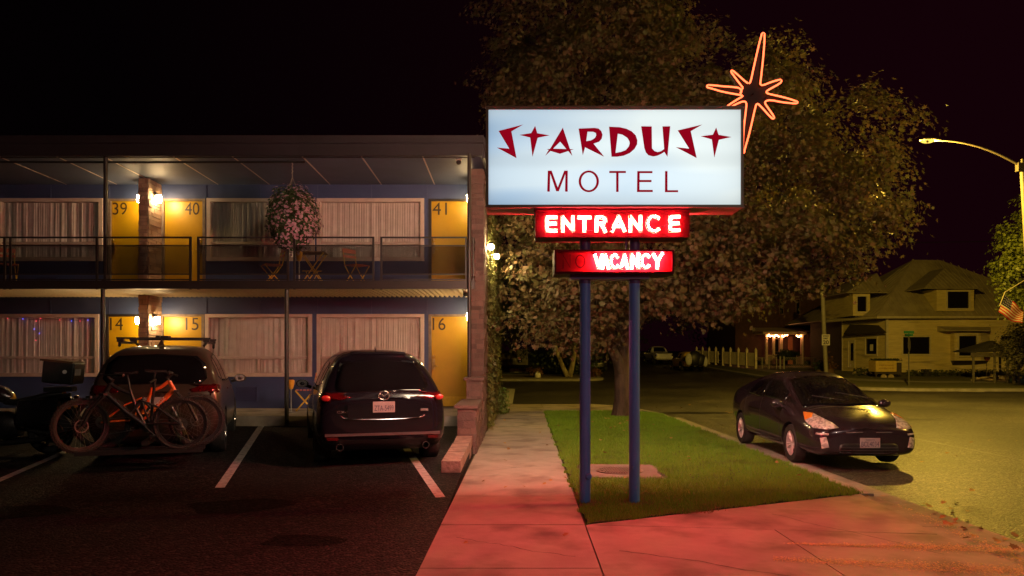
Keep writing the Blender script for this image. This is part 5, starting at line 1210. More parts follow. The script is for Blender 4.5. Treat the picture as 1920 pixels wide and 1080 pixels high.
def bicycle(label, loc, rz, paint, wb=1.20, r=.368, steer=R(18), text=None, small=False):
    """front wheel at -x, rear wheel at +x, z 0 is the tyre bottom; the drive side faces away"""
    t = thing('mountain_bike', label, 'bicycle', loc, rz, 'bicycles on the hitch rack')
    xr, xf = .5, .5-wb; h = r
    bike_wheel(t,'rear_wheel',(xr,0,h),r); bike_wheel(t,'front_wheel',(xf,0,h),r,steer)
    bb = (xr-.44,0,h-.02); st = (xr-.62,0,h+.42); hd = (xf+.36,0,h+.56); hd2 = (xf+.30,0,h+.44)
    b = MB()
    b.tube([hd2,((hd2[0]+bb[0])/2,0,(hd2[2]+bb[2])/2-.03),bb],[.034,.036,.034],10); b.tube([hd,((hd[0]+st[0])/2,0,(hd[2]+st[2])/2-.02),st],[.026,.024,.022],10)
    b.tube([bb,(xr-.55,0,h+.20),st,(st[0]-.01,0,st[2]+.05)],.022,10); b.tube([hd,(hd2[0]-.01,0,hd2[2]-.02)],.030,10)
    fr = b.build('frame', paint, t, local=True, smooth=True)
    b = MB()
    for s in (-.06,.06): b.tube([(xr,s,h),(xr-.25,s*.8,h+.02),(bb[0]+.02,s*.6,bb[2]+.03)],.013,8); b.tube([(xr,s,h),(xr-.30,s*.7,h+.24),(xr-.50,s*.5,h+.33)],.010,8)
    b.tube([(bb[0]+.04,0,bb[2]+.06),(xr-.50,0,h+.33)],.012,8); b.build('swingarm', paint, t, local=True, smooth=True)
    b = MB(); b.tube([(xr-.50,0,h+.33),(xr-.36-.30,0,h+.12)],.018,10); b.tube([(xr-.50,0,h+.33),(xr-.58,0,h+.22)],.026,10); b.build('shock', M_BLACK, t, local=True, smooth=True)
    b = MB(); ca, sa = math.cos(steer), math.sin(steer)
    for s in (-.065,.065): b.tube([(xf-s*sa,s*ca,h),(xf+.10-s*sa,s*ca,h+.22)],.022,10); b.tube([(xf+.10-s*sa,s*ca,h+.22),(hd2[0]-.02-s*sa,s*ca,h+.42)],.015,10)
    b.obox((hd2[0]-.03,0,h+.42),(.06,.16,.03),rz=steer); b.obox((xf+.10,0,h+.385),(.03,.14,.03),rz=steer); b.tube([(hd2[0],0,h+.42),(hd[0]+.03,0,h+.62)],.018,10)
    b.build('fork', M_BLACK, t, local=True, smooth=True)
    b = MB(); hx, hz = hd[0]+.0, h+.66
    b.tube([(hd[0]+.02,0,h+.60),(hd[0]-.04,0,hz)],.02,8); c = (hd[0]-.04,0,hz)
    b.tube([(c[0]+.10*ca*0+sa*.38+.05,-.38*ca,c[2]+.02),(c[0]+sa*.1,-.1*ca,c[2]+.015),(c[0]-sa*.1,.1*ca,c[2]+.015),(c[0]-sa*.38+.05,.38*ca,c[2]+.02)],.012,8); b.build('handlebar', M_BLACK, t, local=True, smooth=True)
    b = MB()
    for s in (-1,1): b.tube([(c[0]-s*sa*.27*-1*-1+.03,s*.27*ca,c[2]+.018),(c[0]-s*sa*.38+.05,s*.38*ca,c[2]+.02)],.018,8); b.tube([(c[0]-s*sa*.25,s*.25*ca,c[2]),(c[0]-.07-s*sa*.30,s*.30*ca,c[2]-.03)],.005,6)
    b.build('grip', M_BLACK, t, local=True, smooth=True)
    b = MB(); b.tube([(st[0]-.01,0,st[2]+.03),(st[0]-.05,0,st[2]+.26)],.015,8); b.build('seat_post', M_CARBON, t, local=True, smooth=True)
    b = MB(); sx_, sz_ = st[0]-.06, st[2]+.28
    V = []; pr = [(-.14,.018,.0),(-.08,.022,.004),(0,.035,.002),(.07,.068,.006),(.12,.072,.014),(.14,.05,.016)]
    for x_,w_,z_ in pr: V += [(sx_-.0+x_*-1*-1,-w_,sz_+z_-.02),(sx_+x_,-w_*.6,sz_+z_+.012),(sx_+x_,w_*.6,sz_+z_+.012),(sx_+x_,w_,sz_+z_-.02)]
    F_ = []
    for i in range(len(pr)-1):
        for k in range(4): F_.append((i*4+k,i*4+(k+1)%4,(i+1)*4+(k+1)%4,(i+1)*4+k))
    F_ += [(3,2,1,0),(20,21,22,23)]; b.add(V,F_); b.build('saddle', mat('shiny saddle vinyl',(.03,.028,.03),None,9,.25), t, local=True, smooth=50)
    b = MB(); b.lathe([(.02,-.003),(.085,-.003),(.088,0),(.085,.003),(.02,.003)], Matrix.Translation((bb[0],.06,bb[2])) @ Matrix.Rotation(R(90),4,'X'), 28, close=True)
    b.tube([(bb[0],-.09,bb[2]),(bb[0]+.12,-.10,bb[2]-.12)],.012,8); b.tube([(bb[0],.09,bb[2]),(bb[0]-.12,.10,bb[2]+.12)],.012,8); b.obox((bb[0]+.12,-.15,bb[2]-.12),(.10,.09,.018)); b.obox((bb[0]-.12,.15,bb[2]+.12),(.10,.09,.018)); b.build('crankset', M_BLACK, t, local=True)
    b = MB(); b.tube([(bb[0],.05,bb[2]+.085),(xr,.05,h+.05)],.005,5); b.tube([(bb[0],.05,bb[2]-.085),(xr+.01,.05,h-.18),(xr-.02,.05,h-.05)],.005,5)
    for k in range(9): b.lathe([(.03+.0045*k,-.001),(.034+.0045*k,-.001),(.034+.0045*k,.001),(.03+.0045*k,.001)], Matrix.Translation((xr,.075-.004*k,h)) @ Matrix.Rotation(R(90),4,'X'), 20, close=True)
    b.build('chain', M_SPOKE, t, local=True)
    if text:
        a0 = Vector(hd2); a1 = Vector(bb); d = (a1-a0).normalized(); u = Vector((-d.x,0,-d.z)); v = Vector((-u.z,0,u.x))
        v = Vector((u.z,0,-u.x)); p0 = a1+u*.10 - v*.021
        b = MB(); put_text(b, text, .1, lambda a,c,q: tuple(p0+u*a+v*c+Vector((0,.0355+q,0))), .001, w=.40, h=.042); b.build('frame_lettering', M_WHT, fr, local=True)
    return t
ca, sa = math.cos(HD), math.sin(HD)
def rackpos(u, v): return (fxx+ca*u-sa*v, fyy+sa*u+ca*v)
p = rackpos(-.06,-.75); zr_ = lot(10.4)+.27
bicycle('dark mountain bike nearest the camera on the rack, its front wheel turned at the left', (p[0],p[1],zr_), HD, M_CARBON, wb=1.23, steer=R(32))
p = rackpos(-.10,-.43)
bicycle('orange mountain bike on the rack between the dark bike and the wagon, facing right', (p[0],p[1],zr_+.02), HD+math.pi, M_ORANGE, wb=1.21, steer=R(6), text='SANTA CRUZ')
rk = thing('bike_rack','black hitch rack holding two mountain bikes behind the brown wagon','bike rack',(*rackpos(0,-.5),lot(10.5)),HD)
b = MB(); b.box(-.04,.04,-.35,.55,.36,.42); b.build('hitch_bar', M_BLACK, rk, local=True)
for yy in (-.27,.07):
    b = MB(); b.box(-.85,.72,yy-.05,yy+.05,.245,.265); b.box(-.85,.72,yy-.06,yy-.045,.245,.30); b.box(-.85,.72,yy+.045,yy+.06,.245,.30); b.build('wheel_tray', M_BLACK, rk, local=True)
b = MB(); b.tube([(.03,-.1,.4),(.06,-.12,.9),(.1,-.15,1.25)],.02,8); b.tube([(.1,-.15,1.25),(.05,-.27,1.2)],.015,8); b.build('arm', M_BLACK, rk, local=True)
# ------------------------------------------------------------ touring motorcycle
M_MC = mat('black motorcycle paint',(.012,.012,.014),None,3,.18,coat=.8); M_ENG = mat('dark engine metal',(.10,.095,.09),(.05,.05,.05),18,.35,metal=.8)
mx_, my_ = X(4,11.6), 11.7
mc = thing('motorcycle','black touring motorcycle with top box and side cases parked at the left','motorcycle',(mx_,my_,lot(11.7)),R(13))
# local: +x is the tail end, which points to the right of the photo
def mwheel(nm, x, r, w, y=0):
    M_ = Matrix.Translation((x,y,r)) @ Matrix.Rotation(R(90),4,'X'); b = MB(); b.lathe([(r*.66,-w/2),(r*.86,-w/2),(r,-w*.2),(r,w*.2),(r*.86,w/2),(r*.66,w/2)], M_, 36, close=True); o = b.build(nm, M_RUBBER, mc, local=True, smooth=True)
    b = MB(); b.lathe([(r*.68,-w*.3),(r*.68,w*.3),(r*.60,w*.2),(r*.60,-w*.2)], M_, 32, close=True); b.cyl((x,y-.09,r),(x,y+.09,r),.045)
    for k in range(6): a = k*1.047; b.tube([M_ @ Vector((.03*math.cos(a),.03*math.sin(a),0)), M_ @ Vector((r*.62*math.cos(a+.2),r*.62*math.sin(a+.2),0))],.016,6)
    b.lathe([(r*.3,.06),(r*.46,.06),(r*.46,.066),(r*.3,.066)], M_, 28, close=True); b.lathe([(r*.3,-.06),(r*.46,-.06),(r*.46,-.066),(r*.3,-.066)], M_, 28, close=True); b.build('rim', M_ENG, o, local=True, smooth=True)
mwheel('rear_wheel', .62, .32, .18); mwheel('front_wheel', -.90, .32, .12)
def loft(ST, n=14):
    vs = []; fs = []
    for x_, y_, z_, ry_, rz_ in ST:
        for k in range(n):
            a = 2*math.pi*k/n; c, s = math.cos(a), math.sin(a); e = .75
            vs.append((x_, y_+ry_*math.copysign(abs(c)**e,c), z_+rz_*math.copysign(abs(s)**e,s)))
    for i in range(len(ST)-1):
        for k in range(n): l = (k+1)%n; fs.append((i*n+k,i*n+l,(i+1)*n+l,(i+1)*n+k))
    fs += [tuple(range(n))[::-1], tuple((len(ST)-1)*n+k for k in range(n))]; return vs, fs
b = MB(); b.add(*loft([(-.52,0,.93,.10,.08),(-.42,0,.95,.16,.13),(-.2,0,.97,.18,.14),(0,0,.92,.15,.12),(.1,0,.86,.11,.08)])); b.build('fuel_tank', M_MC, mc, local=True, smooth=60)
b = MB(); b.add(*loft([(.0,0,.82,.12,.05),(.15,0,.81,.16,.05),(.4,0,.86,.17,.055),(.62,0,.92,.15,.05),(.8,0,.94,.10,.04)])); b.build('seat', M_BLACK, mc, local=True, smooth=60)
b = MB(); b.add(*loft([(-1.02,0,.92,.05,.05),(-.92,0,.98,.17,.16),(-.72,0,.98,.24,.22),(-.55,0,.90,.25,.26),(-.38,0,.72,.22,.26),(-.25,0,.60,.16,.16)])); b.build('fairing', M_MC, mc, local=True, smooth=60)
b = MB(); b.ball((-.98,0,.93),(.06,.12,.07)); b.build('headlight', M_LENS, mc, local=True, smooth=True)
b = MB(); V = []
for i in range(7):
    for j in range(5): u = (i-3)/3; v = j/4; V.append((-.88+.20*v+.05*u*u, u*.2*(1-.25*v), 1.10+.32*v))
b.add(V,[(i*5+j,(i+1)*5+j,(i+1)*5+j+1,i*5+j+1) for i in range(6) for j in range(4)]); b.build('windshield', glass_mat('smoky windshield',(.35,.33,.33)), mc, local=True, smooth=180)
b = MB(); b.add(*loft([(-.35,0,.45,.16,.16),(-.2,0,.46,.2,.22),(.05,0,.46,.2,.22),(.2,0,.44,.16,.16)]))
for s in (-1,1): b.cyl((-.15,s*.12,.5),(-.15,s*.38,.52),.09,.08); b.tube([(-.2,s*.3,.5),(-.3,s*.25,.3),(0,s*.22,.2),(.5,s*.22,.24),(.9,s*.22,.30)],.04,10)
b.build('engine', M_ENG, mc, local=True, smooth=True)
b = MB(); b.tube([(.62,-.11,.32),(.2,-.12,.42)],.03,8); b.tube([(.62,.11,.32),(.2,.12,.42)],.03,8); b.tube([(.1,0,.8),(.5,0,.84),(.9,0,.92)],.03,8); b.build('frame', M_ENG, mc, local=True, smooth=True)
b = MB()
for s in (-1,1): b.tube([(-.90,s*.09,.32),(-.68,s*.09,.90),(-.62,s*.09,1.02)],.025,8)
b.build('fork', M_CHROME, mc, local=True, smooth=True)
b = MB(); b.add(*loft([(-1.12,0,.56,.05,.02),(-1.0,0,.66,.07,.03),(-.85,0,.69,.07,.03),(-.7,0,.62,.06,.03)])); b.build('mudguard', M_MC, mc, local=True, smooth=60)
b = MB(); b.tube([(-.50,-.42,1.06),(-.58,-.22,1.10),(-.62,0,1.06),(-.58,.22,1.10),(-.50,.42,1.06)],.013,8); b.build('handlebar', M_BLACK, mc, local=True, smooth=True)
for s in (-1,1):
    b = MB(); b.ball((-.66,s*.40,1.22),(.03,.08,.05)); b.tube([(-.56,s*.30,1.09),(-.64,s*.38,1.2)],.007,6); b.build('wing_mirror', M_BLACK, mc, local=True, smooth=True)
    b = MB(); b.add(*loft([(.28,s*.34,.66,.09,.16),(.32,s*.36,.66,.13,.20),(.78,s*.36,.68,.13,.20),(.84,s*.34,.68,.09,.16)])); b.build('side_case', M_MC, mc, local=True, smooth=40)
    b = MB(); b.ball((.92,s*.16,.72),(.03,.03,.025)); b.build('indicator', M_AMBER, mc, local=True, smooth=True)
b = MB(); b.obox((.80,0,1.27),(.44,.54,.34),ry=R(6)); tb = b.build('top_box', M_BLACK, mc, local=True)
md = tb.modifiers.new('b','BEVEL'); md.width = .025; md.segments = 3
b = MB(); b.obox((.785,0,1.445),(.46,.56,.03),ry=R(6)); b.build('box_lid', mat('bare box lid metal',(.16,.11,.06),(.10,.07,.04),9,.35,metal=.6), tb, local=True)
b = MB(); b.cyl((.9,-.275,1.28),(.9,-.285,1.28),.03); b.obox((1.03,-.1,1.27),(.01,.25,.10),ry=R(6)); b.build('box_sticker', M_WHT, tb, local=True)
b = MB(); b.box(.55,.95,-.12,.12,.97,1.04); b.build('box_carrier', M_BLACK, mc, local=True)
b = MB(); b.ball((.98,0,.88),(.03,.10,.03)); b.build('tail_lamp', M_TAIL, mc, local=True, smooth=True)
b = MB(); b.obox((1.0,0,.66),(.01,.19,.12),ry=.2); b.build('number_plate', M_PLATE, mc, local=True)
b = MB(); b.tube([(-.1,-.12,.28),(-.05,-.34,.02)],.014,8); b.build('side_stand', mat('yellow stand',(.55,.38,.05),None,9,.5), mc, local=True)
# ------------------------------------------------------------ trees
MAPLE = [(0,-.42),(.16,-.20),(.44,-.22),(.24,.02),(.46,.26),(.13,.20),(0,.55),(-.13,.20),(-.46,.26),(-.24,.02),(-.44,-.22),(-.16,-.20)]
def crown(name, m, parent, blobs, nclump, per, size, csize=.42, shape=MAPLE, shell=.55, droop=.25, seed=1):
    r = random.Random(seed); rn = np.random.default_rng(seed); vol = [b[3]*b[5]*(b[4]) for b in blobs]; tot = sum(v**.67 for v in vol); P_ = []; N_ = []
    for b, v in zip(blobs, vol):
        cx, cy, cz, rx, ry, rz = b; k = int(nclump*(v**.67)/tot)
        for i in range(k):
            d = Vector((r.gauss(0,1),r.gauss(0,1),r.gauss(0,1))).normalized(); u = shell+(1-shell)*r.random()**.6
            wob = 1+.17*math.sin(3*d.x+5*d.z+cx)+.12*math.sin(8*d.y-7*d.z+cz)+r.gauss(0,.05)
            c = Vector((cx+d.x*rx*u*wob, cy+d.y*ry*u*wob, cz+d.z*rz*u*wob)); cs = csize*r.uniform(.5,1.3)
            if math.sin(c.x*2.1/(csize*2.2)+1.3*math.sin(c.z*1.7))*math.sin(c.z*2.3/(csize*2.2)+cx)*math.sin(c.y*1.3+c.x*.6) > .26: continue
            n = int(per*r.uniform(.5,1.4)*(cs/csize)**1.5)
            off = rn.normal(0,1,(n,3))*[cs*.55,cs*.55,cs*.34]; off[:,2] -= droop*(off[:,0]**2+off[:,1]**2)/cs
            P_.append(np.array(c)+off); nn = np.tile(np.array([d.x*.6,d.y*.6,d.z*.5+.7]),(n,1))+off/cs*.5; N_.append(nn)
    P_ = np.vstack(P_); N_ = np.vstack(N_)
    return leafset(name, m, P_, N_, size, parent, shape=shape, tilt=.45)
def limb(mb, a, b, r0, r1, sag=.15, n=6, seed=0):
    r = random.Random(seed); A = Vector(a); B = Vector(b); q = []
    for i in range(n+1):
        t = i/n; p = A.lerp(B,t); p += Vector((r.uniform(-1,1),r.uniform(-1,1),0))*.05*math.sin(math.pi*t)*(B-A).length*.5; p.z += sag*math.sin(math.pi*t); q.append(p)
    mb.tube(q,[r0+(r1-r0)*i/n for i in range(n+1)],9); return q
M_BARK = mat('ridged maple bark',(.10,.07,.05),(.05,.036,.026),9,.95,bump=1.0,bscale=14,bdist=.05,stretch=(1,1,.25))
M_MLEAF = mat('maple leaf, late summer',(.140,.078,.044),(.080,.090,.030),1.1,.62,island=True,trans=.28,spec=.2)
ty = 20.6; tx = X(1166,ty)
mt = thing('maple_tree','large spreading maple with russet green leaves behind the motel sign','tree',(tx,ty,0))
def tb_(px, py, Y, rpx, rpz, ry): k = Y/F; return (X(px,Y), Y, Z(py,Y), rpx*k, ry, rpz*k)
BL = [tb_(1120,95,21,205,150,2.6),tb_(1190,40,21.5,120,110,2.0),tb_(985,140,20.5,92,60,1.6),tb_(1010,150,21.5,90,70,1.8),tb_(1400,170,22,130,95,2.2),tb_(1300,250,19,200,160,2.2),
      tb_(1560,305,21,128,122,2.4),tb_(1605,370,20.5,84,92,2.0),tb_(1480,380,19.5,150,150,2.3),tb_(1540,470,19.5,120,62,1.8),tb_(1400,470,18.5,150,80,2.2),tb_(1250,420,18,170,120,2.0),
      tb_(1100,400,18.5,170,130,2.0),tb_(992,420,19.6,70,85,1.3),tb_(1018,500,18.9,88,80,1.4),tb_(1120,540,17.5,130,70,1.5),tb_(1250,530,17.6,130,66,1.5),tb_(1350,540,18,90,58,1.3),tb_(1040,600,17.0,52,38,.9),tb_(1110,612,17.4,55,40,.9),
      tb_(985,598,17.4,32,24,.5),tb_(1060,640,17.2,26,22,.5),tb_(1250,330,24,330,220,2.8),tb_(1070,300,23.5,150,200,2.2)]
crown('crown', M_MLEAF, mt, BL, 1500, 88, .142, csize=.46, shell=.60, seed=3)
b = MB()
b.tube([(tx,ty,-.1),(tx,ty,.12),(tx+.02,ty,.5),(tx+.0,ty,1.2),(tx+.02,ty,2.0),(tx+.05,ty,2.5)],[.36,.27,.225,.205,.17,.15],14); b.tube([(tx,ty,.9),(tx-.12,ty-.15,1.5),(tx-.45,ty-.4,2.1),(tx-.8,ty-.8,2.9)],[.15,.15,.125,.10],10)
fork = (tx+.03,ty,2.35); ends = []
for k,(px,py,Y,r0) in enumerate(((1075,600,18.6,.11),(1110,430,20,.16),(1220,300,21,.18),(1330,430,20,.14),(1180,150,21.5,.13),(1430,330,21,.12),(1010,470,19,.08),(1540,420,20.5,.09))):
    e = at(px,py,Y); s = (fork[0],fork[1],fork[2]-.5*(k in (0,3))); q = limb(b, s, e, r0, .03, .25, 7, k); ends.append(q)
for k in range(26):
    q = random.choice(ends); i = random.randint(2,5); p0 = q[i]; e = p0+Vector((random.uniform(-1.5,1.5),random.uniform(-1.2,1.2),random.uniform(.0,1.5))); limb(b, p0, e, .035, .01, .1, 4, k+50)
b.build('trunk', M_BARK, mt, smooth=60)
# birch-like twin tree on the far island
M_GLEAF = mat('dark green leaf',(.055,.075,.02),(.03,.045,.015),1.0,.5,island=True,trans=.25)
def T3(x, y): return T(y)+.03
by_ = 51.0; bx_ = X(1062,by_)
bt = thing('twin_trunk_tree','tree with two pale leaning trunks on the gravel bed beyond the crossing','tree',(bx_,by_,T(by_)))
b = MB(); b.tube([at(1064,706,by_),at(1056,690,by_),at(1046,665,by_),at(1038,640,by_),at(1030,600,by_)],[.2,.16,.14,.13,.10],10); b.tube([at(1068,706,by_),at(1072,690,by_),at(1077,665,by_),at(1078,640,by_),at(1080,590,by_)],[.2,.17,.15,.13,.1],10)
b.build('trunk', mat('pale flaking bark',(.34,.29,.19),(.13,.10,.06),5,.9,bump=.8,bscale=10,stretch=(1,1,.5)), bt, smooth=60)
crown('crown', M_GLEAF, bt, [tb_(1060,600,51,62,50,1.8),tb_(1040,560,52,70,50,2.2),tb_(1100,570,51,60,50,2)], 240, 40, .22, csize=.8, seed=8)
def shrub(name, label, px, py, Y, wpx, hpx, m, n=120, size=.14, cat='bush', group=None, dep=None):
    k = Y/F; g = thing(name, label, cat, (X(px,Y),Y,Z(py,Y)), 0, group); rx = wpx*k/2; rz = hpx*k/2
    crown('foliage', m, g, [(X(px,Y),Y,Z(py,Y)+rz*.9,rx,dep or rx*.8,rz)], n, 34, size, csize=min(rx,rz)*.5, seed=int(px), droop=.05)
    b = MB()
    for i in range(5): a = i*1.25; b.tube([(X(px,Y),Y,Z(py,Y)-.05),(X(px,Y)+rx*.5*math.cos(a),Y+rx*.4*math.sin(a),Z(py,Y)+rz*1.3)],[.03,.01],5)
    b.build('stem', M_BARK, g); return g
shrub('shrub','tall dark shrub behind the twin trunked tree',1062,700,54,130,80,M_GLEAF,200,.2)
M_RUST = mat('rust red foliage',(.22,.09,.05),(.10,.06,.03),2,.6,island=True,trans=.2)
shrub('shrub','low rust coloured shrub on the left end of the gravel bed',1004,706,50.6,26,18,M_RUST,60,.12)
shrub('shrub','small orange brown shrub at the right end of the gravel bed',1117,706,51.2,16,17,M_RUST,40,.12)
b = MB(); b.ball(at(1008,704,50.2),(.22,.2,.28),10,7); o = b.build('garden_stone', mat('white painted stone',(.7,.68,.62),None,9,.8), smooth=True); tag(o,'white stone beside the rust coloured shrub','stone')
# trees at the right edge
M_YLEAF = mat('pale green leaf',(.24,.27,.05),(.14,.18,.03),1.2,.5,island=True,trans=.3)
rt = thing('street_tree','leafy green tree at the right edge lit by the street lamp','tree',(X(1975,36),36,0))
crown('crown', M_YLEAF, rt, [tb_(1925,440,36,55,48,1.6),tb_(1905,490,36,36,38,1.1),tb_(1880,545,36,26,24,.8),tb_(1960,500,36,70,90,2.2),tb_(2010,420,36,90,110,2.4),tb_(1922,560,36.3,30,45,1.0)], 420, 42, .17, csize=.42, seed=12)
b = MB(); b.tube([(X(1975,36),36,-.1),(X(1977,36),36,1.5),(X(1972,36),36,4)],[.28,.2,.16],10); limb(b,(X(1973,36),36,3),at(1905,500,36),.1,.03,.1,5,3); limb(b,(X(1973,36),36,3),at(2020,400,36),.1,.03,.1,5,4); b.build('trunk', M_BARK, rt, smooth=60)
M_OLIVE = mat('olive bush leaf',(.10,.085,.04),(.06,.06,.025),1.5,.6,island=True,trans=.2)
shrub('bush','rounded olive bush at the right edge beside the canopy',1915,690,41,66,82,M_OLIVE,160,.14,dep=1.0)
shrub('bush','dark round clipped bush in front of the lit porch',1477,672,66,38,17,M_GLEAF,90,.16)
# dim trees along the far street
for i,(px,py,Y,rw,rh) in enumerate(((965,560,75,70,90),(1150,560,90,110,80),(1330,560,95,90,80),(1420,570,85,60,60),(900,560,80,60,100))):
    k = Y/F; g = thing('dark_tree',['shadowed tree over the dark street beyond the ivy wall','shadowed tree behind the maple trunk','shadowed tree above the picket fence','shadowed tree left of the lit porch','shadowed tree hidden behind the end wall'][i],'tree',(X(px,Y),Y,T(Y)),0,'dark trees along the far street')
    crown('crown', M_GLEAF, g, [(X(px,Y),Y,Z(py,Y),rw*k,rw*k*.8,rh*k)], 150, 34, .3, csize=1.1, seed=40+i)
    b = MB(); b.cyl((X(px,Y),Y,T(Y)-.1),(X(px,Y),Y,Z(py,Y)),.3,.15); b.build('trunk', M_BARK, g, smooth=60)
# ------------------------------------------------------------ far side of the crossing
M_SID = mat('yellowed clapboard paint',(.68,.58,.26),(.54,.45,.2),3,.8,stretch=(.4,.4,3),c3=(.22,.18,.10),s3=.8,f3=(.58,.75))
M_TRIM = mat('cream house trim',(.62,.56,.38),(.5,.45,.3),5,.7)
M_ROOF = mat('weathered metal roof',(.42,.37,.24),(.3,.26,.17),1.2,.6)
M_DGL = mat('dark window glass',(.01,.009,.008),None,2,.08,spec=.6)
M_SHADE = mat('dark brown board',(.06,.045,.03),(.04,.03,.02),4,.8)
def clap(mb, a, b, z0a, z1, holes=(), step=.19, flip=False):
    """clapboards from a to b (x,y), rows lean outward; holes (s0,s1,z0,z1) along the wall"""
    A = Vector((a[0],a[1],0)); B = Vector((b[0],b[1],0)); L = (B-A).length; u = (B-A)/L; n = Vector((u.y,-u.x,0)) * (-1 if flip else 1); z = z0a
    while z < z1-.01:
        h = min(step, z1-z); cuts = sorted([(hh[0],hh[1]) for hh in holes if hh[2] < z+h*.6 and hh[3] > z+h*.4]); s = 0.0; segs = []
        for c0,c1 in cuts: 
            if c0 > s: segs.append((s,c0))
            s = max(s,c1)
        if s < L: segs.append((s,L))
        for s0,s1 in segs:
            p, q = A+u*s0, A+u*s1; o0, o1 = n*.035, n*.008
            mb.add([p+o0+Vector((0,0,z)), q+o0+Vector((0,0,z)), q+o1+Vector((0,0,z+h)), p+o1+Vector((0,0,z+h)), p-n*.1+Vector((0,0,z)), q-n*.1+Vector((0,0,z)), q-n*.1+Vector((0,0,z+h)), p-n*.1+Vector((0,0,z+h))],
                   [(0,1,2,3),(4,7,6,5),(0,4,5,1),(3,2,6,7),(0,3,7,4),(1,5,6,2)])
        z += h
hy = 55.0
hs = thing('corner_house','yellow clapboard house with steep metal roof and two dormers across the street','house',(X(1750,hy),hy+4,T(57)))
zt = Z(593,hy); zb0 = Z(698,hy)
C0 = (X(1663,hy),hy); C1 = (40.5,hy-.5); D1 = (X(1580,60.0),60.0)
def onmain(px): x = X(px,hy); return (x-C0[0])*1.0
def fr_rect(mb, a, b, s0, s1, z0, z1, w, off, t=.05):
    A = Vector((a[0],a[1],0)); B = Vector((b[0],b[1],0)); u = (B-A).normalized(); n = Vector((u.y,-u.x,0)); ang = math.atan2(u.y,u.x)
    for (p0,p1,q0,q1) in ((s0-w,s1+w,z1,z1+w),(s0-w,s1+w,z0-w,z0),(s0-w,s0,z0,z1),(s1,s1+w,z0,z1)):
        c = A+u*((p0+p1)/2)+n*off; mb.obox((c.x,c.y,(q0+q1)/2),(p1-p0,t,q1-q0),rz=ang)
def pane(mb, a, b, s0, s1, z0, z1, off, t=.02):
    A = Vector((a[0],a[1],0)); B = Vector((b[0],b[1],0)); u = (B-A).normalized(); n = Vector((u.y,-u.x,0)); c = A+u*((s0+s1)/2)+n*off; mb.obox((c.x,c.y,(z0+z1)/2),(s1-s0,t,z1-z0),rz=math.atan2(u.y,u.x))
W1_ = (onmain(1692),onmain(1741),Z(664,hy),Z(632,hy)); W2_ = (onmain(1871),onmain(1894),Z(637,hy),Z(630,hy)); W3_ = (onmain(1784),onmain(1836),Z(676,hy),Z(624,hy))
mb = MB(); clap(mb, C0, C1, zb0, zt, [W1_,W2_,W3_]); 
sL = (Vector(C0)-Vector(D1)).length
def ons(px):            # distance along the left wall from D1 for a column of the photo
    k = (px-960)/F; dx, dy = C0[0]-D1[0], C0[1]-D1[1]; s = (k*D1[1]-D1[0])/(dx-k*dy); return s*sL
def zs(py, s): y = D1[1]+(C0[1]-D1[1])*s/sL; return Z(py,y)
dA, dB = ons(1592), ons(1603); wA, wB = ons(1624), ons(1645)
DH = (dA,dB,zs(688,dA),zs(640,dA)); WH_ = (wA,wB,zs(665,wA),zs(634,wA))
clap(mb, D1, C0, zb0, zt, [DH,WH_]); mb.build('wall', M_SID, hs)
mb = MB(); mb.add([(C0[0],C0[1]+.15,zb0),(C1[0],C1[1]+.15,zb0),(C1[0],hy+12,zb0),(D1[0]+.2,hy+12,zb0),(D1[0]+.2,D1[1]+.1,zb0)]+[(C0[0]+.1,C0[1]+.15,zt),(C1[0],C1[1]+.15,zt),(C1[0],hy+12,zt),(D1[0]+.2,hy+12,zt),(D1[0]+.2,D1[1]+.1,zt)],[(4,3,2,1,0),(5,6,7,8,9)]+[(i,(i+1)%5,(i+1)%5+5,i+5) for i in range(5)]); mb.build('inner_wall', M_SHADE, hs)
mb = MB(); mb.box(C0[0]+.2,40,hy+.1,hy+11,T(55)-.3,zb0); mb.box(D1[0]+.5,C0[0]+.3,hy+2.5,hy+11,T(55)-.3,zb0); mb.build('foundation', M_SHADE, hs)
mb = MB(); mb.obox((C0[0]-.02,C0[1]-.03,(zb0+zt)/2),(.16,.16,zt-zb0)); mb.build('corner_board', M_TRIM, hs); mb = MB(); mb.obox((D1[0],D1[1],(zb0+zt)/2),(.14,.14,zt-zb0)); mb.build('corner_board', M_TRIM, hs)
for nm,(a,b_),w_ in (('window',(C0,C1),W1_),('window',(C0,C1),W2_),('window',(D1,C0),WH_)):
    mb = MB(); fr_rect(mb,a,b_,*w_,.09,.06); f = mb.build(nm, M_TRIM, hs); mb = MB(); pane(mb,a,b_,*w_,-.02); mb.build('pane', M_DGL, f)
mb = MB(); fr_rect(mb,D1,C0,*DH,.08,.06); f = mb.build('door_frame', M_TRIM, hs)
mb = MB(); pane(mb,D1,C0,*DH,-.01,.04); d = mb.build('door', M_TRIM, hs)
mb = MB(); pane(mb,D1,C0,DH[0]+.35*(dB-dA),DH[1]-.35*(dB-dA)*.6,DH[2]+.5,DH[3]-.15,.03,.02); mb.build('door_glass', M_DGL, d)
# paper notice in the small window
mb = MB(); pane(mb,D1,C0,wA+.35*(wB-wA),wA+.62*(wB-wA),zs(658,wA),zs(646,wA),.0,.01); tag(mb.build('paper_notice', M_WHT),'white paper notice taped inside the small window of the yellow house','notice')
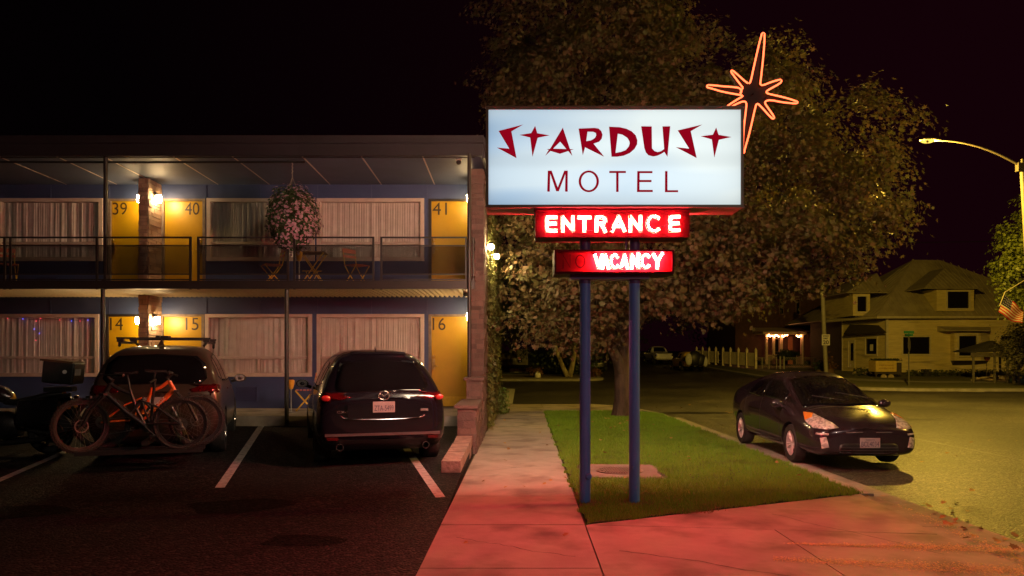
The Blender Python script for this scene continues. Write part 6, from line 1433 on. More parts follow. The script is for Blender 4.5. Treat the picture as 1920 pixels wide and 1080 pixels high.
# bay window
bw = MB(); x0, x1 = X(1780,hy), X(1840,hy); yb = hy-.8; z0, z1 = Z(676,yb), Z(624,yb)
xa, xb = X(1797,yb), X(1829,yb)
pts_ = [(x0,hy),(X(1790,yb),yb),(X(1838,yb),yb),(x1+.9,hy)]
for (a,b_) in zip(pts_, pts_[1:]):
    hl = []
    if a[1] == b_[1]: L_ = b_[0]-a[0]; hl = [(.28,L_-.28,z0+.35,z1-.15)]
    clap(bw, a, b_, z0, z1, hl, step=.22)
bayo = bw.build('bay', M_SID, hs)
mb = MB(); a, b_ = pts_[1], pts_[2]; L_ = b_[0]-a[0]; fr_rect(mb,a,b_,.28,L_-.28,z0+.35,z1-.15,.1,.06); f = mb.build('bay_window', M_TRIM, hs); mb = MB(); pane(mb,a,b_,.28,L_-.28,z0+.35,z1-.15,-.03); mb.build('pane', M_DGL, f)
mb = MB(); hx0, hx1, zc = X(1769,yb), X(1850,yb), Z(619,yb); mb.add([(hx0,yb-.35,zc-.08),(hx1,yb-.35,zc-.08),(hx1+.8,hy,zc-.08),(hx0-.1,hy,zc-.08),(hx0,yb-.35,zc),(hx1,yb-.35,zc),(hx1+.8,hy,zc+.35),(hx0-.1,hy,zc+.35)],[(0,3,2,1),(4,5,6,7),(0,1,5,4),(1,2,6,5),(2,3,7,6),(3,0,4,7)]); mb.build('bay_hood', M_ROOF, hs)
mb = MB(); mb.add([(pts_[0][0],hy,z0-.02),(pts_[1][0],yb,z0-.02),(pts_[2][0],yb,z0-.02),(pts_[3][0],hy,z0-.02),(pts_[0][0]+.2,hy,z0-.35),(pts_[1][0]+.2,hy-.2,z0-.35),(pts_[2][0]-.2,hy-.2,z0-.35),(pts_[3][0]-.3,hy,z0-.35)],[(0,1,2,3),(7,6,5,4),(0,4,5,1),(1,5,6,2),(2,6,7,3),(3,7,4,0)]); mb.build('bay_base', M_SHADE, hs)
# roofs with standing seams
def roof_face(mb, P_, seams=0, th=.08):
    P_ = [Vector(p) for p in P_]; n = (P_[1]-P_[0]).cross(P_[-1]-P_[0]).normalized()
    if n.z < 0: n = -n
    k = len(P_); mb.add(P_+[p-n*th for p in P_],[tuple(range(k)),tuple(range(k,2*k))[::-1]]+[(i,(i+1)%k,(i+1)%k+k,i+k) for i in range(k)])
    if seams:
        a, b = P_[0], P_[1]; e = (b-a).normalized(); up = n.cross(e).normalized(); 
        if up.z < 0: up = -up
        L = (b-a).length; m = int(L/seams)
        for i in range(1,m):
            s0 = a+e*(i*seams); best = None                  # clip the seam by the far edges
            for j in range(1,k):
                p, q = P_[j], P_[(j+1)%k]; d = q-p; M2 = np.array([[up.dot(e), -d.dot(e)],[up.dot(up), -d.dot(up)]]); r_ = np.array([(p-s0).dot(e),(p-s0).dot(up)])
                try: t_, w_ = np.linalg.solve(M2, r_)
                except Exception: continue
                if t_ > .05 and -.001 <= w_ <= 1.001: best = t_ if best is None else min(best,t_)
            if best: mb.tube([s0+n*.01, s0+up*best*.975+n*.01],.032,4,caps=False)
ze = Z(592,hy-.5); eY = hy-.5
E0 = (X(1646,eY),eY,ze); E1 = (41.4,eY-.5,ze); EL = (X(1552,60.5),60.8,ze); A0 = (X(1712,60),60.0,Z(487,60)); A1 = (X(1765,60),60.2,Z(487,60)); ER = (41.4,67,ze); EB = (EL[0],70,ze)
F1 = (X(1700,eY-.2),eY-.35,ze)
mb = MB(); roof_face(mb,[E0,E1,A1,A0],.42); roof_face(mb,[EL,E0,A0],.42); roof_face(mb,[E1,ER,A1]); roof_face(mb,[ER,EB,A0,A1]); roof_face(mb,[EB,EL,A0]); mb.build('roof', M_ROOF, hs)
mb = MB(); mb.tube([E0,((E0[0]+A0[0])/2,(E0[1]+A0[1])/2,(E0[2]+A0[2])/2+.04),A0],.07,6); mb.build('ridge_cap', M_ROOF, hs)
mb = MB()
for a,b_ in ((E0,E1),(EL,E0)): mb.tube([Vector(a)-Vector((0,0,.12)),Vector(b_)-Vector((0,0,.12))],.09,6)
mb.build('gutter_board', M_TRIM, hs)
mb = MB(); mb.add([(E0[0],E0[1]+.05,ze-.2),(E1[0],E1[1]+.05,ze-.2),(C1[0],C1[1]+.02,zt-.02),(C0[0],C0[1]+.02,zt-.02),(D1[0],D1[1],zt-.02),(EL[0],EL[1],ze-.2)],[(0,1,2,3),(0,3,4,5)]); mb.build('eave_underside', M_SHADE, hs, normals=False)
def dormer(nm, pxa, pxb, pyt, pyb, Y, wpx, peak, rxa, rxb, rye):
    d = thing(nm,'x','x',(X((pxa+pxb)/2,Y),Y,Z(pyb,Y))); del d['label']; del d['category']; d.parent = hs; d.location = Vector(d.location)-Vector(hs.location)
    w = MB(); xa, xb, za, zb_ = X(pxa,Y), X(pxb,Y), Z(pyb,Y), Z(pyt,Y); wx0, wx1, wz0, wz1 = [X(wpx[0],Y),X(wpx[1],Y),Z(wpx[3],Y),Z(wpx[2],Y)]
    clap(w,(xa,Y),(xb,Y),za,zb_,[(wx0-xa,wx1-xa,wz0,wz1)],step=.16); w.box(xa+.01,xa+.12,Y+.1,Y+5,za,zb_); w.box(xb-.12,xb-.01,Y+.1,Y+5,za,zb_); w.build('dormer_wall', M_SID, d)
    w = MB(); fr_rect(w,(xa,Y),(xb,Y),wx0-xa,wx1-xa,wz0,wz1,.1,.05); w.build('dormer_window', M_TRIM, d); w = MB(); pane(w,(xa,Y),(xb,Y),wx0-xa,wx1-xa,wz0,wz1,-.03); w.build('pane', M_DGL, d)
    w = MB(); ra, rb_, zr = X(rxa,Y-.5), X(rxb,Y-.5), Z(rye,Y-.5); pk = (X(peak[0],Y+2.5),Y+2.2,Z(peak[1],Y+2.2)); pb = (pk[0],Y+5.5,pk[2])
    roof_face(w,[(ra,Y-.5,zr),(rb_,Y-.5,zr),pk],.3,.06); roof_face(w,[(ra,Y+5.5,zr),(ra,Y-.5,zr),pk,pb],0,.06); roof_face(w,[(rb_,Y-.5,zr),(rb_,Y+5.5,zr),pb,pk],0,.06); w.build('dormer_roof', M_ROOF, d)
def onplane(px, py, a, b, c):
    a, b, c = Vector(a), Vector(b), Vector(c); n_ = (b-a).cross(c-a); d_ = Vector(((px-960)/F,1,(HY-py)/F)); o_ = Vector((0,0,CH)); return (a-o_).dot(n_)/d_.dot(n_)
Yr = onplane(1790,583,E0,E1,A0)-.12; Yl = onplane(1615,590,EL,E0,A0)-.3
dormer('dormer',1756,1826,542,583,Yr,(1776,1816,547,578),(1766,503),1732,1843,540)
dormer('dormer',1599,1631,548,592,Yl,(1607,1624,556,585),(1640,512),1587,1664,548)
# porch hood over the door
mb = MB(); q = [at(1582,625,58.4),at(1661,622,54.3),(X(1643,56.5),56.8,Z(602,56.5)),(X(1600,59),59.3,Z(603,59))]; roof_face(mb,q,0,.10); mb.build('porch_hood', M_SHADE, hs)
# roadside things in front of the house
def pole_sign(): pass
spx = thing('speed_limit_sign','white SPEED LIMIT 20 sign on a pale leaning pole','sign',(X(1549,54),54,T(54)))
mb = MB(); mb.tube([(X(1549.5,54),54,T(54)-.1),(X(1545,54),54,Z(620,54)),(X(1541.5,54),54,Z(526,54))],.145,12); mb.build('pole', mat('pale galvanised pole',(.36,.34,.27),(.28,.26,.2),5,.6), spx, smooth=True)
mb = MB(); a0 = at(1540.5,647.5,53.8); a1 = at(1555.5,627,53.8); mb.box(a0[0],a1[0],53.75,53.78,a0[2],a1[2]); pl_ = mb.build('sign_plate', mat('white sign sheet',(.74,.72,.66),None,9,.5), spx)
mb = MB(); W_ = a1[0]-a0[0]; H_ = a1[2]-a0[2]
for txt, zf, hf, wf in (('SPEED',.78,.14,.72),('LIMIT',.56,.14,.62),('20',.10,.36,.72)): put_text(mb,txt,.2,lambda a,b,t,zf=zf,wf=wf:(a0[0]+W_*(1-wf)/2+a,53.746-t,a0[2]+H_*zf+b),.003,w=W_*wf,h=H_*hf,bold=.004)
mb.build('sign_lettering', M_NUM, pl_)
mb = MB(); z_ = Z(530,54); mb.box(X(1539,54),X(1545,54),53.8,54.1,Z(529,54),Z(524,54)); mb.obox((X(1542.5,54),54,Z(545,54)),(.4,.4,.12)); mb.build('pole_cap', M_STEEL, spx)
st = thing('stop_sign','back of an octagonal stop sign with a green street name blade','sign',(X(1703.5,42),42,T(42)))
mb = MB(); mb.box(X(1702.6,42),X(1704.6,42),41.96,42.0,-.05,Z(625,42)); mb.build('post', mat('perforated sign post',(.16,.15,.1),None,9,.6,metal=.4), st)
mb = MB(); oc = [(.36*math.cos(R(22.5+45*i))*.58, .36*math.sin(R(22.5+45*i))) for i in range(8)]; cz_ = Z(646.5,42); cx_ = X(1703.8,42); ang = R(52)
mb.prism([[(.38*math.cos(R(22.5+45*i)),.38*math.sin(R(22.5+45*i))) for i in range(8)]], lambda a,b,t: (cx_+a*math.cos(ang)-t*math.sin(ang), 41.93+a*math.sin(ang)+t*math.cos(ang)-.0, cz_+b), 0, .004); mb.build('octagon_plate', mat('bare aluminium plate',(.30,.28,.24),None,9,.6,metal=.3), st)
mb = MB(); mb.obox((cx_,41.98,Z(623,42)),(.62,.012,.15),rz=R(8)); mb.obox((cx_,41.98,Z(628.5,42)),(.15,.5,.13),rz=R(8)); mb.build('street_blade', mat('green street blade',(.03,.16,.08),None,9,.5), st)
# mine cart planter
ct = thing('mine_cart','old yellow ore cart on small wheels in front of the house','cart',(X(1668,50.5),50.5,T(50.5)))
mb = MB(); ax_, bx2 = X(1642,50.3), X(1681,50.3); z0, z1 = Z(697,50.3), Z(676.5,50.3); mb.box(ax_,bx2,50.3,51.3,z0,z1); tub = mb.build('tub', mat('yellow cart paint',(.62,.46,.10),(.48,.35,.08),7,.6), ct)
mb = MB(); rl = random.Random(9)
for row,zz in ((0,z0+.40),(1,z0+.20)):
    x = ax_+.22
    while x < bx2-.2: w_ = rl.uniform(.03,.07); mb.box(x,x+w_,50.293,50.298,zz-rl.uniform(.0,.02),zz+rl.uniform(.05,.09)); x += w_+rl.uniform(.015,.06)
mb.build('worn_lettering', mat('faded red brown letters',(.35,.20,.05),None,9,.7), tub)
mb = MB(); mb.box(bx2+.002,bx2+.42,50.45,51.2,z0-.05,z1-.12); mb.box(ax_,bx2+.4,50.4,50.5,z0-.14,z0-.002); mb.box(ax_,bx2+.4,51.1,51.2,z0-.14,z0-.002); mb.box(ax_+.02,ax_+.1,50.35,50.45,z0-.5,z0-.14); mb.build('chassis', M_SHADE, ct)
for px in (1657.5,1671):
    mb = MB(); mb.lathe([(0,.0),(.06,.0),(.06,.03),(.15,.03),(.19,.05),(.19,-.03),(0,-.03)], Matrix.Translation((X(px,50.2),50.25,Z(707,50.2))) @ Matrix.Rotation(R(90),4,'X'), 20); mb.cyl((X(px,50.2),50.3,Z(707,50.2)),(X(px,50.2),50.6,Z(707,50.2)),.04); mb.build('wheel', mat('rusty pale wheel',(.42,.34,.2),None,9,.7), ct, smooth=30)
cp = []; cn = []
for i in range(500): cp.append((random.uniform(ax_,bx2+.4),random.uniform(50.35,51.2),z1+random.uniform(-.02,.14))); cn.append((0,-.2,1))
pg = thing('planter_plants','dark trailing plants growing in the top of the yellow cart','plant',((ax_+bx2)/2,50.8,z1)); leafset('leaves', M_GLEAF, cp, cn, .10, pg, shape=IVYS); 
mb = MB(); mb.tube([(ax_+.2,50.7,z1-.1),(ax_+.6,50.6,z1+.1),(bx2,50.7,z1+.02)],.02,5); mb.build('stem', M_BARK, pg)
# canopy shelter
cn_ = thing('canopy_shelter','dark peaked canopy on thin posts in front of the yellow house','canopy',(X(1860,46),46,T(46)))
mb = MB(); e = [at(1820,660,45),at(1893,657,45),(X(1905,45)+.6,48,Z(658,45)),(X(1835,45)+.2,48,Z(658,45))]; pk1, pk2 = (X(1852,46.5),46.0,Z(638.5,46)), (X(1862,46.5),47,Z(638.5,46))
roof_face(mb,[e[0],e[1],pk2,pk1],0,.05); roof_face(mb,[e[3],e[0],pk1],0,.05); roof_face(mb,[e[1],e[2],pk2],0,.05); roof_face(mb,[e[2],e[3],pk1,pk2],0,.05); mb.build('canopy_cloth', mat('dark canopy cloth',(.05,.045,.035),None,5,.8), cn_)
mb = MB(); mb.box(e[0][0],e[1][0],44.98,45.0,e[0][2]-.30,e[0][2]-.04); mb.build('valance', mat('brown valance',(.12,.10,.06),None,5,.8), cn_)
for px,yy in ((1826,45.05),(1866,45.05),(1890,45.05),(1876,47.9)):
    mb = MB(); mb.box(X(px,yy)-.05,X(px,yy)+.05,yy,yy+.1,T(yy),Z(658,45)-.05); mb.build('post', mat('grey weathered post',(.16,.14,.09),None,9,.8), cn_)
rs = thing('round_sign','round red sign on a short stake under the canopy','sign',(X(1851,46.2),46.2,T(46)))
mb = MB(); mb.cyl((X(1851,46.2),46.2,Z(670.5,46.2)),(X(1851,46.2),46.23,Z(670.5,46.2)),.19,n=24); mb.build('disc', mat('faded red disc',(.30,.08,.04),None,9,.6), rs, smooth=30); mb = MB(); mb.cyl((X(1851,46.2),46.25,T(46)),(X(1851,46.2),46.25,Z(671,46.2)),.02,n=8); mb.build('stake', M_SHADE, rs)
rf = thing('rope_fence','rope fence on wooden posts at the right end of the yard','fence',(X(1905,44),44,T(44)))
for px in (1901,1910,1935,1960):
    mb = MB(); mb.box(X(px,44)-.06,X(px,44)+.06,43.95,44.07,T(44)-.05,Z(660 if px<1912 else 680,44)); mb.build('post', MATS['grey weathered post'], rf)
mb = MB(); mb.tube([at(1830,690,45),at(1850,688,44.6),at(1876,692,44.2),at(1901,688,44),at(1925,686,44),at(1960,690,44)],.03,6); mb.tube([at(1850,681,44.6),at(1876,684,44.2),at(1901,681,44),at(1960,683,44)],.02,6); mb.build('rope', mat('straw rope',(.4,.33,.16),None,9,.9), rf)
mb = MB(); mb.box(X(1896,43.9),X(1908,43.9),43.88,43.92,Z(668,43.9),Z(660,43.9)); mb.build('small_board', M_TRIM, rf)
# woodpile / junk by the foundation
for i,(px,py,Y,s,c,lab) in enumerate(((1862,702,46,(1.3,.6,.28),(.42,.34,.2),'pale heap of driftwood under the canopy'),(1915,700,44.5,(1.1,.8,.5),(.04,.09,.14),'blue tarpaulin bundle at the right edge of the yard'),(1737,696,52,(.5,.4,.5),(.03,.025,.02),'dark crate against the foundation of the yellow house'))):
    t = thing(['driftwood_pile','tarpaulin_bundle','crate'][i], lab, ['woodpile','tarpaulin','crate'][i], (X(px,Y),Y,T(Y)))
    mb = MB()
    if i == 0:
        for k in range(16): a = random.uniform(-.4,.4); mb.obox((random.uniform(-.9,.9),random.uniform(-.2,.3),.08+random.uniform(0,.28)),(random.uniform(.5,1.2),.09,.08),rz=a,ry=random.uniform(-.3,.3))
    elif i == 1: mb.ball((0,0,.2),(.7,.4,.3),10,7); mb.ball((.6,.1,.25),(.5,.4,.35),10,7)
    else:
        for k in range(4): mb.box(-.25,.25,-.2,.2,.02+k*.13,.12+k*.13)
    mb.build(['logs','tarpaulin','slats'][i], mat(lab[:16],c,None,9,.8), t, local=True)
# low stone bed edge and weeds along the house front
wp = []; wn = []
for i in range(2600):
    px = random.choice([random.uniform(1600,1665),random.uniform(1700,1920),random.uniform(1700,1920)]); Y = 51.5+random.random()*2.6+(4 if px<1665 else 0)*random.random(); wp.append((X(px,Y),Y,T(Y)+.05+.35*random.random()**2)); wn.append((0,-.3,1))
tag(leafset('yard_weeds', mat('yard weed leaf',(.10,.11,.03),(.05,.06,.02),3,.7,island=True,trans=.2), wp, wn, .16, None, shape=IVYS),kind='stuff')
rk_ = thing('stone_border','low line of pale rocks in front of the porch hood door','stone border',(X(1622,54),54,T(54))); mb = MB()
for i in range(22): mb.ball((X(1600,54)+i*.13+random.uniform(-.05,.05)-X(1622,54),random.uniform(-.2,.2),.1),(random.uniform(.10,.2),.15,random.uniform(.08,.2)),7,5)
mb.build('rocks', mat('pale rocks',(.30,.25,.16),(.18,.15,.1),5,.9,bump=.5), rk_, local=True)
# flag hanging from the street tree side
fl = thing('flag','striped red and white flag with dark blue canton hanging at the right edge','flag',(X(1882,34),34,Z(560,34)))
def flagpt(u, v):        # u along the stripes 0..1, v across 0..1
    a, b_, c, d = (1884,551),(1919,584),(1872,584),(1917,606)   # hoist top, fly top, hoist bottom, fly bottom
    px = (a[0]*(1-u)+b_[0]*u)*(1-v)+(c[0]*(1-u)+d[0]*u)*v; py = (a[1]*(1-u)+b_[1]*u)*(1-v)+(c[1]*(1-u)+d[1]*u)*v+5*v*math.sin(u*3.1)+1.2*math.sin(u*9+v*3)
    Y = 34+.09*math.sin(u*8+v*3)+.05*math.sin(v*7); return at(px,py,Y)
M_FR = mat('flag red cloth',(.50,.03,.03),None,9,.8,trans=.3); M_FW = mat('flag white cloth',(.62,.55,.42),None,9,.8,trans=.3); M_FB = mat('flag blue cloth',(.02,.025,.09),None,9,.8,trans=.3)
def fstrip(v0, v1, u0, u1, n=14, m=2): 
    q = MB(); vs = [flagpt(u0+(u1-u0)*i/n, v0+(v1-v0)*j/m) for i in range(n+1) for j in range(m+1)]; q.add(vs,[(i*(m+1)+j,(i+1)*(m+1)+j,(i+1)*(m+1)+j+1,i*(m+1)+j+1) for i in range(n) for j in range(m)]); return q
for par,mm,nm in ((0,M_FR,'red_stripes'),(1,M_FW,'white_stripes')):
    q = MB()
    for k in range(13):
        if k%2 == par: s_ = fstrip(k/13,(k+1)/13,.42 if k < 7 else 0,1); q.add(s_.v,s_.f)
    q.build(nm, mm, fl, normals=False, smooth=180)
cz = fstrip(0,7/13,0,.419,8,6).build('canton', M_FB, fl, normals=False, smooth=180)
q = MB()
for i in range(5):
    for j in range(4):
        p = Vector(flagpt(.05+.08*i,.05+.13*j)); q.add([p+Vector((.03*math.cos(R(90+k*36))*(1 if k%2==0 else .4),-.012,.03*math.sin(R(90+k*36))*(1 if k%2==0 else .4))) for k in range(10)],[tuple(range(10))])
q.build('white_stars', M_FW, cz, normals=False)
q = MB(); q.tube([at(1874,574,34.05),at(1884,548,34.05),at(1930,520,34.6)],.02,8); q.build('flag_pole', M_TRIM, fl)
# --- neighbouring dark house with the lit porch
M_DARKW = mat('dark red brown siding',(.075,.03,.03),(.05,.02,.02),3,.85); M_PEACH = mat('pale porch paint',(.60,.48,.38),None,6,.6)
HY2 = 70.0
nh = thing('porch_house','dark two storey house with a lit porch strung with orange lights','house',(X(1500,HY2),HY2+3,T(HY2)))
x0, x1 = X(1380,HY2+2), X(1572,HY2+2); zg = Z(676,HY2)
mb = MB(); mb.box(x0,x1,HY2+2.2,HY2+12,zg,Z(548,HY2+2)); mb.build('wall', M_DARKW, nh)
mb = MB(); zr0, zr1 = Z(548,HY2+2), Z(500,HY2+6); xm0, xm1 = x0-.5, x1+.5
roof_face(mb,[(xm0,HY2+1.6,zr0),(xm1,HY2+1.6,zr0),(xm1-2,HY2+7,zr1),(xm0+2,HY2+7,zr1)]); roof_face(mb,[(xm0,HY2+12.5,zr0),(xm0,HY2+1.6,zr0),(xm0+2,HY2+7,zr1)]); roof_face(mb,[(xm1,HY2+1.6,zr0),(xm1,HY2+12.5,zr0),(xm1-2,HY2+7,zr1)]); roof_face(mb,[(xm1,HY2+12.5,zr0),(xm0,HY2+12.5,zr0),(xm0+2,HY2+7,zr1),(xm1-2,HY2+7,zr1)])
mb.build('roof', mat('dark shingle roof',(.06,.04,.035),None,5,.9), nh)
for pxa,pxb in ((1462,1470),(1493,1501)):
    mb = MB(); mb.box(X(pxa,HY2+2),X(pxb,HY2+2),HY2+2.1,HY2+2.19,Z(590,HY2+2),Z(560,HY2+2)); f = mb.build('window', mat('dull window trim',(.16,.09,.09),None,6,.7), nh); mb = MB(); mb.box(X(pxa+1.2,HY2+2),X(pxb-1.2,HY2+2),HY2+2.08,HY2+2.098,Z(588,HY2+2),Z(562,HY2+2)); mb.build('pane', M_DGL, f)
pxs = (1437,1450.5,1465,1503.5); zf_, zc_ = Z(671,HY2), Z(627,HY2)
for i,px in enumerate(pxs):
    mb = MB(); x = X(px,HY2); mb.box(x-.10,x+.10,HY2-.1,HY2+.1,zf_-.6,zc_); mb.box(x-.14,x+.14,HY2-.14,HY2+.14,zc_-.12,zc_-.001); mb.build('porch_column', M_PEACH, nh)
mb = MB(); xp0, xp1 = X(1433,HY2)-.2, X(1507,HY2)+.2; mb.box(xp0,xp1,HY2-.3,HY2+2.19,zc_,zc_+.25); mb.add([(xp0-.2,HY2-.5,zc_+.251),(xp1+.2,HY2-.5,zc_+.251),(xp1+.2,HY2+2.19,zc_+.251),(xp0-.2,HY2+2.19,zc_+.251),(xp0-.2,HY2+2.19,zc_+.7),(xp1+.2,HY2+2.19,zc_+.7)],[(0,1,5,4),(0,3,2,1),(0,4,3),(1,2,5),(2,3,4,5)]); mb.build('porch_roof', M_PEACH, nh)
mb = MB(); mb.box(xp0,xp1,HY2-.2,HY2+2.19,zf_-.75,zf_-.6); mb.build('porch_floor', M_SHADE, nh)
mb = MB()
for i in range(34):
    x = X(1438,HY2)+i*(X(1503,HY2)-X(1438,HY2))/33
    if 1469 < 960+x/HY2*F < 1493: continue
    mb.box(x-.02,x+.02,HY2-.02,HY2+.02,zf_-.55,zf_+.22)
for a,b_ in ((1437,1468),(1494,1503)): mb.box(X(a,HY2),X(b_,HY2),HY2-.03,HY2+.03,zf_+.22,zf_+.28)
mb.build('porch_railing', M_PEACH, nh)
mb = MB(); mb.box(X(1478,HY2+2),X(1487,HY2+2),HY2+2.1,HY2+2.18,zf_-.6,Z(631,HY2+2)); f = mb.build('porch_door', mat('red brown door',(.30,.10,.06),None,6,.6), nh)
mb = MB(); mb.box(X(1452,HY2+2),X(1462,HY2+2),HY2+2.08,HY2+2.19,Z(666,HY2+2),Z(634,HY2+2)); f = mb.build('window', M_PEACH, nh); mb = MB(); mb.box(X(1453.5,HY2+2),X(1460.5,HY2+2),HY2+2.06,HY2+2.079,Z(664,HY2+2),Z(636,HY2+2)); mb.build('pane', M_DGL, f)
mb = MB(); bx0, bx1 = X(1526,HY2), X(1566,HY2); mb.box(bx0,bx1,HY2+.6,HY2+2.19,Z(676,HY2),Z(618,HY2)); mb.build('bay_wall', mat('brown bay siding',(.16,.09,.05),None,5,.8), nh)
mb = MB(); mb.box(X(1529,HY2),X(1563,HY2),HY2+.5,HY2+.59,Z(660,HY2),Z(621,HY2)); f = mb.build('window', M_SHADE, nh); mb = MB()
cw = MB(); curtain_m = emit('lit peach curtain',(.62,.24,.12),.45); xa_, xb_ = X(1530,HY2), X(1562,HY2); vs = []
for i in range(61):
    for j in (0,1): vs.append((xa_+(xb_-xa_)*i/60, HY2+.46+.03*math.sin(i*1.1), Z(659,HY2) if j==0 else Z(622,HY2)))
cw.add(vs,[(2*i,2*i+2,2*i+3,2*i+1) for i in range(60) if not 19 < i < 25]); cw.build('curtain', curtain_m, f, normals=False)
ol = thing('string_lights','orange string lights in loops along the porch beam','string lights',(X(1470,HY2),HY2-.25,zc_-.4)); mb = MB()
for px,py in ((1440,630),(1442,627.5),(1444,630.5),(1447,630),(1452,631),(1455,628.5),(1457,629),(1460,631),(1467,630),(1469,631),(1472,629),(1476,628.5),(1494,629.5),(1497,631.5),(1499,631),(1502,629.5)):
    mb = MB(); mb.ball(at(px,py,HY2-.22),.055,8,6); mb.build('bulb', emit('orange porch bulb',(1.0,.36,.12),60.0), ol, smooth=True)
mb = MB(); mb.tube([at(px,py,HY2-.2) for px,py in ((1438,627),(1442,630),(1450,627),(1456,630),(1465,627),(1471,630),(1480,628),(1494,628),(1499,631),(1503,628))],.015,5); mb.build('cable', M_BLACK, ol)
# fences
pf = thing('picket_fence','pale picket fence with pointed posts along the far verge','fence',(X(1365,66),66,T(66)))
fa, fb_ = (X(1306,77),77.0), (X(1417,62),62.0); n = 64; mb = MB(); pm = MB()
def fz(t, top): return (Z(677,77)*(1-t)+Z(687,62)*t) if not top else (Z(657,77)*(1-t)+Z(662,62)*t)
for i in range(n):
    t = (i+.5)/n; 
    if .42 < t < .47: continue
    x = fa[0]+(fb_[0]-fa[0])*t; y = fa[1]+(fb_[1]-fa[1])*t; mb = MB(); mb.obox((x,y,(fz(t,0)+fz(t,1))/2),(.05,.29,fz(t,1)-fz(t,0)),rz=0); mb.build('picket', mat('pale fence paint',(.80,.72,.5),(.62,.55,.36),4,.8), pf)
for i in range(9):
    t = i/8; x = fa[0]+(fb_[0]-fa[0])*t; y = fa[1]+(fb_[1]-fa[1])*t; pm = MB(); pm.box(x-.09,x+.09,y-.09,y+.09,fz(t,0)-.2,fz(t,1)+.22); pm.add([(x-.1,y-.1,fz(t,1)+.22),(x+.1,y-.1,fz(t,1)+.22),(x+.1,y+.1,fz(t,1)+.22),(x-.1,y+.1,fz(t,1)+.22),(x,y,fz(t,1)+.45)],[(0,1,4),(1,2,4),(2,3,4),(3,0,4),(3,2,1,0)]); pm.build('post', MATS['pale fence paint'], pf)
mb = MB()
for zz in (.25,.85): mb.tube([(fa[0]+.06,fa[1]+.05,fz(0,0)+zz),(fb_[0]+.06,fb_[1]+.05,fz(1,0)+zz)],.035,4)
mb.build('rail', MATS['pale fence paint'], pf)
wf = thing('wire_fence','low wire mesh fence on pale posts before the porch house','fence',(X(1470,61),61,T(61)))
for px in (1429,1442,1456,1463,1470,1526):
    mb = MB(); Y = 61.0; w_ = .07 if px in (1463,1470) else .035; mb.cyl((X(px,Y),Y,Z(692,Y)),(X(px,Y),Y,Z(670 if px not in (1463,1470) else 668,Y)),w_,n=8); mb.build('post', MATS['pale galvanised pole'], wf, smooth=True)
mb = MB()
for (a,b_) in ((1418,1456),(1471,1526)):
    mb.tube([at(a,671,61),at(b_,671,61)],.02,5)
    x = X(a,61)
    while x < X(b_,61)-.9: mb.tube([(x,61,Z(691,61)),(x+.8,61,Z(671,61))],.006,3,caps=False); mb.tube([(x+.8,61,Z(691,61)),(x,61,Z(671,61))],.006,3,caps=False); x += .16
mb.build('mesh', MATS['pale galvanised pole'], wf)
# junk and planters by the neighbour's gate
M_BARREL = mat('brown barrel wood',(.14,.08,.04),None,6,.8)
for i,(px,py,lab) in enumerate(((1538,709,'dark barrel planter left of the speed limit pole'),(1556,707,'dark barrel planter right of the speed limit pole'))):
    t = thing('barrel_planter',lab,'planter',at(px,py,56),0,'barrel planters by the pole'); mb = MB(); mb.lathe([(0,0),(.26,0),(.33,.3),(.28,.62),(.24,.62),(0,.55)],n=16); mb.build('tub', M_BARREL, t, local=True, smooth=True)
    q = [(t.location.x+random.gauss(0,.22),56+random.gauss(0,.2),t.location.z+.62+abs(random.gauss(0,.35))) for _ in range(260)]; leafset('leaves', M_RUST if i else M_GLEAF, q, [(0,-.3,1)]*260, .16, t, shape=IVYS)
# left side: far low fence, steps, lawn strip
lf = thing('low_fence','short dim fence on the far side of the street beyond the ivy wall','fence',(X(945,66),66,T(66))); mb = MB()
for i in range(22): px = 928+i*1.55; mb = MB(); mb.box(X(px,66)-.03,X(px,66)+.03,65.97,66.03,Z(686,66),Z(662,66)); mb.build('picket', mat('dim fence wood',(.16,.13,.09),None,5,.9), lf)
mb = MB(); mb.box(X(926,66),X(962,66),66.03,66.07,Z(664,66),Z(662.5,66)); mb.build('rail', MATS['dim fence wood'], lf)
sp2 = thing('garden_steps','pale steps leading up to the dark yard beyond the street','steps',(X(970,62),62,T(62)))
for k,(py,Y) in enumerate(((700,57),(694,59),(673,72),(656,86))):
    mb = MB(); mb.box(X(955,Y),X(990,Y),Y,Y+1.0,T(Y)-.1,Z(py-(3 if k<2 else 1.5),Y)); mb.build('step', mat('dull red step',(.26,.14,.09),None,5,.9) if k==1 else M_CURB, sp2)
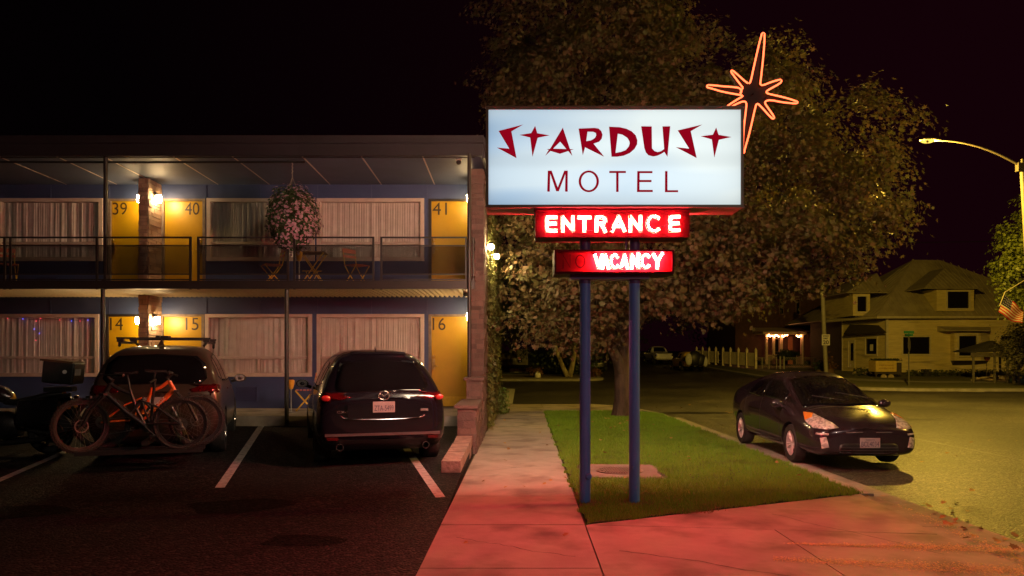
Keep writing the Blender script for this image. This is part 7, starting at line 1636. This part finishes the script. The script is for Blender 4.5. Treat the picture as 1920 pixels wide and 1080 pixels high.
# street lamps
M_LP = mat('weathered lamp pole',(.16,.15,.11),(.12,.11,.085),4,.6)
def street_lamp(label, Y, pxl, pyl, pole_x, zt, watts, color=(1.0,.62,.07), lean=.6, group='street lamps'):
    lx, lz = X(pxl,Y), Z(pyl,Y)
    t = thing('street_lamp', label, 'street lamp', (pole_x,Y,-.02), 0, group)
    mb = MB(); mb.tube([(pole_x+lean,Y,-.05),(pole_x+lean*.45,Y,zt*.5),(pole_x,Y,zt+.25)],[.12,.09,.07],14); mb.build('pole', M_LP, t, smooth=True)
    mb = MB(); a = Vector((pole_x,Y,zt)); e = Vector((lx+.32,Y,lz+.05)); q = []
    for i in range(11): u = i/10; q.append(Vector((a.x+(e.x-a.x)*u, Y, a.z+(e.z-a.z)*(1-(1-u)**2.0)+.0*math.sin(math.pi*u))))
    mb.tube(q,[.028+.02*(1-i/10) for i in range(11)],10); mb.box(pole_x-.16,pole_x+.1,Y-.09,Y+.09,zt-.18,zt+.12); mb.build('arm', mat('dull arm metal',(.045,.035,.03),None,6,.7), t, smooth=True)
    mb = MB(); vs, fs = loft([(lx-.32,Y,lz+.07,.05,.03),(lx-.22,Y,lz+.08,.14,.06),(lx+.05,Y,lz+.09,.17,.075),(lx+.28,Y,lz+.08,.10,.06),(lx+.42,Y,lz+.07,.05,.04)]); mb.add(vs,fs); hd = mb.build('lamp_head', mat('dull arm metal',(.045,.035,.03),None,6,.7), t, smooth=60)
    mb = MB(); mb.ball((lx-.04,Y,lz+.045),(.25,.16,.09),16,10); mb.build('lens', emit('sodium lamp lens',(1.0,.68,.10),1.5), hd, smooth=True)
    L_ = bpy.data.lights.new('street_lamp_light','POINT'); L_.energy = watts; L_.color = color; L_.shadow_soft_size = .11
    o = bpy.data.objects.new('street_lamp_light', L_); COL.objects.link(o); o.location = (lx-.04,Y,lz-.26); return t
lampY = 27.0
street_lamp('tall street lamp with a curved arm, its sodium lens lit, at the right edge', lampY, 1741, 266, X(1915,lampY), Z(312,lampY), LAMP_W)
street_lamp('street lamp with a curved arm on the near side of the crossing, outside the frame', -9.0, 960-8.2*F/9, HY+(8.2-CH)*F/9, 12.2, 8.6, LAMP2_W, (1.0,.80,.60))
street_lamp('street lamp with a curved arm standing right of the frame over the near road', 10.5, 960+14.5*F/10.5, HY-(8.2-CH)*F/10.5, 18.6, 8.6, LAMP3_W, (1.0,.62,.09))
wr_ = MB(); wr_.tube([(X(1500,70),70,Z(452,70)),(X(1690,62),62,Z(455,62)),(X(1850,56),56,Z(453,56)),(X(2300,50),50,Z(430,50))],.025,5); tag(wr_.build('overhead_wire', M_BLACK),'thin overhead cable crossing the night sky above the houses','cable')
# camera, straight and level; the horizon sits low in the frame through the lens shift
cam = bpy.data.cameras.new('camera'); co = bpy.data.objects.new('camera', cam); COL.objects.link(co)
co.location = (0,0,CH); co.rotation_euler = (R(90),0,0); cam.sensor_width = 36; cam.lens = 36*F/1920; cam.shift_y = (HY-540)/1920; cam.clip_end = 2000; cam.clip_start = .05
sc.camera = co
w = bpy.data.worlds.new('World'); sc.world = w; w.use_nodes = True; nt = w.node_tree
tc_ = nd(nt,'ShaderNodeTexCoord'); sp_w = nd(nt,'ShaderNodeSeparateXYZ'); nt.links.new(tc_.outputs['Generated'], sp_w.inputs[0]); mr_w = nd(nt,'ShaderNodeMapRange'); mr_w.inputs['From Min'].default_value = -.45; mr_w.inputs['From Max'].default_value = .45; nt.links.new(sp_w.outputs['X'], mr_w.inputs['Value']); mx_w = nd(nt,'ShaderNodeMix', data_type='RGBA'); nt.links.new(mr_w.outputs[0], mx_w.inputs['Factor']); mx_w.inputs[6].default_value = (.0008,.0003,.0005,1); mx_w.inputs[7].default_value = (.0060,.0006,.0020,1)
bg = nt.nodes['Background']; nt.links.new(mx_w.outputs[2], bg.inputs[0]); bg.inputs[1].default_value = 1.0
sc.view_settings.view_transform = 'Standard'; sc.view_settings.look = 'None'; sc.view_settings.exposure = EXPO; sc.view_settings.gamma = 1
sc.cycles.use_denoising = True
try: sc.cycles.denoiser = 'OPENIMAGEDENOISE'
except Exception: pass
sc.cycles.max_bounces = 6; sc.cycles.transparent_max_bounces = 10; sc.cycles.sample_clamp_indirect = 4.0; sc.cycles.use_light_tree = True
sc.render.use_persistent_data = False
